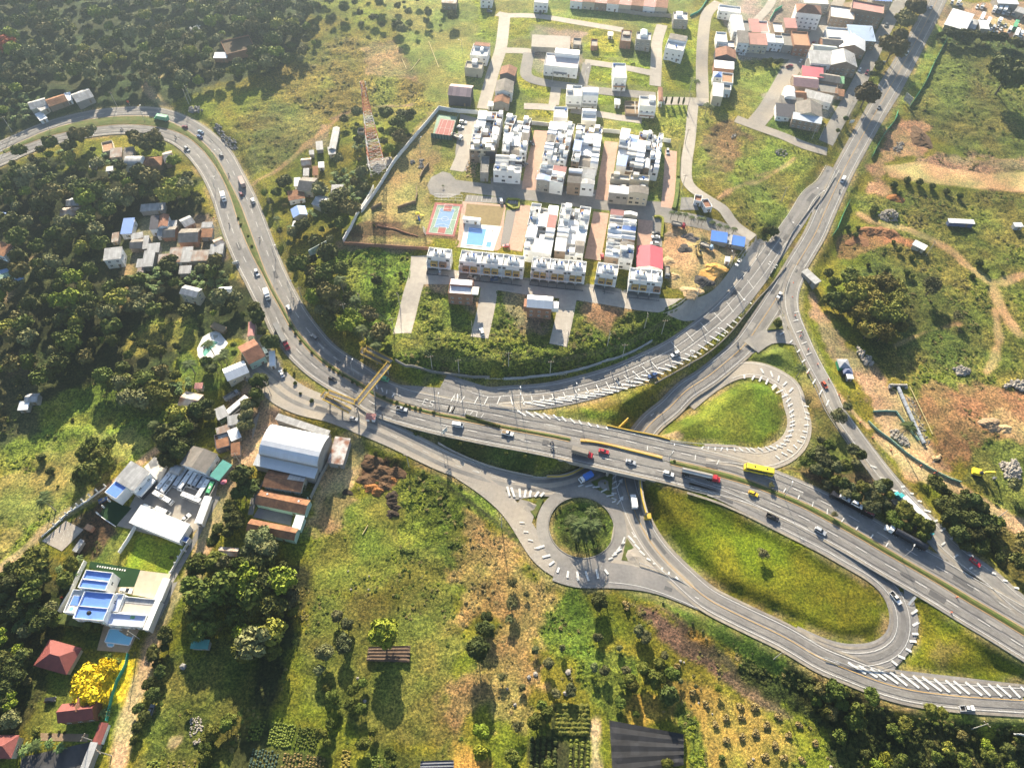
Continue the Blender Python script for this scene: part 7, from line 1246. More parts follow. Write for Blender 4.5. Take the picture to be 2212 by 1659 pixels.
for x,col_ in ((-6.5,'maroon'),(-1.2,'white'),(4,'grey')):g=at(P('34',850,1010)[0],0);d=np.array([math.cos(tr.rotation_euler[2]),math.sin(tr.rotation_euler[2])]);o=dup(PROTO[('suv','white',None)] if col_=='white' else PROTO[('car','silver',None)] if col_=='grey' else PROTO[('hatch','maroon',None)],(a[0]+d[0]*x,a[1]+d[1]*x,2.96),tr.rotation_euler[2]+math.pi,{'maroon':'dark red car on the upper deck of the car transporter','white':'white car in the middle of the car transporter','grey':'grey car over the cab end of the car transporter'}[col_])
c('truck','white','33',640,775,595,800,'small truck with blue tarpaulin body coming out from under the bridge',mat('blue_tarp',(.07,.22,.68)),z=-6.3,h=2);c('truck','white','33',1018,962,1012,920,'white box truck between the roundabout and the oval meadow',z=-6.1,h=2.)
c('suv','white','23',1342,1245,1300,1265,'white car on the slip road with hatched edge');c('suv','blue','23',1165,1415,1130,1425,'dark blue jeep driving over the painted hatching');c('car','white','24',280,790,265,815,'white car near the small tree island')
# avenue
c('car','white','14',1478,62,1460,90,'white car at the top of the avenue');c('suv','white','14',1287,427,1270,455,'white car beside the roadside tree shadows on the avenue');c('hatch','grey','14',1070,850,1050,880,'dark car in mid avenue near the billboard');c('van','white','14',785,1422,765,1455,'white van on the avenue beside the sand road');c('moto','grey','14',757,1510,745,1540,'motorcycle behind the white van on the avenue')
for k,(cr,x,y,x2,y2,lb) in enumerate([('11',960,1022,1000,1020,'motorcycle on the inner carriageway at the left bend'),('11',1385,1083,1410,1095,'motorcycle entering the bend from the left'),('11',1805,1383,1795,1360,'motorcycle ahead of the pinkish cargo truck'),('22',58,340,50,310,'motorcycle next to the dashed line near the blue house'),('21',1810,228,1820,250,'motorcycle beside the roadside huts'),('22',325,815,315,790,'motorcycle at the edge of the dark grove'),('33',370,505,400,512,'upper motorcycle of the pair before the bridge'),('33',375,555,405,562,'lower motorcycle of the pair before the bridge'),('23',888,1442,910,1432,'motorcycle on the slip road before the hatched nose'),('24',-45,1165,-60,1190,'motorcycle on the avenue in the cutting'),('14',738,942,725,960,'motorcycle parked on the town frontage road')]):c('moto','grey',cr,x,y,x2,y2,lb)
# parked in town, estate and yard
for args in [('suv','white','12',1662,965,1690,968,'white car beside the tennis court, back one'),('car','white','12',1640,1003,1670,1005,'white car beside the tennis court, front one'),('flatbed','white','12',1615,1085,1650,1100,'small white stake truck below the tennis court'),('pickup','grey','12',2195,1130,2215,1140,'dark pickup at the kerb of the first brick street'),('hatch','grey','13',160,1300,175,1290,'small dark car parked further down the first brick street'),('suv','white','13',1285,1197,1287,1215,'white car parked at the top of the last brick street'),
 ('hatch','paleblue','13',492,1508,492,1530,'pale blue car in the carport of the middle pair'),('hatch','silver','13',688,1527,700,1545,'silver car in front of the middle pair'),('hatch','blue','13',857,1560,857,1580,'dark car left of the right front pair'),('hatch','blue','13',1062,1580,1066,1600,'dark car right of the right front pair'),('suv','white','22',1962,35,1958,15,'white car in the striped parking bays'),('hatch','red','22',2000,392,1975,390,'red car at the foot of the cobbled strip'),('car','black','23',1192,290,1165,288,'black car in the parking strip by the red hall, top'),('car','white','23',1190,320,1165,318,'white car in the parking strip, middle'),('suv','silver','23',1182,372,1155,370,'silver car in the parking strip, nearest the red hall'),
 ('car','cream','22',1732,637,1760,645,'cream saloon parked in the street above the brick house'),('hatch','blue','22',1906,652,1885,655,'blue car in the street below the pool row'),('suv','white','22',1808,1065,1800,1040,'white car parked at the end of the short lane'),('hatch','white','22',1478,594,1478,575,'white car in front of the two-house row'),('pickup','white','23',1840,525,1825,550,'white pickup with dark bed on the pale lane by the yard'),('hatch','red','23',768,470,765,450,'red car squeezed beside the front block'),('hatch','grey','12',1870,90,1890,90,'grey car in front of the white house at the top edge'),('car','white','13',1868,430,1850,428,'white car parked before the lower terrace of the town'),('hatch','maroon','Z',640,318,655,300,'dark red car at the town street corner'),('car','white','Z',540,460,550,445,'white car on the pale town street'),('pickup','maroon','Z',455,502,480,492,'maroon pickup turned onto the kerb of the pale town street'),('suv','maroon','Z',1038,550,1030,570,'dark red car on the frontage road by the big trees'),('hatch','white','Z',985,530,975,550,'white car on the frontage road opposite the dark red one'),('pickup','grey','Z',1185,190,1175,210,'dark vehicle on the frontage road below the tall tan building'),
 ('car','black','13',280,100,280,115,'dark car before the white house at the top'),('van','white','21',2100,1235,2110,1255,'pale van parked in the inn yard'),('hatch','blue','31',812,955,845,940,'dark blue car beside the turf lawn'),('suv','white','41',998,258,1040,262,'white car on the villa forecourt'),('hatch','black','41',397,1118,440,1112,'black car on the garden lawn by the yellow tree'),('hatch','grey','41',1190,1200,1200,1170,'dark car hidden beside the dirt road hedge'),('pickup','white','31',1460,1105,1480,1085,'white pickup at the corner of the bus yard')]:
 c(*args)
# buses of the yard
for k,(kd,cl,x,y,x2,y2,lb) in enumerate([('bus','white',600,295,560,345,'white coach, leftmost of the parked row'),('bus','white',640,320,590,385,'longer white coach, second from left in the parked row'),('bus','silver',748,262,705,330,'silver coach with teal top, third in the parked row'),('bus','white',792,287,745,355,'white coach with dark front, fourth in the parked row'),('minibus','white',850,280,820,330,'white midibus, fifth in the parked row'),('minibus','silver',890,295,865,335,'small grey minibus, sixth in the parked row'),('minibus','silver',933,315,905,360,'small minibus with blue-grey roof, seventh in the parked row'),('bus','white',945,375,915,425,'white coach with teal stripe, eighth in the parked row'),('minibus','green',1012,360,990,410,'white and green bus at the right end of the parked row'),('bus','white',585,440,670,490,'white coach parked across the middle of the yard, left'),('bus','white',850,445,940,480,'white coach parked across the middle of the yard, right'),('van','white',445,525,490,545,'white van by the office building'),('minibus','white',580,558,635,582,'white minibus next to the canopy roof')]):c(kd,cl,'L',x,y,x2,y2,lb,h=1.8,s=.8 if kd=='bus' else .9,load=(wgrey if kd=='bus' and k in (1,9) else None))
c('bus','white','31',1875,215,1930,160,'white bus in the scrapyard',h=2);c('dump','grey','31',1830,130,1870,100,'dark ribbed truck in the scrapyard',tarp,h=1.5)
c('dump','paleblue','23',1590,395,1630,415,'pale blue dump truck beside the blue tents',h=1.);c('dump','grey','23',1280,605,1278,650,'dump truck with rock load beside the sand heaps',rockm,h=1.);c('dump','red','23',1370,228,1410,240,'old red open truck along the palm hedge',h=1)
# truck yard at the top right
R_=random.Random(5)
for k,(kd,cl,x,y,a_) in enumerate([('van','white',550,15,1.2),('truck','white',608,30,1.3),('van','grey',633,55,1.2),('suv','white',800,62,1.2),('flatbed','white',850,60,1.2),('truck','white',968,100,1.5),('tarptruck','grey',1020,100,1.4),('tarptruck','silver',1068,110,1.4),('flatbed','grey',1105,125,1.4),('flatbed','grey',1160,130,1.5),('bus','white',840,185,1.5),('bus','white',898,235,1.5),('truck','white',1020,215,1.2),('van','silver',965,270,1.4),('hatch','white',935,285,1.4),('hatch','silver',1005,262,1.3),('car','white',1040,280,1.4),('car','silver',1083,245,1.3),('hatch','blue',958,325,1.5),('car','silver',998,320,1.4),('suv','white',1030,350,1.5),('hatch','red',1068,345,1.5),('minibus','white',1122,300,1.4),('bus','green',1172,265,1.5),('bus','white',1185,345,1.5),('hatch','maroon',1108,375,1.5),('truck','white',1235,345,1.5)]):
 c(kd,cl,'G',x,y,x-12,y+28,'%s %s standing %s the crowded truck yard' % (cl,{'hatch':'small car','suv':'tall car','car':'saloon','bus':'bus','truck':'box truck','tarptruck':'covered truck','flatbed':'open truck','van':'van','minibus':'minibus'}[kd],['at the upper left of','beside the workshop in','in the middle of','at the right of'][0 if x<700 else 1 if x<920 else 2 if x<1090 else 3]+(', back row of,' if y<150 else ', front row of,' if y>300 else '')),group='vehicles in the truck yard',h=1.5)
# letters on the yellow coach side
def text_obj(s,size,m,parent,loc,rot,name='lettering'):
 cu=bpy.data.curves.new('t','FONT');cu.body=s;cu.size=size;cu.extrude=.01;cu.align_x='CENTER';t=bpy.data.objects.new('t',cu);COL.objects.link(t);bpy.context.view_layer.update();me=bpy.data.meshes.new_from_object(t.evaluated_get(bpy.context.evaluated_depsgraph_get()));bpy.data.objects.remove(t);me.materials.clear();me.materials.append(m);o=bpy.data.objects.new(name,me);COL.objects.link(o);o.parent=parent;o.location=loc;o.rotation_euler=rot;return o
yb=PROTO[('bus','yellow',None)];text_obj('S26',1.3,CARM['yellow'],yb,(-4.4,1.36,1.55),(math.pi/2,0,math.pi))
_wl=curve([on(p) for p in P('22',1860,1436,2060,1447)],4);w0,w1=_wl[0],_wl[-1];rt=root('wall_lettering',(w0+w1)/2+np.array([0,-.35,0]),math.atan2(w1[1]-w0[1],w1[0]-w0[0]),'white painted capital letters on the retaining wall above the grass bank','lettering');text_obj('COLOMBIA-ES PUEBLO',1.45,paint,rt,(0,0,.2),(math.pi/2,0,0))
_wl=[on(p) for p in P('23',400,1412,490,1402)];rt=root('wall_lettering',(_wl[0]+_wl[1])/2+np.array([0,-.5,0]),math.atan2(*( _wl[1]-_wl[0])[[1,0]]),'large white graffiti letters on the wall further right','lettering');text_obj('P-UIO',2.,paint,rt,(0,0,.2),(math.pi/2,0,0))
# excavators / loader
def digger(label,p,ang,m,s=1.):
 r=root('excavator',on(p),ang,label,'excavator');r.scale=(s,)*3;mb=MB()
 for q in (-1,1):mb.box(-1.8,q*1.2-.3,0,1.8,q*1.2+.3,.8,.25,0)
 mb.build('track',black,r);MB().box(-2,-1.3,.9,1.2,1.3,2.1,.15,.1).build('body',m,r);MB().box(.1,-1.2,2.1,1.3,-.1,3.,.1,.1).build('cab',glass,r);mb=MB();loft(mb,[(1.,1.6),(1.2,1.3),(4.6,4.1),(4.4,4.6),(2.8,3.9)],.5,0,0,1);mb.build('boom',m,r);mb=MB();loft(mb,[(4.3,4.7),(4.7,4.3),(6.4,1.5),(6.1,1.4)],.4,0,0,1);mb.build('arm',m,r);mb=MB();loft(mb,[(6.5,1.6),(5.9,1.4),(5.6,.5),(6.5,.3)],1.,0,0,1);mb.build('bucket',CARM['grey'],r)
digger('yellow excavator digging at the edge of the brown earth',P('34',1835,750)[0],math.radians(-20),CARM['yellow'],1.15);digger('dusty yellow loader among the sand heaps',P('23',1530,465)[0],math.radians(100),mat('dusty_yellow',(.45,.33,.12),.8),.9)
# heaps, rocks, pipes
def heap(label,crop,x,y,rx,h,m,name='heap',cat='heap',ry=None,seed=1,group=None):
 rx*=.8;h*=.6;g=on(P(crop,x,y)[0]);r_=random.Random(seed);mb=MB();n_=22;k=7;ry=ry or rx*.8;V={}
 for j in range(k+1):
  for i in range(n_):
   a=2*math.pi*i/n_;t=j/k;w=(1-t)*(1+.18*math.sin(a*3+seed)+.1*math.sin(a*5+seed*2));V[j,i]=(math.cos(a)*rx*w+r_.uniform(-.12,.12)*rx*(t>0),math.sin(a)*ry*w+r_.uniform(-.08,.08)*ry*(t>0),h*(t**.85)-.3+r_.uniform(-.06,.06)*h)
 for j in range(k):
  for i in range(n_):mb.quad(V[j,i],V[j,(i+1) % n_],V[j+1,(i+1) % n_],V[j+1,i])
 o=mb.build(name,m,smooth=False);o.location=tuple(g);return tag(o,label,cat,group)
orange=mat('orange_sand',(.60,.33,.09),.95,.15,.6,.4,4);blk=mat('black_gravel',(.06,.055,.055),.95,.3,1.5,.6,4);brn=mat('brown_earth',(.13,.075,.04),.95,.4,1,.8,3);rst=mat('orange_earth',(.30,.13,.04),.95,.3,1,.6,4);drk=mat('dark_manure',(.05,.035,.025),.95,.4,1.2,.8,3)
heap('orange sand heap in the materials yard','23',1640,575,8.5,4,orange);heap('flat spread of orange sand left of the orange heap','23',1560,600,9,1.,orange,ry=6,seed=4);heap('black gravel heap in front of the orange sand','23',1545,665,8,3,blk,seed=2);heap('small dark gravel heap in the middle of the yard','23',1425,420,6,1.8,blk,seed=3);heap('dark grey heap at the back of the yard','23',1440,320,5,2,mat('grey_gravel',(.16,.14,.13),.95,.3,1.5,.5,4),seed=5);heap('second grey heap just right of the back one','23',1475,345,5,1.6,MT['grey_gravel'],seed=6);heap('tan sand heap at the lower edge of the yard','23',1470,755,7,2.5,sand,seed=7);heap('low tan heap near the rock truck','23',1345,630,4.5,1.8,sand,seed=8);heap('pale ochre heap on the left of the yard','23',1300,510,6,1.6,sand,seed=9);heap('pile of broken timber and scrap at the yard corner','23',1300,300,6,1.2,wood,seed=10)
for k,(x,y,rx,h,m) in enumerate([(940,640,7,2.5,brn),(1010,720,8,3,brn),(1130,730,7,2.5,brn),(880,800,6,2.2,brn),(1060,790,6.5,2.5,brn),(925,860,4.5,2.4,rst),(985,885,4.8,2.8,rst),(1040,850,5,2.2,brn),(1100,800,5,2,rst),(1105,920,4,2.,drk),(1110,955,3.5,1.8,drk),(1100,990,3.5,1.6,drk),(1130,1015,3.5,1.6,drk),(1095,1065,4,1.8,drk),(740,890,4.5,1.2,drk),(640,740,2.5,.5,rst)]):heap('%s in the brown dump, %s' % ({'brown_earth':'brown earth heap','orange_earth':'bright orange-brown earth heap','dark_manure':'dark manure heap'}[m.name],['at the upper end','in the centre','against the green bank','at its left rim','just below the centre','left of the brightest one','brightest and foremost','behind the bright pair','right of the bright pair','first of the descending row','second of the descending row','third of the descending row','right-hand one of the row','last of the descending row','on the pale slope to the left','tiny one on the pale yard'][k]),'32',x,y,rx*.9,h,m,seed=k+20)
for k,(x,y,rx,h) in enumerate([(990,270,6,3),(1060,280,7,3),(1140,285,7,2.6),(1180,300,4,2),(900,340,9,1.6)]):heap('reddish earth heap beside the vine thicket, %s from the left' % ORD[k+1 if k<4 else 0],'24',x,y,rx,h,mat('reddish_earth',(.27,.13,.06),.95,.35,1,.7,3),seed=k+50)
heap('dark lumpy mound with a pit on the bare ground','14',1390,1080,8,4,brn,seed=60,ry=12);heap('reddish mound below the sand road','14',1200,1560,7,2.5,rst,seed=61);heap('sandy boulder-like mound on the earthworks','34',1945,360,6.5,3.5,mat('tan_soil',(.34,.24,.15),.95,.3,.8,.6,3),seed=62);heap('pale sandstone mound right of the boulder-like one','34',2070,395,5,2.5,sand,seed=63)
def rocks(label,crop,v,n_,r0,r1,m=None,seed=1,hgt=1.):
 """one pile of stones"""
 g=[on(p) for p in P(crop,*v)];r_=random.Random(seed);c=sum(g)/len(g);mb=MB();R=max(np.linalg.norm((p-c)[:2]) for p in g)
 pl=[p[:2]-c[:2] for p in g]
 def ins(x,y):
  k=False
  for i in range(len(pl)):
   a=pl[i];b=pl[i-1]
   if (a[1]>y) !=(b[1]>y) and x<(b[0]-a[0])*(y-a[1])/(b[1]-a[1])+a[0]:k=not k
  return k
 t=0
 while t<n_:
  x=r_.uniform(-R,R);y=r_.uniform(-R,R)
  if not ins(x,y):continue
  t+=1;e=max(0,1-math.hypot(x,y)/R*1.3);s=r_.uniform(r0,r1)*.8;mb.ico((x,y,gz(c[0]+x,c[1]+y)-c[2]+e*hgt*r_.uniform(.4,1)+s*.3),s,1,.22,.8,r_)
 o=mb.build('rock_pile',m or rockm);o.location=tuple(c);return tag(o,label,'rocks')
rocks('cone of pale stones beside the dirt track','24',(1060,160,1110,120,1180,105,1215,150,1210,200,1130,205),260,.4,.9,seed=1,hgt=4.5);rocks('pale boulder pile near the tarpaulin shelter','24',(870,1180,910,1175,950,1230,1010,1280,1030,1330,960,1340,910,1260),90,.4,1.2,seed=2,hgt=1.5);rocks('boulder pile in the middle of the cleared meadow','24',(1660,1360,1720,1335,1785,1370,1780,1410,1690,1410),90,.5,1.2,seed=3);rocks('boulder pile at the right edge','24',(2060,1490,2140,1450,2230,1460,2220,1540,2140,1520),60,.6,1.3,seed=4)
rocks('round pile of pale boulders above the excavator','34',(2020,670,2080,630,2150,640,2190,740,2180,790,2060,780),120,.7,1.2,seed=5);rocks('rubble of white stones around the leaning palm','34',(1150,410,1210,400,1300,490,1310,540,1240,520,1170,460),130,.4,.9,seed=6);rocks('grey boulder pile where the track meets the highway bend','11',(1490,855,1560,845,1600,880,1560,900,1490,895),40,.6,1.4,rockd,7);rocks('long line of rubble along the outer verge of the bend','11',(1690,980,1740,990,1780,1080,1860,1110,1880,1180,1800,1180,1740,1080,1690,1030),160,.4,1.,rockd,8)
rocks('white stones on the vegetable field','41',(1500,1270,1560,1250,1600,1290,1600,1360,1550,1400,1490,1410,1500,1340),60,.25,.6,seed=9,hgt=.3);rocks('few white stones below the larger scatter','41',(1515,1440,1580,1430,1580,1460,1530,1475),14,.25,.6,seed=10,hgt=.2);rocks('pale rock scatter on the bare patch beside the avenue','14',(1170,1180,1230,1110,1270,1130,1250,1180,1200,1230),60,.3,.8,seed=11,hgt=.5);rocks('stone cluster on the estate lawn, left','T',(1440,130,1500,120,1550,160,1480,210),20,.4,.9,rockd,12,.4);rocks('stone cluster on the estate lawn, right','T',(1630,100,1720,100,1720,280,1600,280,1640,200),40,.4,.9,rockd,13,.4)
rocks('white rubbish and rubble at the forest tip, left','11',(1480,220,1580,200,1570,260,1490,250),60,.3,.8,wwh,14,.3);rocks('white rubbish and rubble at the forest tip, right','11',(1840,180,1900,140,1910,210,1850,240),60,.3,.8,wwh,15,.3);rocks('pale rubble on the field beside the avenue, upper','14',(240,1190,320,1180,350,1210,330,1240,260,1225),40,.3,.8,seed=16,hgt=.5);rocks('stones along the pipe trench','34',(1290,150,1340,140,1420,350,1480,540,1440,560,1370,400),120,.2,.5,rockd,17,.1)
rocks('pale stones on the slope above the footbridge field','13',(1770,1060,1820,1060,1830,1090,1780,1095),10,.5,1,seed=18,hgt=.3);rocks('rubble and timber on the building plot','D',(200,720,320,690,330,800,300,900,190,900),120,.2,.7,sand,19,.4);rocks('stone pile beside the grassy track edge','34',(1480,620,1520,600,1560,610,1550,635,1500,640),14,.6,1.2,sand,20,.3)
for k,(cr,x,y,s,m) in enumerate([('43',240,918,1.7,rockm),('43',188,942,1.4,rockd),('43',500,905,2.,rockm),('43',480,1070,1.8,rockd),('43',1385,815,1.,rockm),('43',1412,825,.7,rockm),('43',80,1160,1.2,rockm),('43',20,1035,1.,rockm),('43',445,725,.9,rockd),('43',1528,1145,.7,rockm),('43',1636,1232,.7,rockm),('43',1958,1588,.9,rockm),('41',1447,860,2.2,rockd),('42',830,950,1.,rockm),('42',885,1130,1.2,rockd),('42',755,105,.6,rockm),('42',920,145,.7,rockm),('42',778,250,.8,rockm),('42',915,250,.7,rockm),('44',690,1650,1.2,rockm),('34',2065,65,1.6,rockm),('34',905,680,1.2,rockd)]):
 g=on(P(cr,x,y)[0]);mb=MB();rr_=random.Random(k);s*=.62;mb.ico((0,0,.2*s),s,1,.2,.6,rr_);o=mb.build('boulder',m);o.location=tuple(g);o.rotation_euler=(0,0,k);tag(o,'%s boulder lying in the grass among the fields' % ('pale' if m is rockm else 'grey'),'boulder','boulders in the fields')
pp=curve([on(p) for p in P('34',1215,75,1260,180,1310,290,1360,400,1420,520)],3);pr=root('drain_pipe',pp[0],0,'long conc drain pipe laid in the trench of the site','pipe');mb=MB();
for i in range(len(pp)-1):a=pp[i]-pp[0];b=pp[i+1]-pp[0];mb.cyl((*a[:2],a[2]+.8),(*(a+(b-a)*.93)[:2],b[2]+.8),.85,n=12)
mb.build('pipe_run',mat('pipe_concrete',(.34,.37,.42),.8,.3,1),pr);g=pp[0];MB().box(-4.2,.6,0,4.2,1.3,1.8).box(-4.4,-.6,0,-3.2,.59,1.2).box(3.2,-.6,0,4.4,.59,1.2).build('head_wall',conc,pr)
for k,(cr,v) in enumerate((('34',(1310,60,1490,440)),('34',(1150,70,1220,110)),('34',(1210,110,1290,310)),('32',(912,1155,870,1228)),('12',(1390,330,1470,540)),('12',(1180,470,1215,550)),('12',(1320,470,1250,560)))):
 a,b=[on(p) for p in P(cr,*v)];o=MB().cyl((0,0,.2),(b[0]-a[0],b[1]-a[1],b[2]-a[2]+.3),.22,n=6).build('pole',mat('pale_timber',(.5,.42,.2),.8));o.location=tuple(a);tag(o,'long pale bamboo pole lying on the ground','pole','loose poles lying on the ground')
# street lamps, utility poles, wires, signs
lamp0=root('street_lamp',(0,-60,-200),0,'x','street lamp');MB().cyl((0,0,-.5),(0,0,9.5),.14,.09,8).build('pole',steel,lamp0);MB().cyl((0,0,9.3),(1.7,0,9.9),.06,n=6).build('arm',steel,lamp0);MB().box(1.6,-.18,9.85,2.4,.18,10.0).build('lamp_head',wwh,lamp0);KIDS[lamp0.name]=list(lamp0.children);L0=[0]
lamp2=root('street_lamp',(0,-60,-200),0,'x','street lamp');MB().cyl((0,0,-.5),(0,0,9.8),.15,.09,8).build('pole',steel,lamp2)
for s in (-1,1):MB().cyl((0,0,9.5),(s*1.5,0,10.1),.06,n=6).build('arm',steel,lamp2);MB().box(s*1.85-.4,-.18,10.05,s*1.85+.4,.18,10.2).build('lamp_head',wwh,lamp2)
KIDS[lamp2.name]=list(lamp2.children);_used={}
def lamp(src,p,ang,label,group):
 g=on(p)
 if src.name in _used:return dup(src,g,ang,label,group)
 _used[src.name]=1;src.location=tuple(g);src.rotation_euler=(0,0,ang);src['label']=label;src['group']=group;return src
for cr,v,a in (('34',(320,930),1.2),('34',(1245,1420),1.),('33',(1295,640),1.3),('22',(800,1410),1.2),('22',(308,780),.4),('11',(1705,1510),.3),('11',(1710,1300),.3),('32',(1475,240),1.5),('11',(400,1040),1.2),('22',(185,500),.3),('11',(1145,960),1.4)):lamp(lamp0,P(cr,*v)[0],a,'street lamp with a single arm standing in the highway median','median street lamps of the highway')
for cr,v,a in (('23',(2060,660),2.4),('23',(1870,935),2.4),('23',(1670,1165),2.3),('23',(1450,1345),2.2),('23',(1000,1510),2.),('23',(560,1600),1.8),('23',(120,1630),1.6),('24',(190,640),2.5),('24',(370,330),2.5),('24',(560,60),2.5)):lamp(lamp2,P(cr,*v)[0],a,'two-armed street lamp on the wall strip between the avenue branches','two-armed lamps between the avenue branches')
for cr,v,a in (('13',(372,650),0),('13',(632,660),1),('13',(905,760),.5),('12',(1655,430),3),('12',(1325,1210),1),('13',(237,1480),1),('23',(1770,560),2)):lamp(lamp0,P(cr,*v)[0],a,'slender lamp post of the gated estate','estate lamp posts')
up=root('utility_pole',(0,-60,-200),0,'x','utility pole');MB().cyl((0,0,-.5),(0,0,10.5),.2,.12,8).build('pole',poleM,up);MB().box(-1.3,-.08,9.7,1.3,.08,9.85).build('crossarm',wood,up)
for s in (-1.1,0,1.1):MB().cyl((s,0,9.85),(s,0,10.15),.07,n=6).build('insulator',wwh,up)
KIDS[up.name]=list(up.children)
def upole(p,ang,label,h=10.):
 g=on(p);lamp_=None
 if 'up' in _used:o=dup(up,g,ang,label,'concrete utility poles')
 else:_used['up']=1;up.location=tuple(g);up.rotation_euler=(0,0,ang);up['label']=label;up['group']='concrete utility poles'
 return g
line1=[upole(P(cr,x,y)[0],.3,'utility pole on the wooded slope and grass bank') for cr,x,y in (('22',400,830),('22',740,960),('22',1118,1075),('22',1418,1365),('22',1630,1395))]
line2=[line1[-1]]+[upole(P(cr,x,y)[0],.1,'utility pole between grass bank and materials yard') for cr,x,y in (('22',2020,1340),('23',355,1405),('23',925,1275),('23',1235,1085),('23',1500,830),('23',1775,570),('23',1985,485))]
line3=[upole(P(cr,x,y)[0],.6,'utility pole on the town frontage') for cr,x,y in (('14',600,1100),('14',540,1100),('14',670,880),('14',820,560),('14',960,330),('14',1110,120))][1:]
line4=[upole(P(cr,x,y)[0],.2,'utility pole beside the pale estate lane') for cr,x,y in (('13',1455,730),('13',1440,860),('13',1420,1140),('13',1395,1500),('14',300,1590))]
for cr,x,y in (('22',1165,880),('22',1735,1105),('22',860,880),('23',490,1180),('23',808,1180),('23',1100,1040),('32',1235,695),('32',1965,1170),('41',1100,640),('41',760,1450),('43',775,245),('24',1440,470),('43',2120,800),('44',1800,1350),('34',1960,1130),('11',925,845),('11',1505,800),('11',1490,825),('14',820,910),('31',2140,130),('31',1905,680),('11',95,1040),('41',880,1560)):upole(P(cr,x,y)[0],x*.01,'stand-alone utility pole')
wires=mat('wire',(.12,.12,.12),.5,0)
def wire(gs,offs,label,hh=10.):
 r=root('overhead_wire',gs[0],0,label,'wire');
 for ox in offs:
  mb=MB()
  for a,b in zip(gs[:-1],gs[1:]):
   d=b-a;nv=np.array([-d[1],d[0],0])/np.hypot(d[0],d[1]);n_=8;L_=np.hypot(d[0],d[1]);q=[a-gs[0]+d*t+nv*ox+np.array([0,0,hh-L_*.05*t*(1-t)*2]) for t in np.linspace(0,1,n_+1)]
   for i in range(n_):mb.cyl(q[i],q[i+1],.028,n=3,cap=False)
  mb.build('cable',wires,r)
wire(line1,(-1,0,1),'overhead wires descending through the dark grove to the grass bank');wire(line2,(-1,0,1),'overhead wires along the grass bank and around the yard');wire(line3,(-1,0,1),'overhead wires along the town frontage road');wire(line4,(-1,0,1),'overhead wires beside the pale lane of the estate');wire([on(P('22',-10,-400)[0]),on(P('22',180,200)[0]),on(P('22',400,830)[0])],(0,.6),'wires crossing the highway down to the dark grove')
def board(label,crop,v,h0,h,m,posts=2,name='billboard',double=False):
 a,b=[on(p) for p in P(crop,*v)];c=(a+b)/2;r=root(name,c,math.atan2(b[1]-a[1],b[0]-a[0]),label,name.replace('_',' '));W=np.linalg.norm((b-a)[:2]);mb=MB()
 for k in range(posts):x=(-W/2+W*(k+.5)/posts);mb.cyl((x,.25,-.5),(x,.25,h0+h*.8),.15,n=6)
 mb.build('post',steel,r);mb=MB();mb.box(-W/2,-.1,h0,W/2,.1,h0+h);o=mb.build('panel',m,r);o.rotation_euler=(0,0,0);mb=MB();mb.box(-W/2,.11,h0-.25,W/2,.5,h0-.1);mb.build('catwalk',steel,r);return r
adm=mat('advert_sheet',(.62,.68,.68),.5,.3,.4,col2=(.25,.42,.32),f2=.56,s2=.5)
board('long advertising billboard on the wooded slope above the highway','22',(475,540,610,450),5,4.5,adm,3);board('leaning white billboard in the grass beside the avenue','14',(1255,800,1305,850),1.5,5,mat('advert_sheet_two',(.6,.62,.58),.5,.4,.5,col2=(.3,.3,.28),f2=.5,s2=.6),3);board('tall narrow road sign panel seen edge-on beside the highway','32',(1505,480,1540,440),4,3,paint,1,'road_sign');board('small roadside sign in the shade at the kerb of the settlement','21',(1840,545,1890,530),.5,1.6,paint,2,'road_sign')
board('white sign board on the grass tongue of the avenue','14',(830,985,860,990),1.5,2,paint,2,'road_sign');board('white sign at the right edge of the picture','44',(2110,1400,2240,1420),2,2.2,paint,2,'road_sign');board('square sign board near the big avenue trees','14',(1083,525,1105,530),2,2,paint,2,'road_sign');board('orange warning sign by the forest track','11',(1015,835,1030,835),2,1.2,CARM['orange'],1,'road_sign')
# orange delineator posts along the works
dp=mat('orange_plastic',(.75,.16,.06),.5,.1)
for k,(cr,x,y) in enumerate([('24',390,692),('24',383,805),('24',405,948),('24',447,1110),('24',508,1215),('24',583,1330),('24',668,1450),('24',752,1572),('34',668,12),('34',835,235),('34',918,350),('34',1016,470),('34',1163,568),('34',1395,690),('34',1500,750),('24',505,1400),('44',1680,315),('44',1635,435)]):
 if cr=='34' and y==12:continue
 g=on(P(cr,x,y)[0]);r=root('traffic_barrel',g+np.array([0,0,.1]),0,'orange and white traffic barrel beside the works lane','traffic barrel','orange traffic barrels');MB().box(-.35,-.35,0,.35,.35,.08).build('base',black,r);MB().cyl((0,0,.08),(0,0,1.1),.28,.2,10).build('barrel',dp,r);MB().cyl((0,0,.5),(0,0,.7),.27,.25,10).build('reflective_band',paint,r)
hv=mat('hi_vis_vest',(.55,.75,.08),.6);shirtw=mat('white_shirt',(.7,.7,.7),.8);shirtr=mat('red_shirt',(.5,.06,.05),.8);jeans=mat('blue_jeans',(.07,.1,.2),.9)
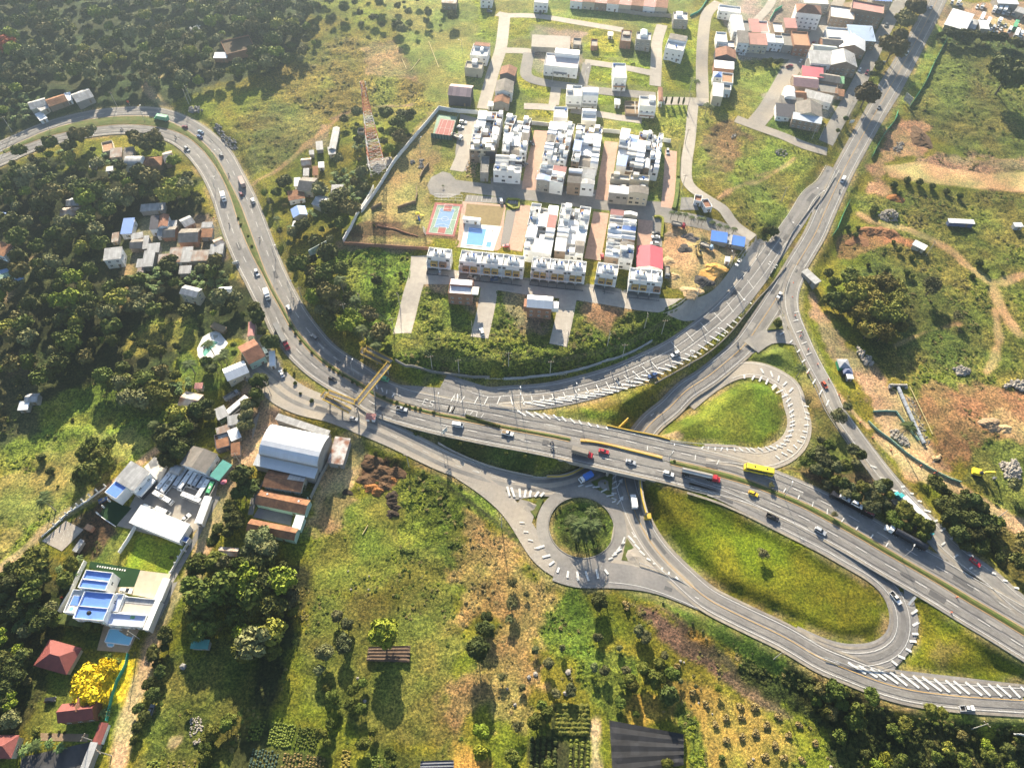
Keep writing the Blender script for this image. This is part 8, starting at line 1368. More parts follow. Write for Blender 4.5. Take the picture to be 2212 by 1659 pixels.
for cr,x,y,t_,lb in (('24',460,1070,hv,'person in a yellow-green vest on the edge of the works lane'),('24',450,1088,shirtr,'person in red beside the yellow-vested worker'),('21',1690,185,shirtr,'person in red beside the roadside huts'),('21',1712,195,shirtw,'person in white beside the roadside huts'),('32',1028,300,CARM['black'],'person in dark clothes at the kerb by the kiosk'),('34',1490,665,shirtw,'worker in white by the green barrier'),('34',1520,745,shirtr,'worker in red at the lower end of the green barrier'),('23',1800,495,shirtw,'person in white by the white container office'),('22',1890,285,CARM['black'],'dark figure at the pool edge'),('32',820,270,shirtw,'person in white under the footbridge ramp'),('31',610,1115,shirtr,'worker in a red top on the building slab'),('31',640,1108,shirtw,'worker in a pale top beside the slab')):
 o=person_obj('person',t_,jeans);g=on(P(cr,x,y)[0]);o.location=tuple(g+np.array([0,0,.1]));o.rotation_euler=(0,0,x*.1);tag(o,lb,'person')
for k,(x,y) in enumerate(((672,148),(705,178),(640,160),(745,200))):
 g=at(P('32',x,y)[0],4.2+.5*k*.6);o=person_obj('person',[shirtw,CARM['black'],shirtr,shirtw][k],jeans);zz=[4.9,5.4,4.5,5.9][k];g=at(P('32',x,y+4)[0],zz);o.location=tuple(g);tag(o,'person walking on the lower footbridge ramp','person','people on the footbridge ramp')
# small furniture: playground, goals, umbrella, roundabout pond wall
pg=root('playground_slide',on(P('22',1305,165)[0]),.4,'small playground tower with yellow and blue slides','playground');MB().box(-1,-1,-.2,-.85,-.85,2.6).box(.85,-1,-.2,1,-.85,2.6).box(-1,.85,-.2,-.85,1,2.6).box(.85,.85,-.2,1,1,2.6).box(-1,-1,1.3,1,1,1.45).build('frame',wood,pg)
mb=MB();mb.quad((1,-.4,1.4),(3.6,-.4,.2),(3.6,.4,.2),(1,.4,1.4));mb.build('slide',CARM['yellow'],pg);mb=MB();mb.quad((-.4,-1,1.4),(-.4,-3.6,.2),(.4,-3.6,.2),(.4,-1,1.4));mb.build('slide',bluetank,pg);MB().box(-1.1,-1.1,2.6,1.1,1.1,3.3,1,1).build('canopy',CARM['yellow'],pg)
for cr,v,lb in (('22',(1440,30,1655,40),'white mesh court fence frame at the back of the sports court'),('22',(1368,308,1350,285),'white goal frame at the lower corner of the sports court')):
 a,b=[on(p) for p in P(cr,*v)];o=root('court_fence',a,math.atan2(b[1]-a[1],b[0]-a[0]),lb,'fence');W=np.linalg.norm((b-a)[:2]);mb=MB()
 for k in range(5):mb.cyl((W*k/4,0,-.2),(W*k/4,0,4.2),.09,n=6)
 for z in (.2,2.2,4.2):mb.cyl((0,0,z),(W,0,z),.07,n=5)
 mb.build('frame',wwh,o)
a,b,c_,d=[on(p) for p in P('12',1410,1088,1575,1110,1625,925,1460,903)];r=root('tennis_enclosure',a,0,'green mesh enclosure around the red tennis court','fence');gm_=mat('dark_green_mesh',(.03,.10,.08),.8)
for p,q in ((a,b),(b,c_)):
 mb=MB();n_=7
 for k in range(n_+1):s=p+(q-p)*k/n_-a;mb.cyl((s[0],s[1],0),(s[0],s[1],3.4),.1,n=5)
 mb.build('post',steel,r);mb=MB();s=p-a;e=q-a;hh=3.2 if p is a else 3.2;dd=np.array([(q-p)[1],-(q-p)[0]])/np.hypot(*(q-p)[:2])*.04;pass
 mb.quad((s[0],s[1],0),(e[0],e[1],0),(e[0],e[1],hh),(s[0],s[1],hh));mb.quad((s[0]+dd[0],s[1]+dd[1],0),(s[0]+dd[0],s[1]+dd[1],hh),(e[0]+dd[0],e[1]+dd[1],hh),(e[0]+dd[0],e[1]+dd[1],0));mb.build('mesh_panel',gm_,r)
um=root('parasol',on(P('31',1775,830)[0]),0,'pink parasol beside the dirt road','parasol');MB().cyl((0,0,0),(0,0,2.4),.04,n=6).build('pole',steel,um);MB().cyl((0,0,2.1),(0,0,2.8),1.4,.05,10).build('canopy',mat('pink_fabric',(.7,.2,.25),.8),um)
# VEGETATION
def crown_arrays(seed,R=4.5,H=9.,nl=14,nf=110,leaf=.5,flat=.75,low=.38,core=True,spread=.62,droop=0,sub=2):
 r=np.random.RandomState(seed);V=[];Fa=[];base=0;lob=[]
 for i in range(nl):
  a=r.uniform(0,2*math.pi);q=math.sqrt(r.uniform(0,1))*spread*R;zc=H*(low+(1-low)*.5)+r.uniform(-.5,.5)*(1-low)*H*.55*(1-(q/R)**2*.5)-droop*q;lob.append((math.cos(a)*q,math.sin(a)*q,zc,R*r.uniform(.3,.48)))
 lob.append((0,0,H*.78,R*.42));vs,fs=ICO[sub];vs=np.array(vs);fs=np.array(fs)
 quads=[];tris=[]
 for x,y,z,rr in lob:
  if core:
   k=.86*rr*(1+r.uniform(-.16,.16,(len(vs),1)));P_=vs*k*np.array([1,1,flat])+np.array([x,y,z]);tris.append(fs+base);V.append(P_);base+=len(vs)
  n=r.normal(size=(nf,3));n[:,2]+=.35;n/=np.linalg.norm(n,axis=1)[:,None];c=n*rr*r.uniform(.82,1.16,(nf,1))*np.array([1,1,flat])+np.array([x,y,z])
  n2=n+r.normal(size=(nf,3))*.55;n2/=np.linalg.norm(n2,axis=1)[:,None];t=np.cross(n2,r.normal(size=(nf,3)));t/=np.linalg.norm(t,axis=1)[:,None];b=np.cross(n2,t);s=leaf*r.uniform(.6,1.3,(nf,1))
  q=np.stack([c-t*s-b*s*.6,c+t*s-b*s*.45,c+t*s*.8+b*s*.7,c-t*s*.7+b*s*.6],1).reshape(-1,3);quads.append(np.arange(nf*4).reshape(-1,4)+base);V.append(q);base+=nf*4
 return np.concatenate(V),(np.concatenate(tris) if tris else np.zeros((0,3),int)),np.concatenate(quads),lob
def arr_mesh(name,V,T,Q,m):
 me=bpy.data.meshes.new(name);me.vertices.add(len(V));me.vertices.foreach_set('co',np.asarray(V,float).ravel());nt_,nq=len(T),len(Q);me.loops.add(nt_*3+nq*4)
 me.loops.foreach_set('vertex_index',np.concatenate([np.asarray(T).ravel(),np.asarray(Q).ravel()]).astype(int));me.polygons.add(nt_+nq);me.polygons.foreach_set('loop_start',np.concatenate([np.arange(nt_)*3,nt_*3+np.arange(nq)*4]));me.update(calc_edges=True);me.materials.append(m);return me
SHAPES={}
def shape(nm,*a,**k):SHAPES[nm]=crown_arrays(*a,**k)
shape('round1',1,4.5,8.5,14,150,.42);shape('round2',2,4.6,9.5,17,140,.42);shape('round3',3,4.4,8,13,150,.40,flat=.85);shape('wide1',4,5.2,8,18,130,.45,flat=.55,low=.5,spread=.72);shape('wide2',5,5.,7.5,15,140,.42,flat=.5,low=.55,spread=.75)
shape('airy1',6,4.4,9,12,130,.36,core=False,spread=.75,flat=.8);shape('airy2',7,4.2,8.5,10,120,.36,core=False,spread=.8,flat=.6,low=.45);shape('tall1',8,3.,11,16,120,.38,low=.2,flat=1.1,spread=.5);shape('tall2',9,3.2,12,16,120,.4,low=.25,flat=1.1,spread=.5)
shape('bush1',10,2.2,2.6,9,60,.30,low=.1,flat=.8);shape('bush2',11,2.4,2.2,9,60,.3,low=.05,flat=.7);shape('dome',12,3.2,4.6,16,120,.26,low=.25,flat=.85,spread=.5)
TM={}
def tree_mesh(sh,m):
 if (sh,m.name) not in TM:V,T,Q,l=SHAPES[sh];TM[sh,m.name]=arr_mesh('crown',V,T,Q,m)
 return TM[sh,m.name]
def trunk_mesh(sh):
 if ('t',sh) not in TM:
  lob=SHAPES[sh][3];mb=MB();top=max(l[2] for l in lob)*.62;mb.cyl((0,0,-1),(0,0,top*.5),.32,.22,8);mb.cyl((0,0,top*.5),(.1,0,top),.22,.12,7)
  for l in lob[:7]:mb.cyl((0,0,top*.55),(l[0]*.8,l[1]*.8,l[2]-.2),.12,.05,5)
  TM['t',sh]=mb.mesh('trunk',bark)
 return TM['t',sh]
TONE={'dark green':Ldark,'mid green':Lmid,'grey-green':Lgrey,'lime green':Llime,'yellow-green':Lyell,'brownish green':Lbrown,'golden flowering':Lgold,'red flowering':Lred}
NT=[0]
SC_={}
def tree(g,sh,tone,s,where,kind='tree',group=None,rz=None,szv=1.,label=None):
 rr=random.Random(NT[0]);NT[0]+=1;m=TONE[tone];D_=s*9;big='large ' if s>1.15 else 'small ' if s<.7 else ''
 form={'round':'round-crowned','wide_':'spreading','airy1':'open-crowned','airy2':'open-crowned','tall1':'tall narrow','tall2':'tall narrow','bush1':'bushy','bush2':'bushy','dome':'dome-shaped'}
 f=form.get(sh,'round-crowned' if sh.startswith('round') else 'spreading');nm={'tree':'broadleaf_tree','shrub':'shrub'}[kind]
 lb=label or '%s%s %s %s %s' % (big,tone,f,kind,where);r=root(nm,g,rr.uniform(0,6.28) if rz is None else rz,lb,kind,group or '%ss %s' % (kind,where));r.scale=(s,s,s*szv*rr.uniform(.9,1.1))
 inst(tree_mesh(sh,m),'crown' if kind=='tree' else 'foliage',r);inst(trunk_mesh(sh),'trunk' if kind=='tree' else 'stem',r) if kind=='tree' else None
 return r
def T(crop,tone,where,*v,sh=None,s=None):
 """x,y of the trunk foot and crown diameter in crop pixels"""
 for i in range(0,len(v),3):
  p=P(crop,v[i],v[i+1])[0];g=on(p);dia=np.linalg.norm((at(P(crop,v[i]+v[i+2],v[i+1])[0],g[2])-at(p,g[2]))[:2]);rr=random.Random(i+v[i]);tree(g,sh or rr.choice(['round1','round2','round3','wide1']),tone,dia/9.2,where,'shrub' if sh in ('bush1','bush2') else 'tree')
# named specimens and small groups (foot x, foot y, crown width)
T('14','dark green','standing alone in the meadow beside the avenue',1990,745,270,sh='wide1')
T('14','brownish green','lining the avenue opposite the town',925,850,200,1130,490,190,1200,360,150,1225,250,170,1320,150,170,1290,40,190,1380,20,150)
T('14','mid green','on the verge of the town frontage',1050,580,80,1010,620,60,1060,540,60,800,960,50,740,1050,40)
T('Z','dark green','below the lower terrace of the town',300,490,60,350,500,50,260,480,45,170,500,35,380,480,35);T('G','dark green','on the bank below the truck yard',480,400,120,560,410,110,650,410,110,740,420,110,830,430,110,920,440,110,1010,450,110,1190,510,100,420,380,70);T('G','brownish green','on the bank below the truck yard',1120,480,120,1180,500,90)
T('22','dark green','standing alone on the green slope below the brick wall',985,690,150,sh='dome');T('22','mid green','standing in the vine slope beside the short lane',1170,620,90,sh='bush1');T('22','mid green','inside the estate lawn near the white wall',960,235,60,940,90,55,1000,65,35,1030,110,30,sh='bush1')
T('24','yellow-green','in the willow thicket of the field',830,850,190,930,780,160,1060,770,200,1150,800,170,900,990,180,1010,1000,190,1120,1010,200,950,1120,170,1060,1140,170,1140,1160,130,1200,1080,120,1150,900,180,980,900,180,sh='airy1');T('24','lime green','in the willow thicket of the field',800,800,110,1130,1160,110,1090,760,120,sh='airy2')
T('24','mid green','on the left rim of the willow thicket',800,700,150,700,880,180,760,930,150,640,860,100,700,720,110,650,650,90);T('24','grey-green','leafless-looking at the right of the willow thicket',1440,780,170,1660,980,100,sh='airy2')
T('24','mid green','on the small island where the avenue forks',255,1035,90,sh='round3');T('24','dark green','beside the avenue near the palm-row entrance',215,320,100,170,290,60,250,300,50);T('24','mid green','in bushes along the avenue foot',880,320,120,820,260,110,900,260,90,1010,130,120,1220,440,130,1320,500,130,1180,370,90,1130,590,120,1280,620,140,1330,640,100,1050,600,80,980,550,90,1850,550,160,1900,600,120,1800,640,120,2040,610,80,sh='bush1')
T('34','grey-green','leaning over the right side road',720,340,130,800,250,80,sh='airy1');T('14','mid green','on the mound below the sand road',1180,1480,150,1280,1440,150,1380,1460,150,1480,1490,140,1590,1530,140,1700,1560,140,1220,1540,120,1030,1660,140,sh='bush1')
GV=[(600,480,80),(660,520,110),(590,560,100),(520,600,110),(610,640,130),(480,650,100),(560,700,120),(640,740,110),(700,700,120),(760,690,120),(850,560,100),(900,600,100),(870,670,90),(700,800,110),(640,820,90),(760,830,120),(820,860,110),(900,860,130),(960,900,130),(1000,950,120),(1040,840,130),(1100,820,110),(780,900,110),(860,930,110),(980,1000,120),(1130,900,100),(1080,960,100),(1110,1030,80)]
for k,(x,y,d) in enumerate(GV):T('34',['grey-green','mid green','grey-green','dark green'][k % 4],'in the grove between highway and side road',x,y+d//3,d)
for x,y,d in ((1230,1050,140),(1140,1090,110),(1180,1130,110),(1330,1130,150),(1400,1180,140),(1390,1240,120),(1270,1170,90),(1300,1100,110)):T('34','mid green','between the parked articulated trucks',x,y+20,d)
for x,y,d in ((1490,840,130),(1570,900,100),(1560,1020,160),(1660,1000,180),(1760,990,150),(1820,1040,150),(1600,1120,170),(1720,1120,180),(1840,1130,140),(1660,1230,170),(1780,1240,160),(1900,1200,150),(1960,1130,100),(1840,1330,110),(1960,1310,80),(2000,1400,80),(1720,1320,110)):T('34','dark green','in the thicket by the dirt track',x,y+20,d)
for x,y in ((208,850),(700,1080),(95,885),(120,1130)):pass
T('34','grey-green','in the highway median',210,855,55,705,1085,55,sh='airy2');T('33','mid green','in the highway median',1335,655,60,sh='bush1')
T('32','mid green','on the bank between highway and side road',1290,440,90,1640,520,80,1815,545,55,2000,600,85,2150,620,85,sh='bush1');T('32','dark green','beside the side road above the brown dump',975,600,100,1130,650,90,sh='bush1');T('32','lime green','on the hedge beside the side road',1705,1000,55,1640,850,80,sh='bush1');
T('22','mid green','beside the highway near the footbridge',260,1380,90,340,1480,80,330,1400,60,470,1620,90,190,1280,60,380,1560,60,sh='bush1');T('22','dark green','half covering the tarpaulin truck',180,1210,150,120,1170,100,60,1000,140,40,930,130,90,1100,90)
for cr,v in (('22',(610,1350,640,1370,680,1400,715,1420,790,1470,830,1490,380,1150,470,1240,340,1090,300,1030)),('32',(1040,150,1095,180,1140,190,1210,215,1240,222,1285,235,1325,245,1430,270)),('21',(1900,230,1960,320,1990,400,1880,180))):
 for i in range(0,len(v),2):tree(on(P(cr,v[i],v[i+1])[0]),'bush1','mid green',.42,'in the median planting','shrub','shrubs in the median planting')
for k in range(26):x=1690+k*10;tree(on(P('32',x,300+k*3.2)[0]),'bush2','dark green',.4,'in the long median hedge opposite the van','shrub','shrubs of the long median hedge')
# lower left
T('31','mid green','beside the dirt track above the office',760,830,240,830,640,160,860,720,170,700,640,150,650,800,130,740,560,130,880,560,120);T('31','dark green','standing alone on the pale slope',340,640,120,415,740,120,sh='dome');T('31','mid green','small on the pale slope',580,330,80,1050,560,60,460,850,60,900,460,50,870,330,70,sh='bush1')
T('31','dark green','between the scrapyard and the track',1590,300,160,1650,250,130,1530,420,170,1440,430,170,1390,560,200,1450,620,170,1360,680,160,1500,560,140,1680,330,120);T('31','grey-green','along the dirt road beside the scrapyard',1960,330,140,1980,250,130,2030,140,110,1960,400,110,2090,60,130,2060,180,90,1780,340,80)
T('31','dark green','beside the clay-roofed houses',1950,820,200,1990,900,150,1900,940,130,1850,1060,150,1870,1150,160,1750,1220,120,1700,1300,100,1820,1240,110,2040,840,90);T('31','grey-green','in front of the clay-roofed houses',2080,1300,230,2140,1400,200,2000,1450,180,1780,1520,200)
for x,y,d in ((1600,100,200),(1740,80,200),(1850,180,230),(1960,130,220),(1540,260,180),(1650,420,200),(1560,430,160),(1760,330,230),(1900,330,220),(2040,260,220),(2120,350,200),(1900,500,200),(2050,470,210),(1600,600,190),(1690,560,180),(1960,760,240),(2130,620,170),(2180,760,170)):T('41',['mid green','brownish green','mid green','dark green','mid green'][(x+y) % 5],'in the big grove by the lower road',x,y,d)
for x,y,d in ((60,60,170),(150,200,150),(100,430,170),(80,560,150),(330,430,110),(150,620,160)):T('42',['grey-green','mid green','dark green'][(x+y) % 3],'on the right rim of the big grove',x,y,d)
T('42','grey-green','single on the right rim of the big grove',320,350,140);T('42','lime green','bright, beside the torn net frame',1060,640,270,sh='round2');T('42','dark green','tall, in the middle of the dry field',1780,760,210,sh='round2');T('42','dark green','above the tall one in the dry field',1850,480,100,1840,580,130);T('42','lime green','tall and bright near the dry field path',1800,1560,190,sh='tall1');T('42','lime green','shorter twin near the dry field path',1800,1380,150,sh='round3')
T('42','grey-green','left of the torn net frame',580,770,170,540,900,100,740,700,130,680,480,110,760,540,110);T('42','mid green','in the weedy strip across the field',640,1100,110,590,1030,80,800,1050,90,880,1000,90,860,1200,90,780,1180,90,680,1170,80,620,1320,80,880,1480,130,960,1380,80,1100,1560,120,560,1400,110,600,1470,80);T('42','mid green','tiny in the grass field',1150,390,50,1285,400,30,1240,130,45,1570,300,30,845,520,40,1000,340,20,sh='bush1')
T('42','grey-green','loose group on the golden grass',2050,220,90,2040,380,110,2030,500,90,2160,300,60,1970,950,80,2120,1040,60,2090,1340,100,2060,1560,90,sh='airy2')
T('41','mid green','along the villa hedge',480,520,90,560,530,90,640,540,90,730,560,100,780,560,90,880,820,100,940,830,80);T('41','dark green','on the left edge below the track',350,200,230,240,130,170,160,260,200,80,330,200,60,480,170,180,420,170,380,520,170,60,850,170,180,920,180,100,1060,170,240,800,150,60,1200,150,300,330,130,30,680,150);T('41','mid green','domed on the villa garden lawn',300,1370,120,sh='dome');T('41','dark green','bushy near the red tiled house',400,1390,70,470,1370,60,510,1380,60,sh='bush1')
T('31','dark green','round, on the bright lawn',1355,1415,80,sh='bush1');T('31','mid green','near the building site corner',340,1520,250,250,1640,160,130,1560,150,600,1500,140,560,1620,150)
for x,y,d in ((1340,620,150),(1240,750,110),(1290,900,120),(1230,1060,100),(1190,980,90),(1320,700,80),(1110,1180,80),(1100,1330,90),(1070,1430,80),(1160,1230,80),(1260,820,90)):T('41','dark green','in the hedge along the lower dirt road',x,y+20,d)
for x,y,d in ((1690,1400,160),(1660,1500,140),(1640,1600,130),(1620,1670,110),(1800,1340,130),(1830,1290,110),(1500,1230,70)):T('41','mid green','around the white stones at the bottom',x,y,d)
ty=on(P('41',770,1040)[0]);r=tree(ty,'wide1','golden flowering',1.35,'x',label='large tree in full golden yellow blossom beside the maroon pavilion',szv=.75);tree(on(P('41',900,900)[0]),'airy2','golden flowering',.9,'x',label='smaller thin yellow-blossomed tree by the green netting');T('41','red flowering','pinkish, in the hedge left of the villa',490,320,60,sh='bush1');tree(on(P('11',80,450)[0]),'wide1','red flowering',1.5,'x',label='tree with bright red blossom in the upper left forest')
T('21','yellow-green','bright, on the slope left of the curvy pool',1275,1270,140,sh='round3');T('21','dark green','tall conical beside the bright one',1420,1230,90,sh='tall1');T('21','mid green','on the grassy slope left of the pool',1300,1080,80,1070,1140,70,930,1190,130,760,1190,110,1150,1200,80,1030,1280,90,1120,1430,80,860,1480,190,980,1500,160,1100,1560,130,1220,1520,190,1300,1620,200,1150,1640,160,1000,1400,130,1400,1440,100,1650,1340,110,1850,1190,60,1680,1400,90)
T('22','mid green','by the inn entrance',60,1500,150,50,1600,120,30,1660,90)
# roundabout and roadside bits at the lower right
T('33','dark green','low in the sunken roundabout garden',745,1130,90,430,1020,60,780,1160,60,400,1060,40,690,1270,60,sh='bush1');T('33','grey-green','bare-looking on the oval meadow',2020,1400,100,sh='airy2')
T('43','dark green','beside the junction above the gully',740,370,150);T('43','grey-green','scattered over the golden field',1050,600,110,1100,640,90,730,640,90,450,720,60,240,740,70,340,850,100,700,880,80,780,900,90,900,720,60,950,900,80,1250,780,80,520,1060,90,400,1080,70,140,1030,60,1380,980,50,1500,1020,40)
T('43','mid green','clustered in the middle of the golden field',1170,980,170,1080,900,120,1300,930,110,1000,1030,110,900,1150,110,980,980,110,1200,860,110,920,1000,90,1030,1240,60);T('43','dark green','large dark in the middle of the golden field',1270,1110,170);T('43','lime green','slim on the stubble field',1675,1040,70,sh='airy2');T('43','dark green','round on the stubble field',1705,1580,90,sh='dome');T('43','mid green','at the edge of the shade net',1270,1640,110,60,1580,110,340,1640,90,240,1300,150,330,1250,130,1640-1350,1180,100);T('43','grey-green','on the gully bank',1245,360,60,1560,580,60,1360,440,40,1480,520,60,1950,760,40,1800,680,30,sh='bush1')
for x,y,d in ((690,1040,170),(640,1080,120),(980,1090,120),(1440,1200,120),(1530,1220,110),(560,1120,110),(520,1050,110),(740,1150,130),(860,1200,130),(900,1290,110),(640,1220,110),(1240,1310,110),(1200,1400,100),(1020,1650,140),(1090,1600,110),(1220,1600,110),(1500,1560,110),(1600,1550,90),(1700,1600,110),(1900,1550,130),(2050,1500,110),(2140,1420,100),(1800,1420,60),(780,1050,90)):T('44','lime green' if (x,y) in ((1020,1650),(1090,1600)) else ['mid green','dark green','mid green'][(x+y) % 3],'in the dark thicket below the lower road',x,y+15,d)
# filled areas
def fill(crop,v,spacing,n_max,seed,margin=0):
 pl=np.array([on(p)[:2] for p in P(crop,*v)]);r_=np.random.RandomState(seed);out=[];lo=pl.min(0);hi=pl.max(0);c=r_.uniform(lo,hi,(n_max*14,2));d=poly_sd(c[:,0],c[:,1],pl)
 rd=bil(GX,GY,ROADD.clip(-50,50).reshape(XX.shape),c[:,0],c[:,1]);ld=bil(GX,GY,lane_d.clip(-50,50).reshape(XX.shape),c[:,0],c[:,1])
 for p,q,a,b in zip(c,d,rd,ld):
  if q>0 or a<3.5 or b<2:continue
  if all((p[0]-o[0])**2+(p[1]-o[1])**2>spacing**2 for o in out):out.append(p)
  if len(out)>=n_max:break
 return out
BB=[(np.array(cc),k) for k,cc in NB]
def clear(p,k=1.):
 return all((p[0]-c[0])**2+(p[1]-c[1])**2>(r*k)**2 for c,r in BB)
FILL=[('11',(-60,-60,2212,-60,2212,560,1700,700,1440,760,1230,540,1250,760,1120,640,1080,830,740,850,720,640,200,760,180,950,0,1080,-60,1080),7.2,900,'in the upper left forest',.95),('12',(-10,-30,420,-30,560,240,420,540,0,600),7.5,90,'in the upper left forest',.95),('12',(500,-30,1500,30,1600,200,1300,330,900,260,500,160),9,90,'on the hazy slope at the top',.7),
 ('11',(0,1300,150,1220,420,1140,600,1100,760,1080,780,1200,640,1300,560,1480,560,1659,0,1659),6.5,90,'in the wood inside the highway curve',.9),('11',(1030,1060,1330,1080,1450,1190,1560,1370,1650,1659,1560,1640,1300,1500,1380,1350,1080,1200,1060,1130),6,45,'in the wood inside the highway curve',.85),('11',(560,1330,900,1340,1100,1400,1290,1420,1500,1560,1500,1659,640,1659),6.5,60,'in the wood inside the highway curve',.95),
 ('21',(60,-60,1560,-60,1560,40,1120,60,1000,170,900,290,830,420,830,560,860,700,1000,900,960,1100,700,1200,760,1340,500,1480,300,1400,120,1180,0,1130,-60,820,200,760,200,560,140,440,60,330),6.6,320,'in the dark wood left of the roadside settlement',1.),('21',(1130,560,1420,560,1430,700,1440,850,1600,860,1640,760,1700,830,1860,840,2000,780,2080,960,2100,1100,1960,1000,1700,980,1500,1000,1000,930,1000,780),6,75,'between the settlement and the curvy pool',.85),('21',(1560,540,1850,480,1990,680,1900,780,1830,700,1640,700),5.5,30,'on the verge between the settlement and the highway',.8),
 ('22',(230,290,640,260,620,480,720,600,800,800,1000,1040,1090,1200,1100,1290,860,1170,800,1250,640,1170,420,870,240,540,170,330),6.2,110,'in the dark grove above the highway',.9),('12',(520,1530,900,1380,940,1530,850,1659,540,1659),6.5,26,'along the outside of the white perimeter wall',.85),('22',(560,0,930,-60,800,180,700,330,620,260),6.5,30,'along the outside of the white perimeter wall',.9),('12',(720,960,1000,920,1320,960,1260,1130,1100,1230,920,1260,700,1350,640,1240),6.5,45,'around the telecom tower',.75),('12',(100,1560,300,1420,340,1480,260,1659,110,1659),6.5,10,'around the hillside houses',.8),
 ('31',(-60,-60,560,-60,330,200,160,260,0,420,-60,420),7.5,26,'in the lower clearing wood',.8),('31',(920,0,1340,-20,1340,200,1100,280,1000,200),7,26,'on the mound left of the rusty barn',.95),('31',(1360,330,1500,330,1520,500,1350,640,1250,620),6,10,'between the scrapyard and the track',.9),
 ('41',(-60,180,240,160,480,420,420,560,300,640,280,1000,160,1300,-60,1400),6,50,'on the left edge below the track',.75),('32',(0,1200,130,1240,250,1450,330,1640,0,1659),6.5,14,'in the big grove by the lower road',1.),('42',(-10,0,300,60,200,400,60,700,-10,800),7,14,'in the big grove by the lower road',.95),('41',(1640,100,2212,100,2212,760,2000,740,1560,480),7.2,26,'in the big grove by the lower road',1.05),
 ('44',(460,960,900,1180,1300,1330,1900,1420,2212,1500,2212,1659,900,1659,640,1300),7.5,50,'in the dark thicket below the lower road',.55),('34',(1700,900,2212,1300,2212,1640,2100,1500,1880,1330,1760,1200),8,30,'in the thicket by the dirt track',.6),('34',(1860,820,2212,900,2212,1150,1900,950),8,14,'in the green patch below the excavator',.5)]
cands=[]
tones=['dark green']*5+['mid green']*5+['grey-green']*3+['brownish green']*2+['lime green']*2+['yellow-green']
for k,(cr,v,sp,nmax,where,sc) in enumerate(FILL):
 for p in fill(cr,v,sp,nmax,100+k):
  if not clear(p):continue
  rr=random.Random(int(p[0]*97+p[1]*13));s=sc*rr.choice([.45,.6,.8,.95,1.1,1.35]);cands.append((math.hypot(p[0],p[1],HC)/s,p,rr.choice(tones),rr.choice(['round1','round2','round3','wide1','wide2','round1','airy1','tall1']),s,where))
cands.sort(key=lambda c:c[0]);cands=cands
NIND=max(0,296-len([o for o in bpy.data.objects if o.name.startswith('broadleaf_tree')]));print('placed trees',296-NIND,'fill',len(cands))
for d,p,tone,sh,s,where in cands[:NIND]:tree((p[0],p[1],gz(*p)),sh,tone,s,where)
# everything past that: one far wood per tone (nobody could count it)
LOW={n_:crown_arrays(50+i,4.6,8.8,12,60,.62,sub=1) for i,n_ in enumerate('abc')}
def merged(items,arrs,m,name,kind='stuff'):
 Vs,Ts,Qs=[],[],[];b=0
 for (x,y,z,s,a,sz,k) in items:
  V,T_,Q,_=arrs[k];c,s_=math.cos(a),math.sin(a);R=np.array([[c,-s_,0],[s_,c,0],[0,0,1]]);W_=(V*np.array([s,s,s*sz]))@R.T+np.array([x,y,z]);Vs.append(W_);Ts.append(T_+b);Qs.append(Q+b);b+=len(V)
 if not Vs:return
 o=bpy.data.objects.new(name,arr_mesh(name,np.concatenate(Vs),np.concatenate(Ts),np.concatenate(Qs),m));COL.objects.link(o);return tag(o,kind=kind)
for tn in sorted(set(tones)):
 it=[(c[1][0],c[1][1],gz(*c[1]),c[4],c[0] % 6.28,random.Random(i).uniform(.85,1.25),'abc'[i % 3]) for i,c in enumerate(cands[NIND:]) if c[2]==tn];merged(it,LOW,TONE[tn],'forest_canopy')
# shrubs and weeds over the ground
SB={'a':crown_arrays(70,1.2,1.1,4,26,.26,low=0,flat=.8,sub=1),'b':crown_arrays(71,1.4,.9,5,22,.28,low=0,flat=.6,sub=1),'c':crown_arrays(72,.9,1.3,3,26,.24,low=.1,sub=1)}
LT={'m':Lmid,'l':Llime,'d':Ldark,'b':Lbrown,'g':mat('dry_grass_tufts',(.30,.23,.09),.95,.35,1)};acc={k:[] for k in LT}
wr=np.random.RandomState(8);NQ=90000;wy=20+520*wr.rand(NQ)**1.25;wx=(wr.rand(NQ)*2-1)*(190+wy*.46)
q_t=bil(GX,GY,tf.reshape(XX.shape),wx,wy);q_c=[bil(GX,GY,col[:,i].reshape(XX.shape),wx,wy) for i in range(3)];pat=fbm(wx,wy,13,44,3)+.6*fbm(wx,wy,4,49,2)
for i in np.nonzero((q_t>.3) & (pat>.42-.5*q_t) & (wr.rand(NQ)<q_t*1.5-.1))[0]:
 p=(wx[i],wy[i]);r_,g_,b_=q_c[0][i],q_c[1][i],q_c[2][i]
 if not clear(p,.75):continue
 k='d' if g_<.075 else 'g' if r_>g_*1.2 and g_>.16 else 'b' if r_>g_*1.05 else 'l' if g_>.175 else 'm'
 if k in 'lm' and wr.rand()<.25:k='b' if k=='m' else 'm'
 s=wr.uniform(.4,1.1)*(.45+.6*q_t[i]);acc[k].append((p[0],p[1],gz(*p)-.12,s,wr.uniform(0,6.28),wr.uniform(.3,.65),'abc'[i % 3]))
print('weeds',{k:len(v) for k,v in acc.items()})
for k,it in acc.items():merged(it,SB,LT[k],'undergrowth')
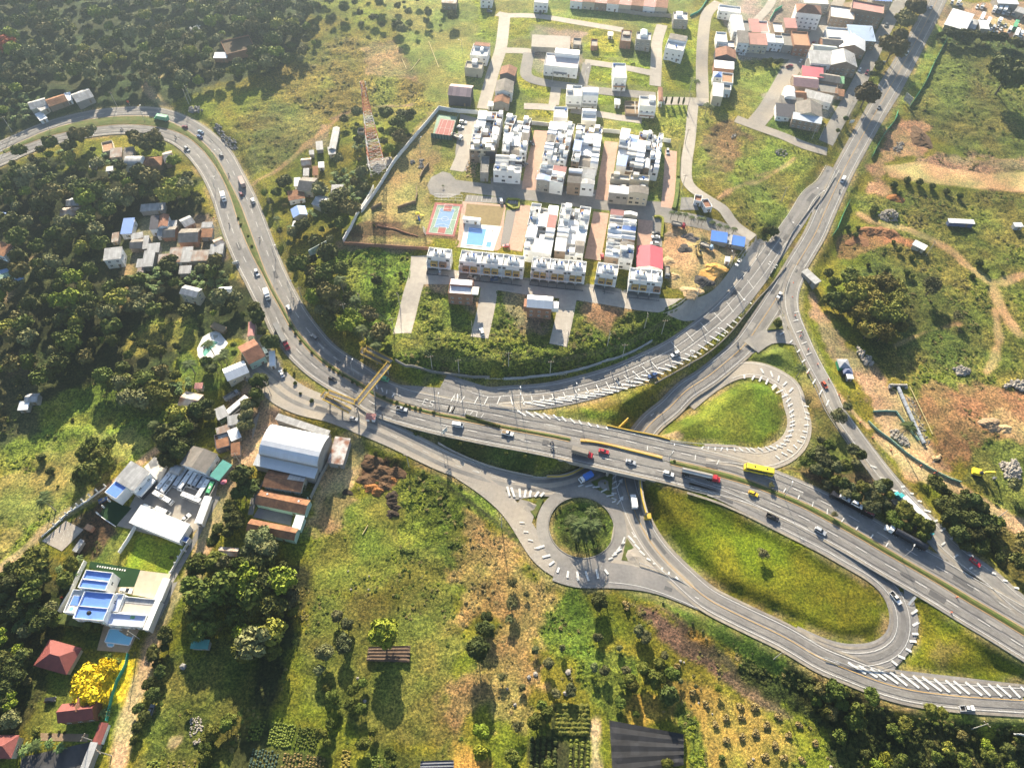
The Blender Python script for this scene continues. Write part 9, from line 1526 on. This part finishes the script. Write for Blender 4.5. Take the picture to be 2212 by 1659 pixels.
# hay tufts on the stubble field
acc2=[]
for cr,vv in (('43',(1650,1320,1750,1270,1865,1250,1970,1380,2070,1330,2160,1250,1860,1410,1750,1450,2050,1570,2120,1480,2200,1590,1590,1150,1470,1060,950,370,970,390,1350,850,1850,1180,1970,1180)),('44',(90,1180,190,1330,95,1385,240,1480,360,1410,440,1310,170,1570,320,1590,465,1590,555,1460,275,1260,60,1630,350,1700))):
 for i in range(0,len(vv),2):g=on(P(cr,vv[i],vv[i+1])[0]);acc2.append((g[0],g[1],g[2],1.15,i,.8,'b'))
merged(acc2,SB,LT['g'],'hay_tufts')
# palms and bananas
def palm_proto(seed,Hh,nfr,L_,m=Lpalm):
 r_=random.Random(seed);Hh*=1.15;L_*=1.2;r=root('palm_tree',(0,-60,-200),0,'x','palm tree');mb=MB();bx,by=r_.uniform(-.5,.5),r_.uniform(-.5,.5);pr=(0,0,-.6)
 for i in range(6):t=(i+1)/6;q=(bx*t*t,by*t*t,Hh*t);mb.cyl(pr,q,.26-.1*(i/6),.26-.1*t,8,cap=False);pr=q
 mb.build('trunk',mat('palm_trunk',(.34,.30,.25),.9,.3,2),r);fb_=MB()
 for k in range(nfr):
  a=2*math.pi*k/nfr+r_.uniform(-.15,.15);up_=r_.uniform(.25,.95);c,s=math.cos(a),math.sin(a);n_=9;pt=[]
  for i in range(n_+1):t=i/n_;rr=L_*t*(.9);z=Hh+up_*L_*.7*t-1.25*L_*.7*t*t;pt.append((bx+c*rr,by+s*rr,z))
  for i in range(n_):
   for sd_ in (-1,1):
    for h in (0,.5):
     t=(i+h)/n_;p=[pt[i][j]*(1-h)+pt[i+1][j]*h for j in range(3)];w=.95*math.sin(math.pi*min(1,t*.85+.12))*L_/3.4;e=(p[0]+c*.35-s*sd_*w,p[1]+s*.35+c*sd_*w,p[2]-.32*w);d=.13*L_/3.4;fb_.quad(p,(p[0]+c*d*1.6,p[1]+s*d*1.6,p[2]),e)
 fb_.build('frond_crown',m,r);KIDS[r.name]=list(r.children);return r
def banana_proto(seed,m=Lbanana):
 r_=random.Random(seed);r=root('banana_plant',(0,-60,-200),0,'x','banana plant');st=MB();lf=MB()
 for q in range(3):
  ox,oy,h=r_.uniform(-1.3,1.3),r_.uniform(-1.3,1.3),r_.uniform(2.,3.2);st.cyl((ox,oy,-.3),(ox,oy,h),.17,.1,6)
  for k in range(8):
   a=2*math.pi*k/8+r_.uniform(-.3,.3);L_=r_.uniform(1.8,2.5);up_=r_.uniform(.4,1.1);c,s=math.cos(a),math.sin(a);pr=None
   for i in range(6):
    t=i/5;w=.36*math.sin(math.pi*min(1,t*.85+.1));p=(ox+c*L_*t,oy+s*L_*t,h+up_*L_*t-1.1*L_*t*t);cur=((p[0]-s*w,p[1]+c*w,p[2]-.06),(p[0]+s*w,p[1]-c*w,p[2]-.06))
    if pr:lf.quad(pr[1],cur[1],cur[0],pr[0])
    pr=cur
 st.build('stem',mat('banana_stem',(.2,.2,.08),.9),r);lf.build('leaves',m,r);KIDS[r.name]=list(r.children);return r
PP=[palm_proto(1,7.5,16,3.4),palm_proto(2,9,15,3.2),palm_proto(3,4,14,2.8)];BP=[banana_proto(1),banana_proto(2)];used2=set()
def put(src,g,ang,label,group,s=1.):
 if src.name in used2:return dup(src,g,ang,label,group,s)
 used2.add(src.name);src.location=tuple(map(float,g));src.rotation_euler=(0,0,ang);src.scale=(s,)*3;src['label']=label;src['group']=group;return src
for i,(cr,x,y,s,k,where) in enumerate([('33',555,1260,1,1,'in the sunken roundabout garden')]+[('33',x,y,s,k,'in the sunken roundabout garden') for x,y,s,k in ((530,1170,.9,0),(610,1230,1.1,1),(680,1230,1,1),(670,1110,.8,0),(640,1290,1,0),(575,1280,.8,0),(700,1180,.8,0))]+
 [('23',x,y,.55,0,'in the palm row above the materials yard') for x,y in ((1305,180),(1360,190),(1415,195),(1465,215),(1520,225),(1550,230),(1625,260),(1680,280),(1735,290),(1790,305))]+[('34',1205,480,1.15,1,'over the white rubble of the pipe works'),('24',420,1425,.8,0,'on the grass strip beside the loop ramp')]+
 [('21',x,y,s,0,'around the curvy pool garden') for x,y,s in ((1690,1250,.95),(1540,1400,1),(1750,1340,.8),(1790,1330,.8),(1800,1290,.7),(1720,1400,.7),(1650,1370,.6))]+[('31',1245,420,.8,0,'on the pale slope above the dirt track'),('31',440,1040,1,1,'beside the dirt track left of the turf lawn'),('31',420,980,.8,0,'beside the dirt track left of the turf lawn'),('32',400,880,.7,2,'in the yard of the clay-roofed houses'),('32',430,930,.7,2,'in the yard of the clay-roofed houses'),('41',305,1500,.8,2,'beside the old tennis court'),('13',1575,920,.9,0,'at the corner of the town green'),('13',1500,720,.8,0,'at the corner of the town green'),('13',1620,910,.7,0,'at the corner of the town green'),('22',585,520,.9,0,'in the dark grove above the highway'),('22',720,760,1,1,'in the dark grove above the highway'),('22',820,900,.9,0,'in the dark grove above the highway'),('22',880,1140,1,0,'beside the upper footbridge ramp'),('22',980,1170,.9,0,'beside the upper footbridge ramp'),('22',990,1240,.9,0,'beside the upper footbridge ramp'),('11',660,1130,.9,0,'inside the highway curve'),('12',1505,1480,.3,2,'on the planter of the turning circle'),('22',215,230,.6,0,'by the blue-roofed house')]):
 g=on(P(cr,x,y)[0]);put(PP[k],g,i*1.3,'palm tree with feathery crown %s' % where,'palms %s' % where,s)
ban=[('12',(640,1360,900,1350,920,1560,700,1659,560,1659,640,1500),40,'in the banana grove on the hillside'),('22',(440,120,640,0,640,140,400,200,360,320,250,290),20,'in the banana grove on the hillside'),('21',(1130,530,1420,530,1500,600,1750,560,1800,640,1700,820,1450,700,1250,800,1000,700),45,'in the banana plot below the settlement'),('31',(1350,60,1560,0,1560,60,1400,140),12,'beside the rusty barn'),('41',(450,100,650,20,620,160,500,260,450,200),14,'left of the villa'),('41',(60,480,330,370,300,560,180,620),18,'left of the maroon pavilion'),('41',(0,700,180,740,100,960,0,960),10,'left of the maroon pavilion'),('11',(60,800,220,760,260,900,500,860,480,930,120,960),16,'around the forest huts'),('41',(780,1160,880,1160,830,1290,770,1280),6,'beside the green netting'),('11',(790,1240,1000,1230,960,1330,780,1310),6,'inside the highway curve'),('12',(800,1120,920,1100,900,1200,800,1200),8,'around the telecom tower'),('11',(430,1150,620,1100,600,1200,480,1220),7,'inside the highway curve'),('41',(190,1480,500,1440,500,1500,220,1520),6,'beside the old tennis court')]
for k,(cr,v,n_,where) in enumerate(ban):
 for i,p in enumerate(fill(cr,v,3.2,n_,900+k)):
  if clear(p,.8):put(BP[i % 2],(p[0],p[1],gz(*p)),i*1.1,'broad pale-leaved banana plant %s' % where,'banana plants %s' % where,.75+.05*(i % 5))
for i in range(4):g=on(P('B',(1225,1340,1475,1570)[i],405+i*5)[0]);r=root('cypress',g,0,'thin dark columnar cypress in the row beside the brick gatehouse','cypress','cypresses beside the brick gatehouse');MB().cyl((0,0,-.2),(0,0,1),.12,n=6).build('trunk',bark,r);mb=MB();mb.ico((0,0,3.),.65,3,.15,4.);mb.build('crown',Ldark,r)
# haze
hz=bpy.data.materials.new('haze');hz.use_nodes=True;n=hz.node_tree.nodes;n.remove(n['Principled BSDF']);pv=n.new('ShaderNodeVolumePrincipled');pv.inputs['Color'].default_value=(.62,.80,1,1);pv.inputs['Density'].default_value=HAZE;pv.inputs['Anisotropy'].default_value=.82
hz.node_tree.links.new(pv.outputs[0],n['Material Output'].inputs['Volume']);o=MB().box(-1100,-400,-60,1100,1100,290).build('haze',hz);tag(o,kind='stuff')
hz.cycles.homogeneous_volume=True
# tell apart the trees that would share a label
sets={}
for o in bpy.data.objects:
 if o.parent is None and o.get('category') in ('tree','shrub','palm tree','banana plant','street lamp','pillar','boulder','utility pole') and o.get('label'):sets.setdefault(o['label'],[]).append(o)
for lb,os_ in sets.items():
 if not 2<=len(os_)<=45:continue
 os_.sort(key=lambda o:o.location.y);nr=-(-len(os_)//9);per=-(-len(os_)//nr)
 for k in range(nr):
  row_=sorted(os_[k*per:(k+1)*per],key=lambda o:o.location.x/max(60,o.location.y))
  for j,o in enumerate(row_):
   t=lb+', '+('' if nr==1 else ['near ','second-row ','third-row ','fourth-row ','far '][k])+ORD[j]
   o['label']=t
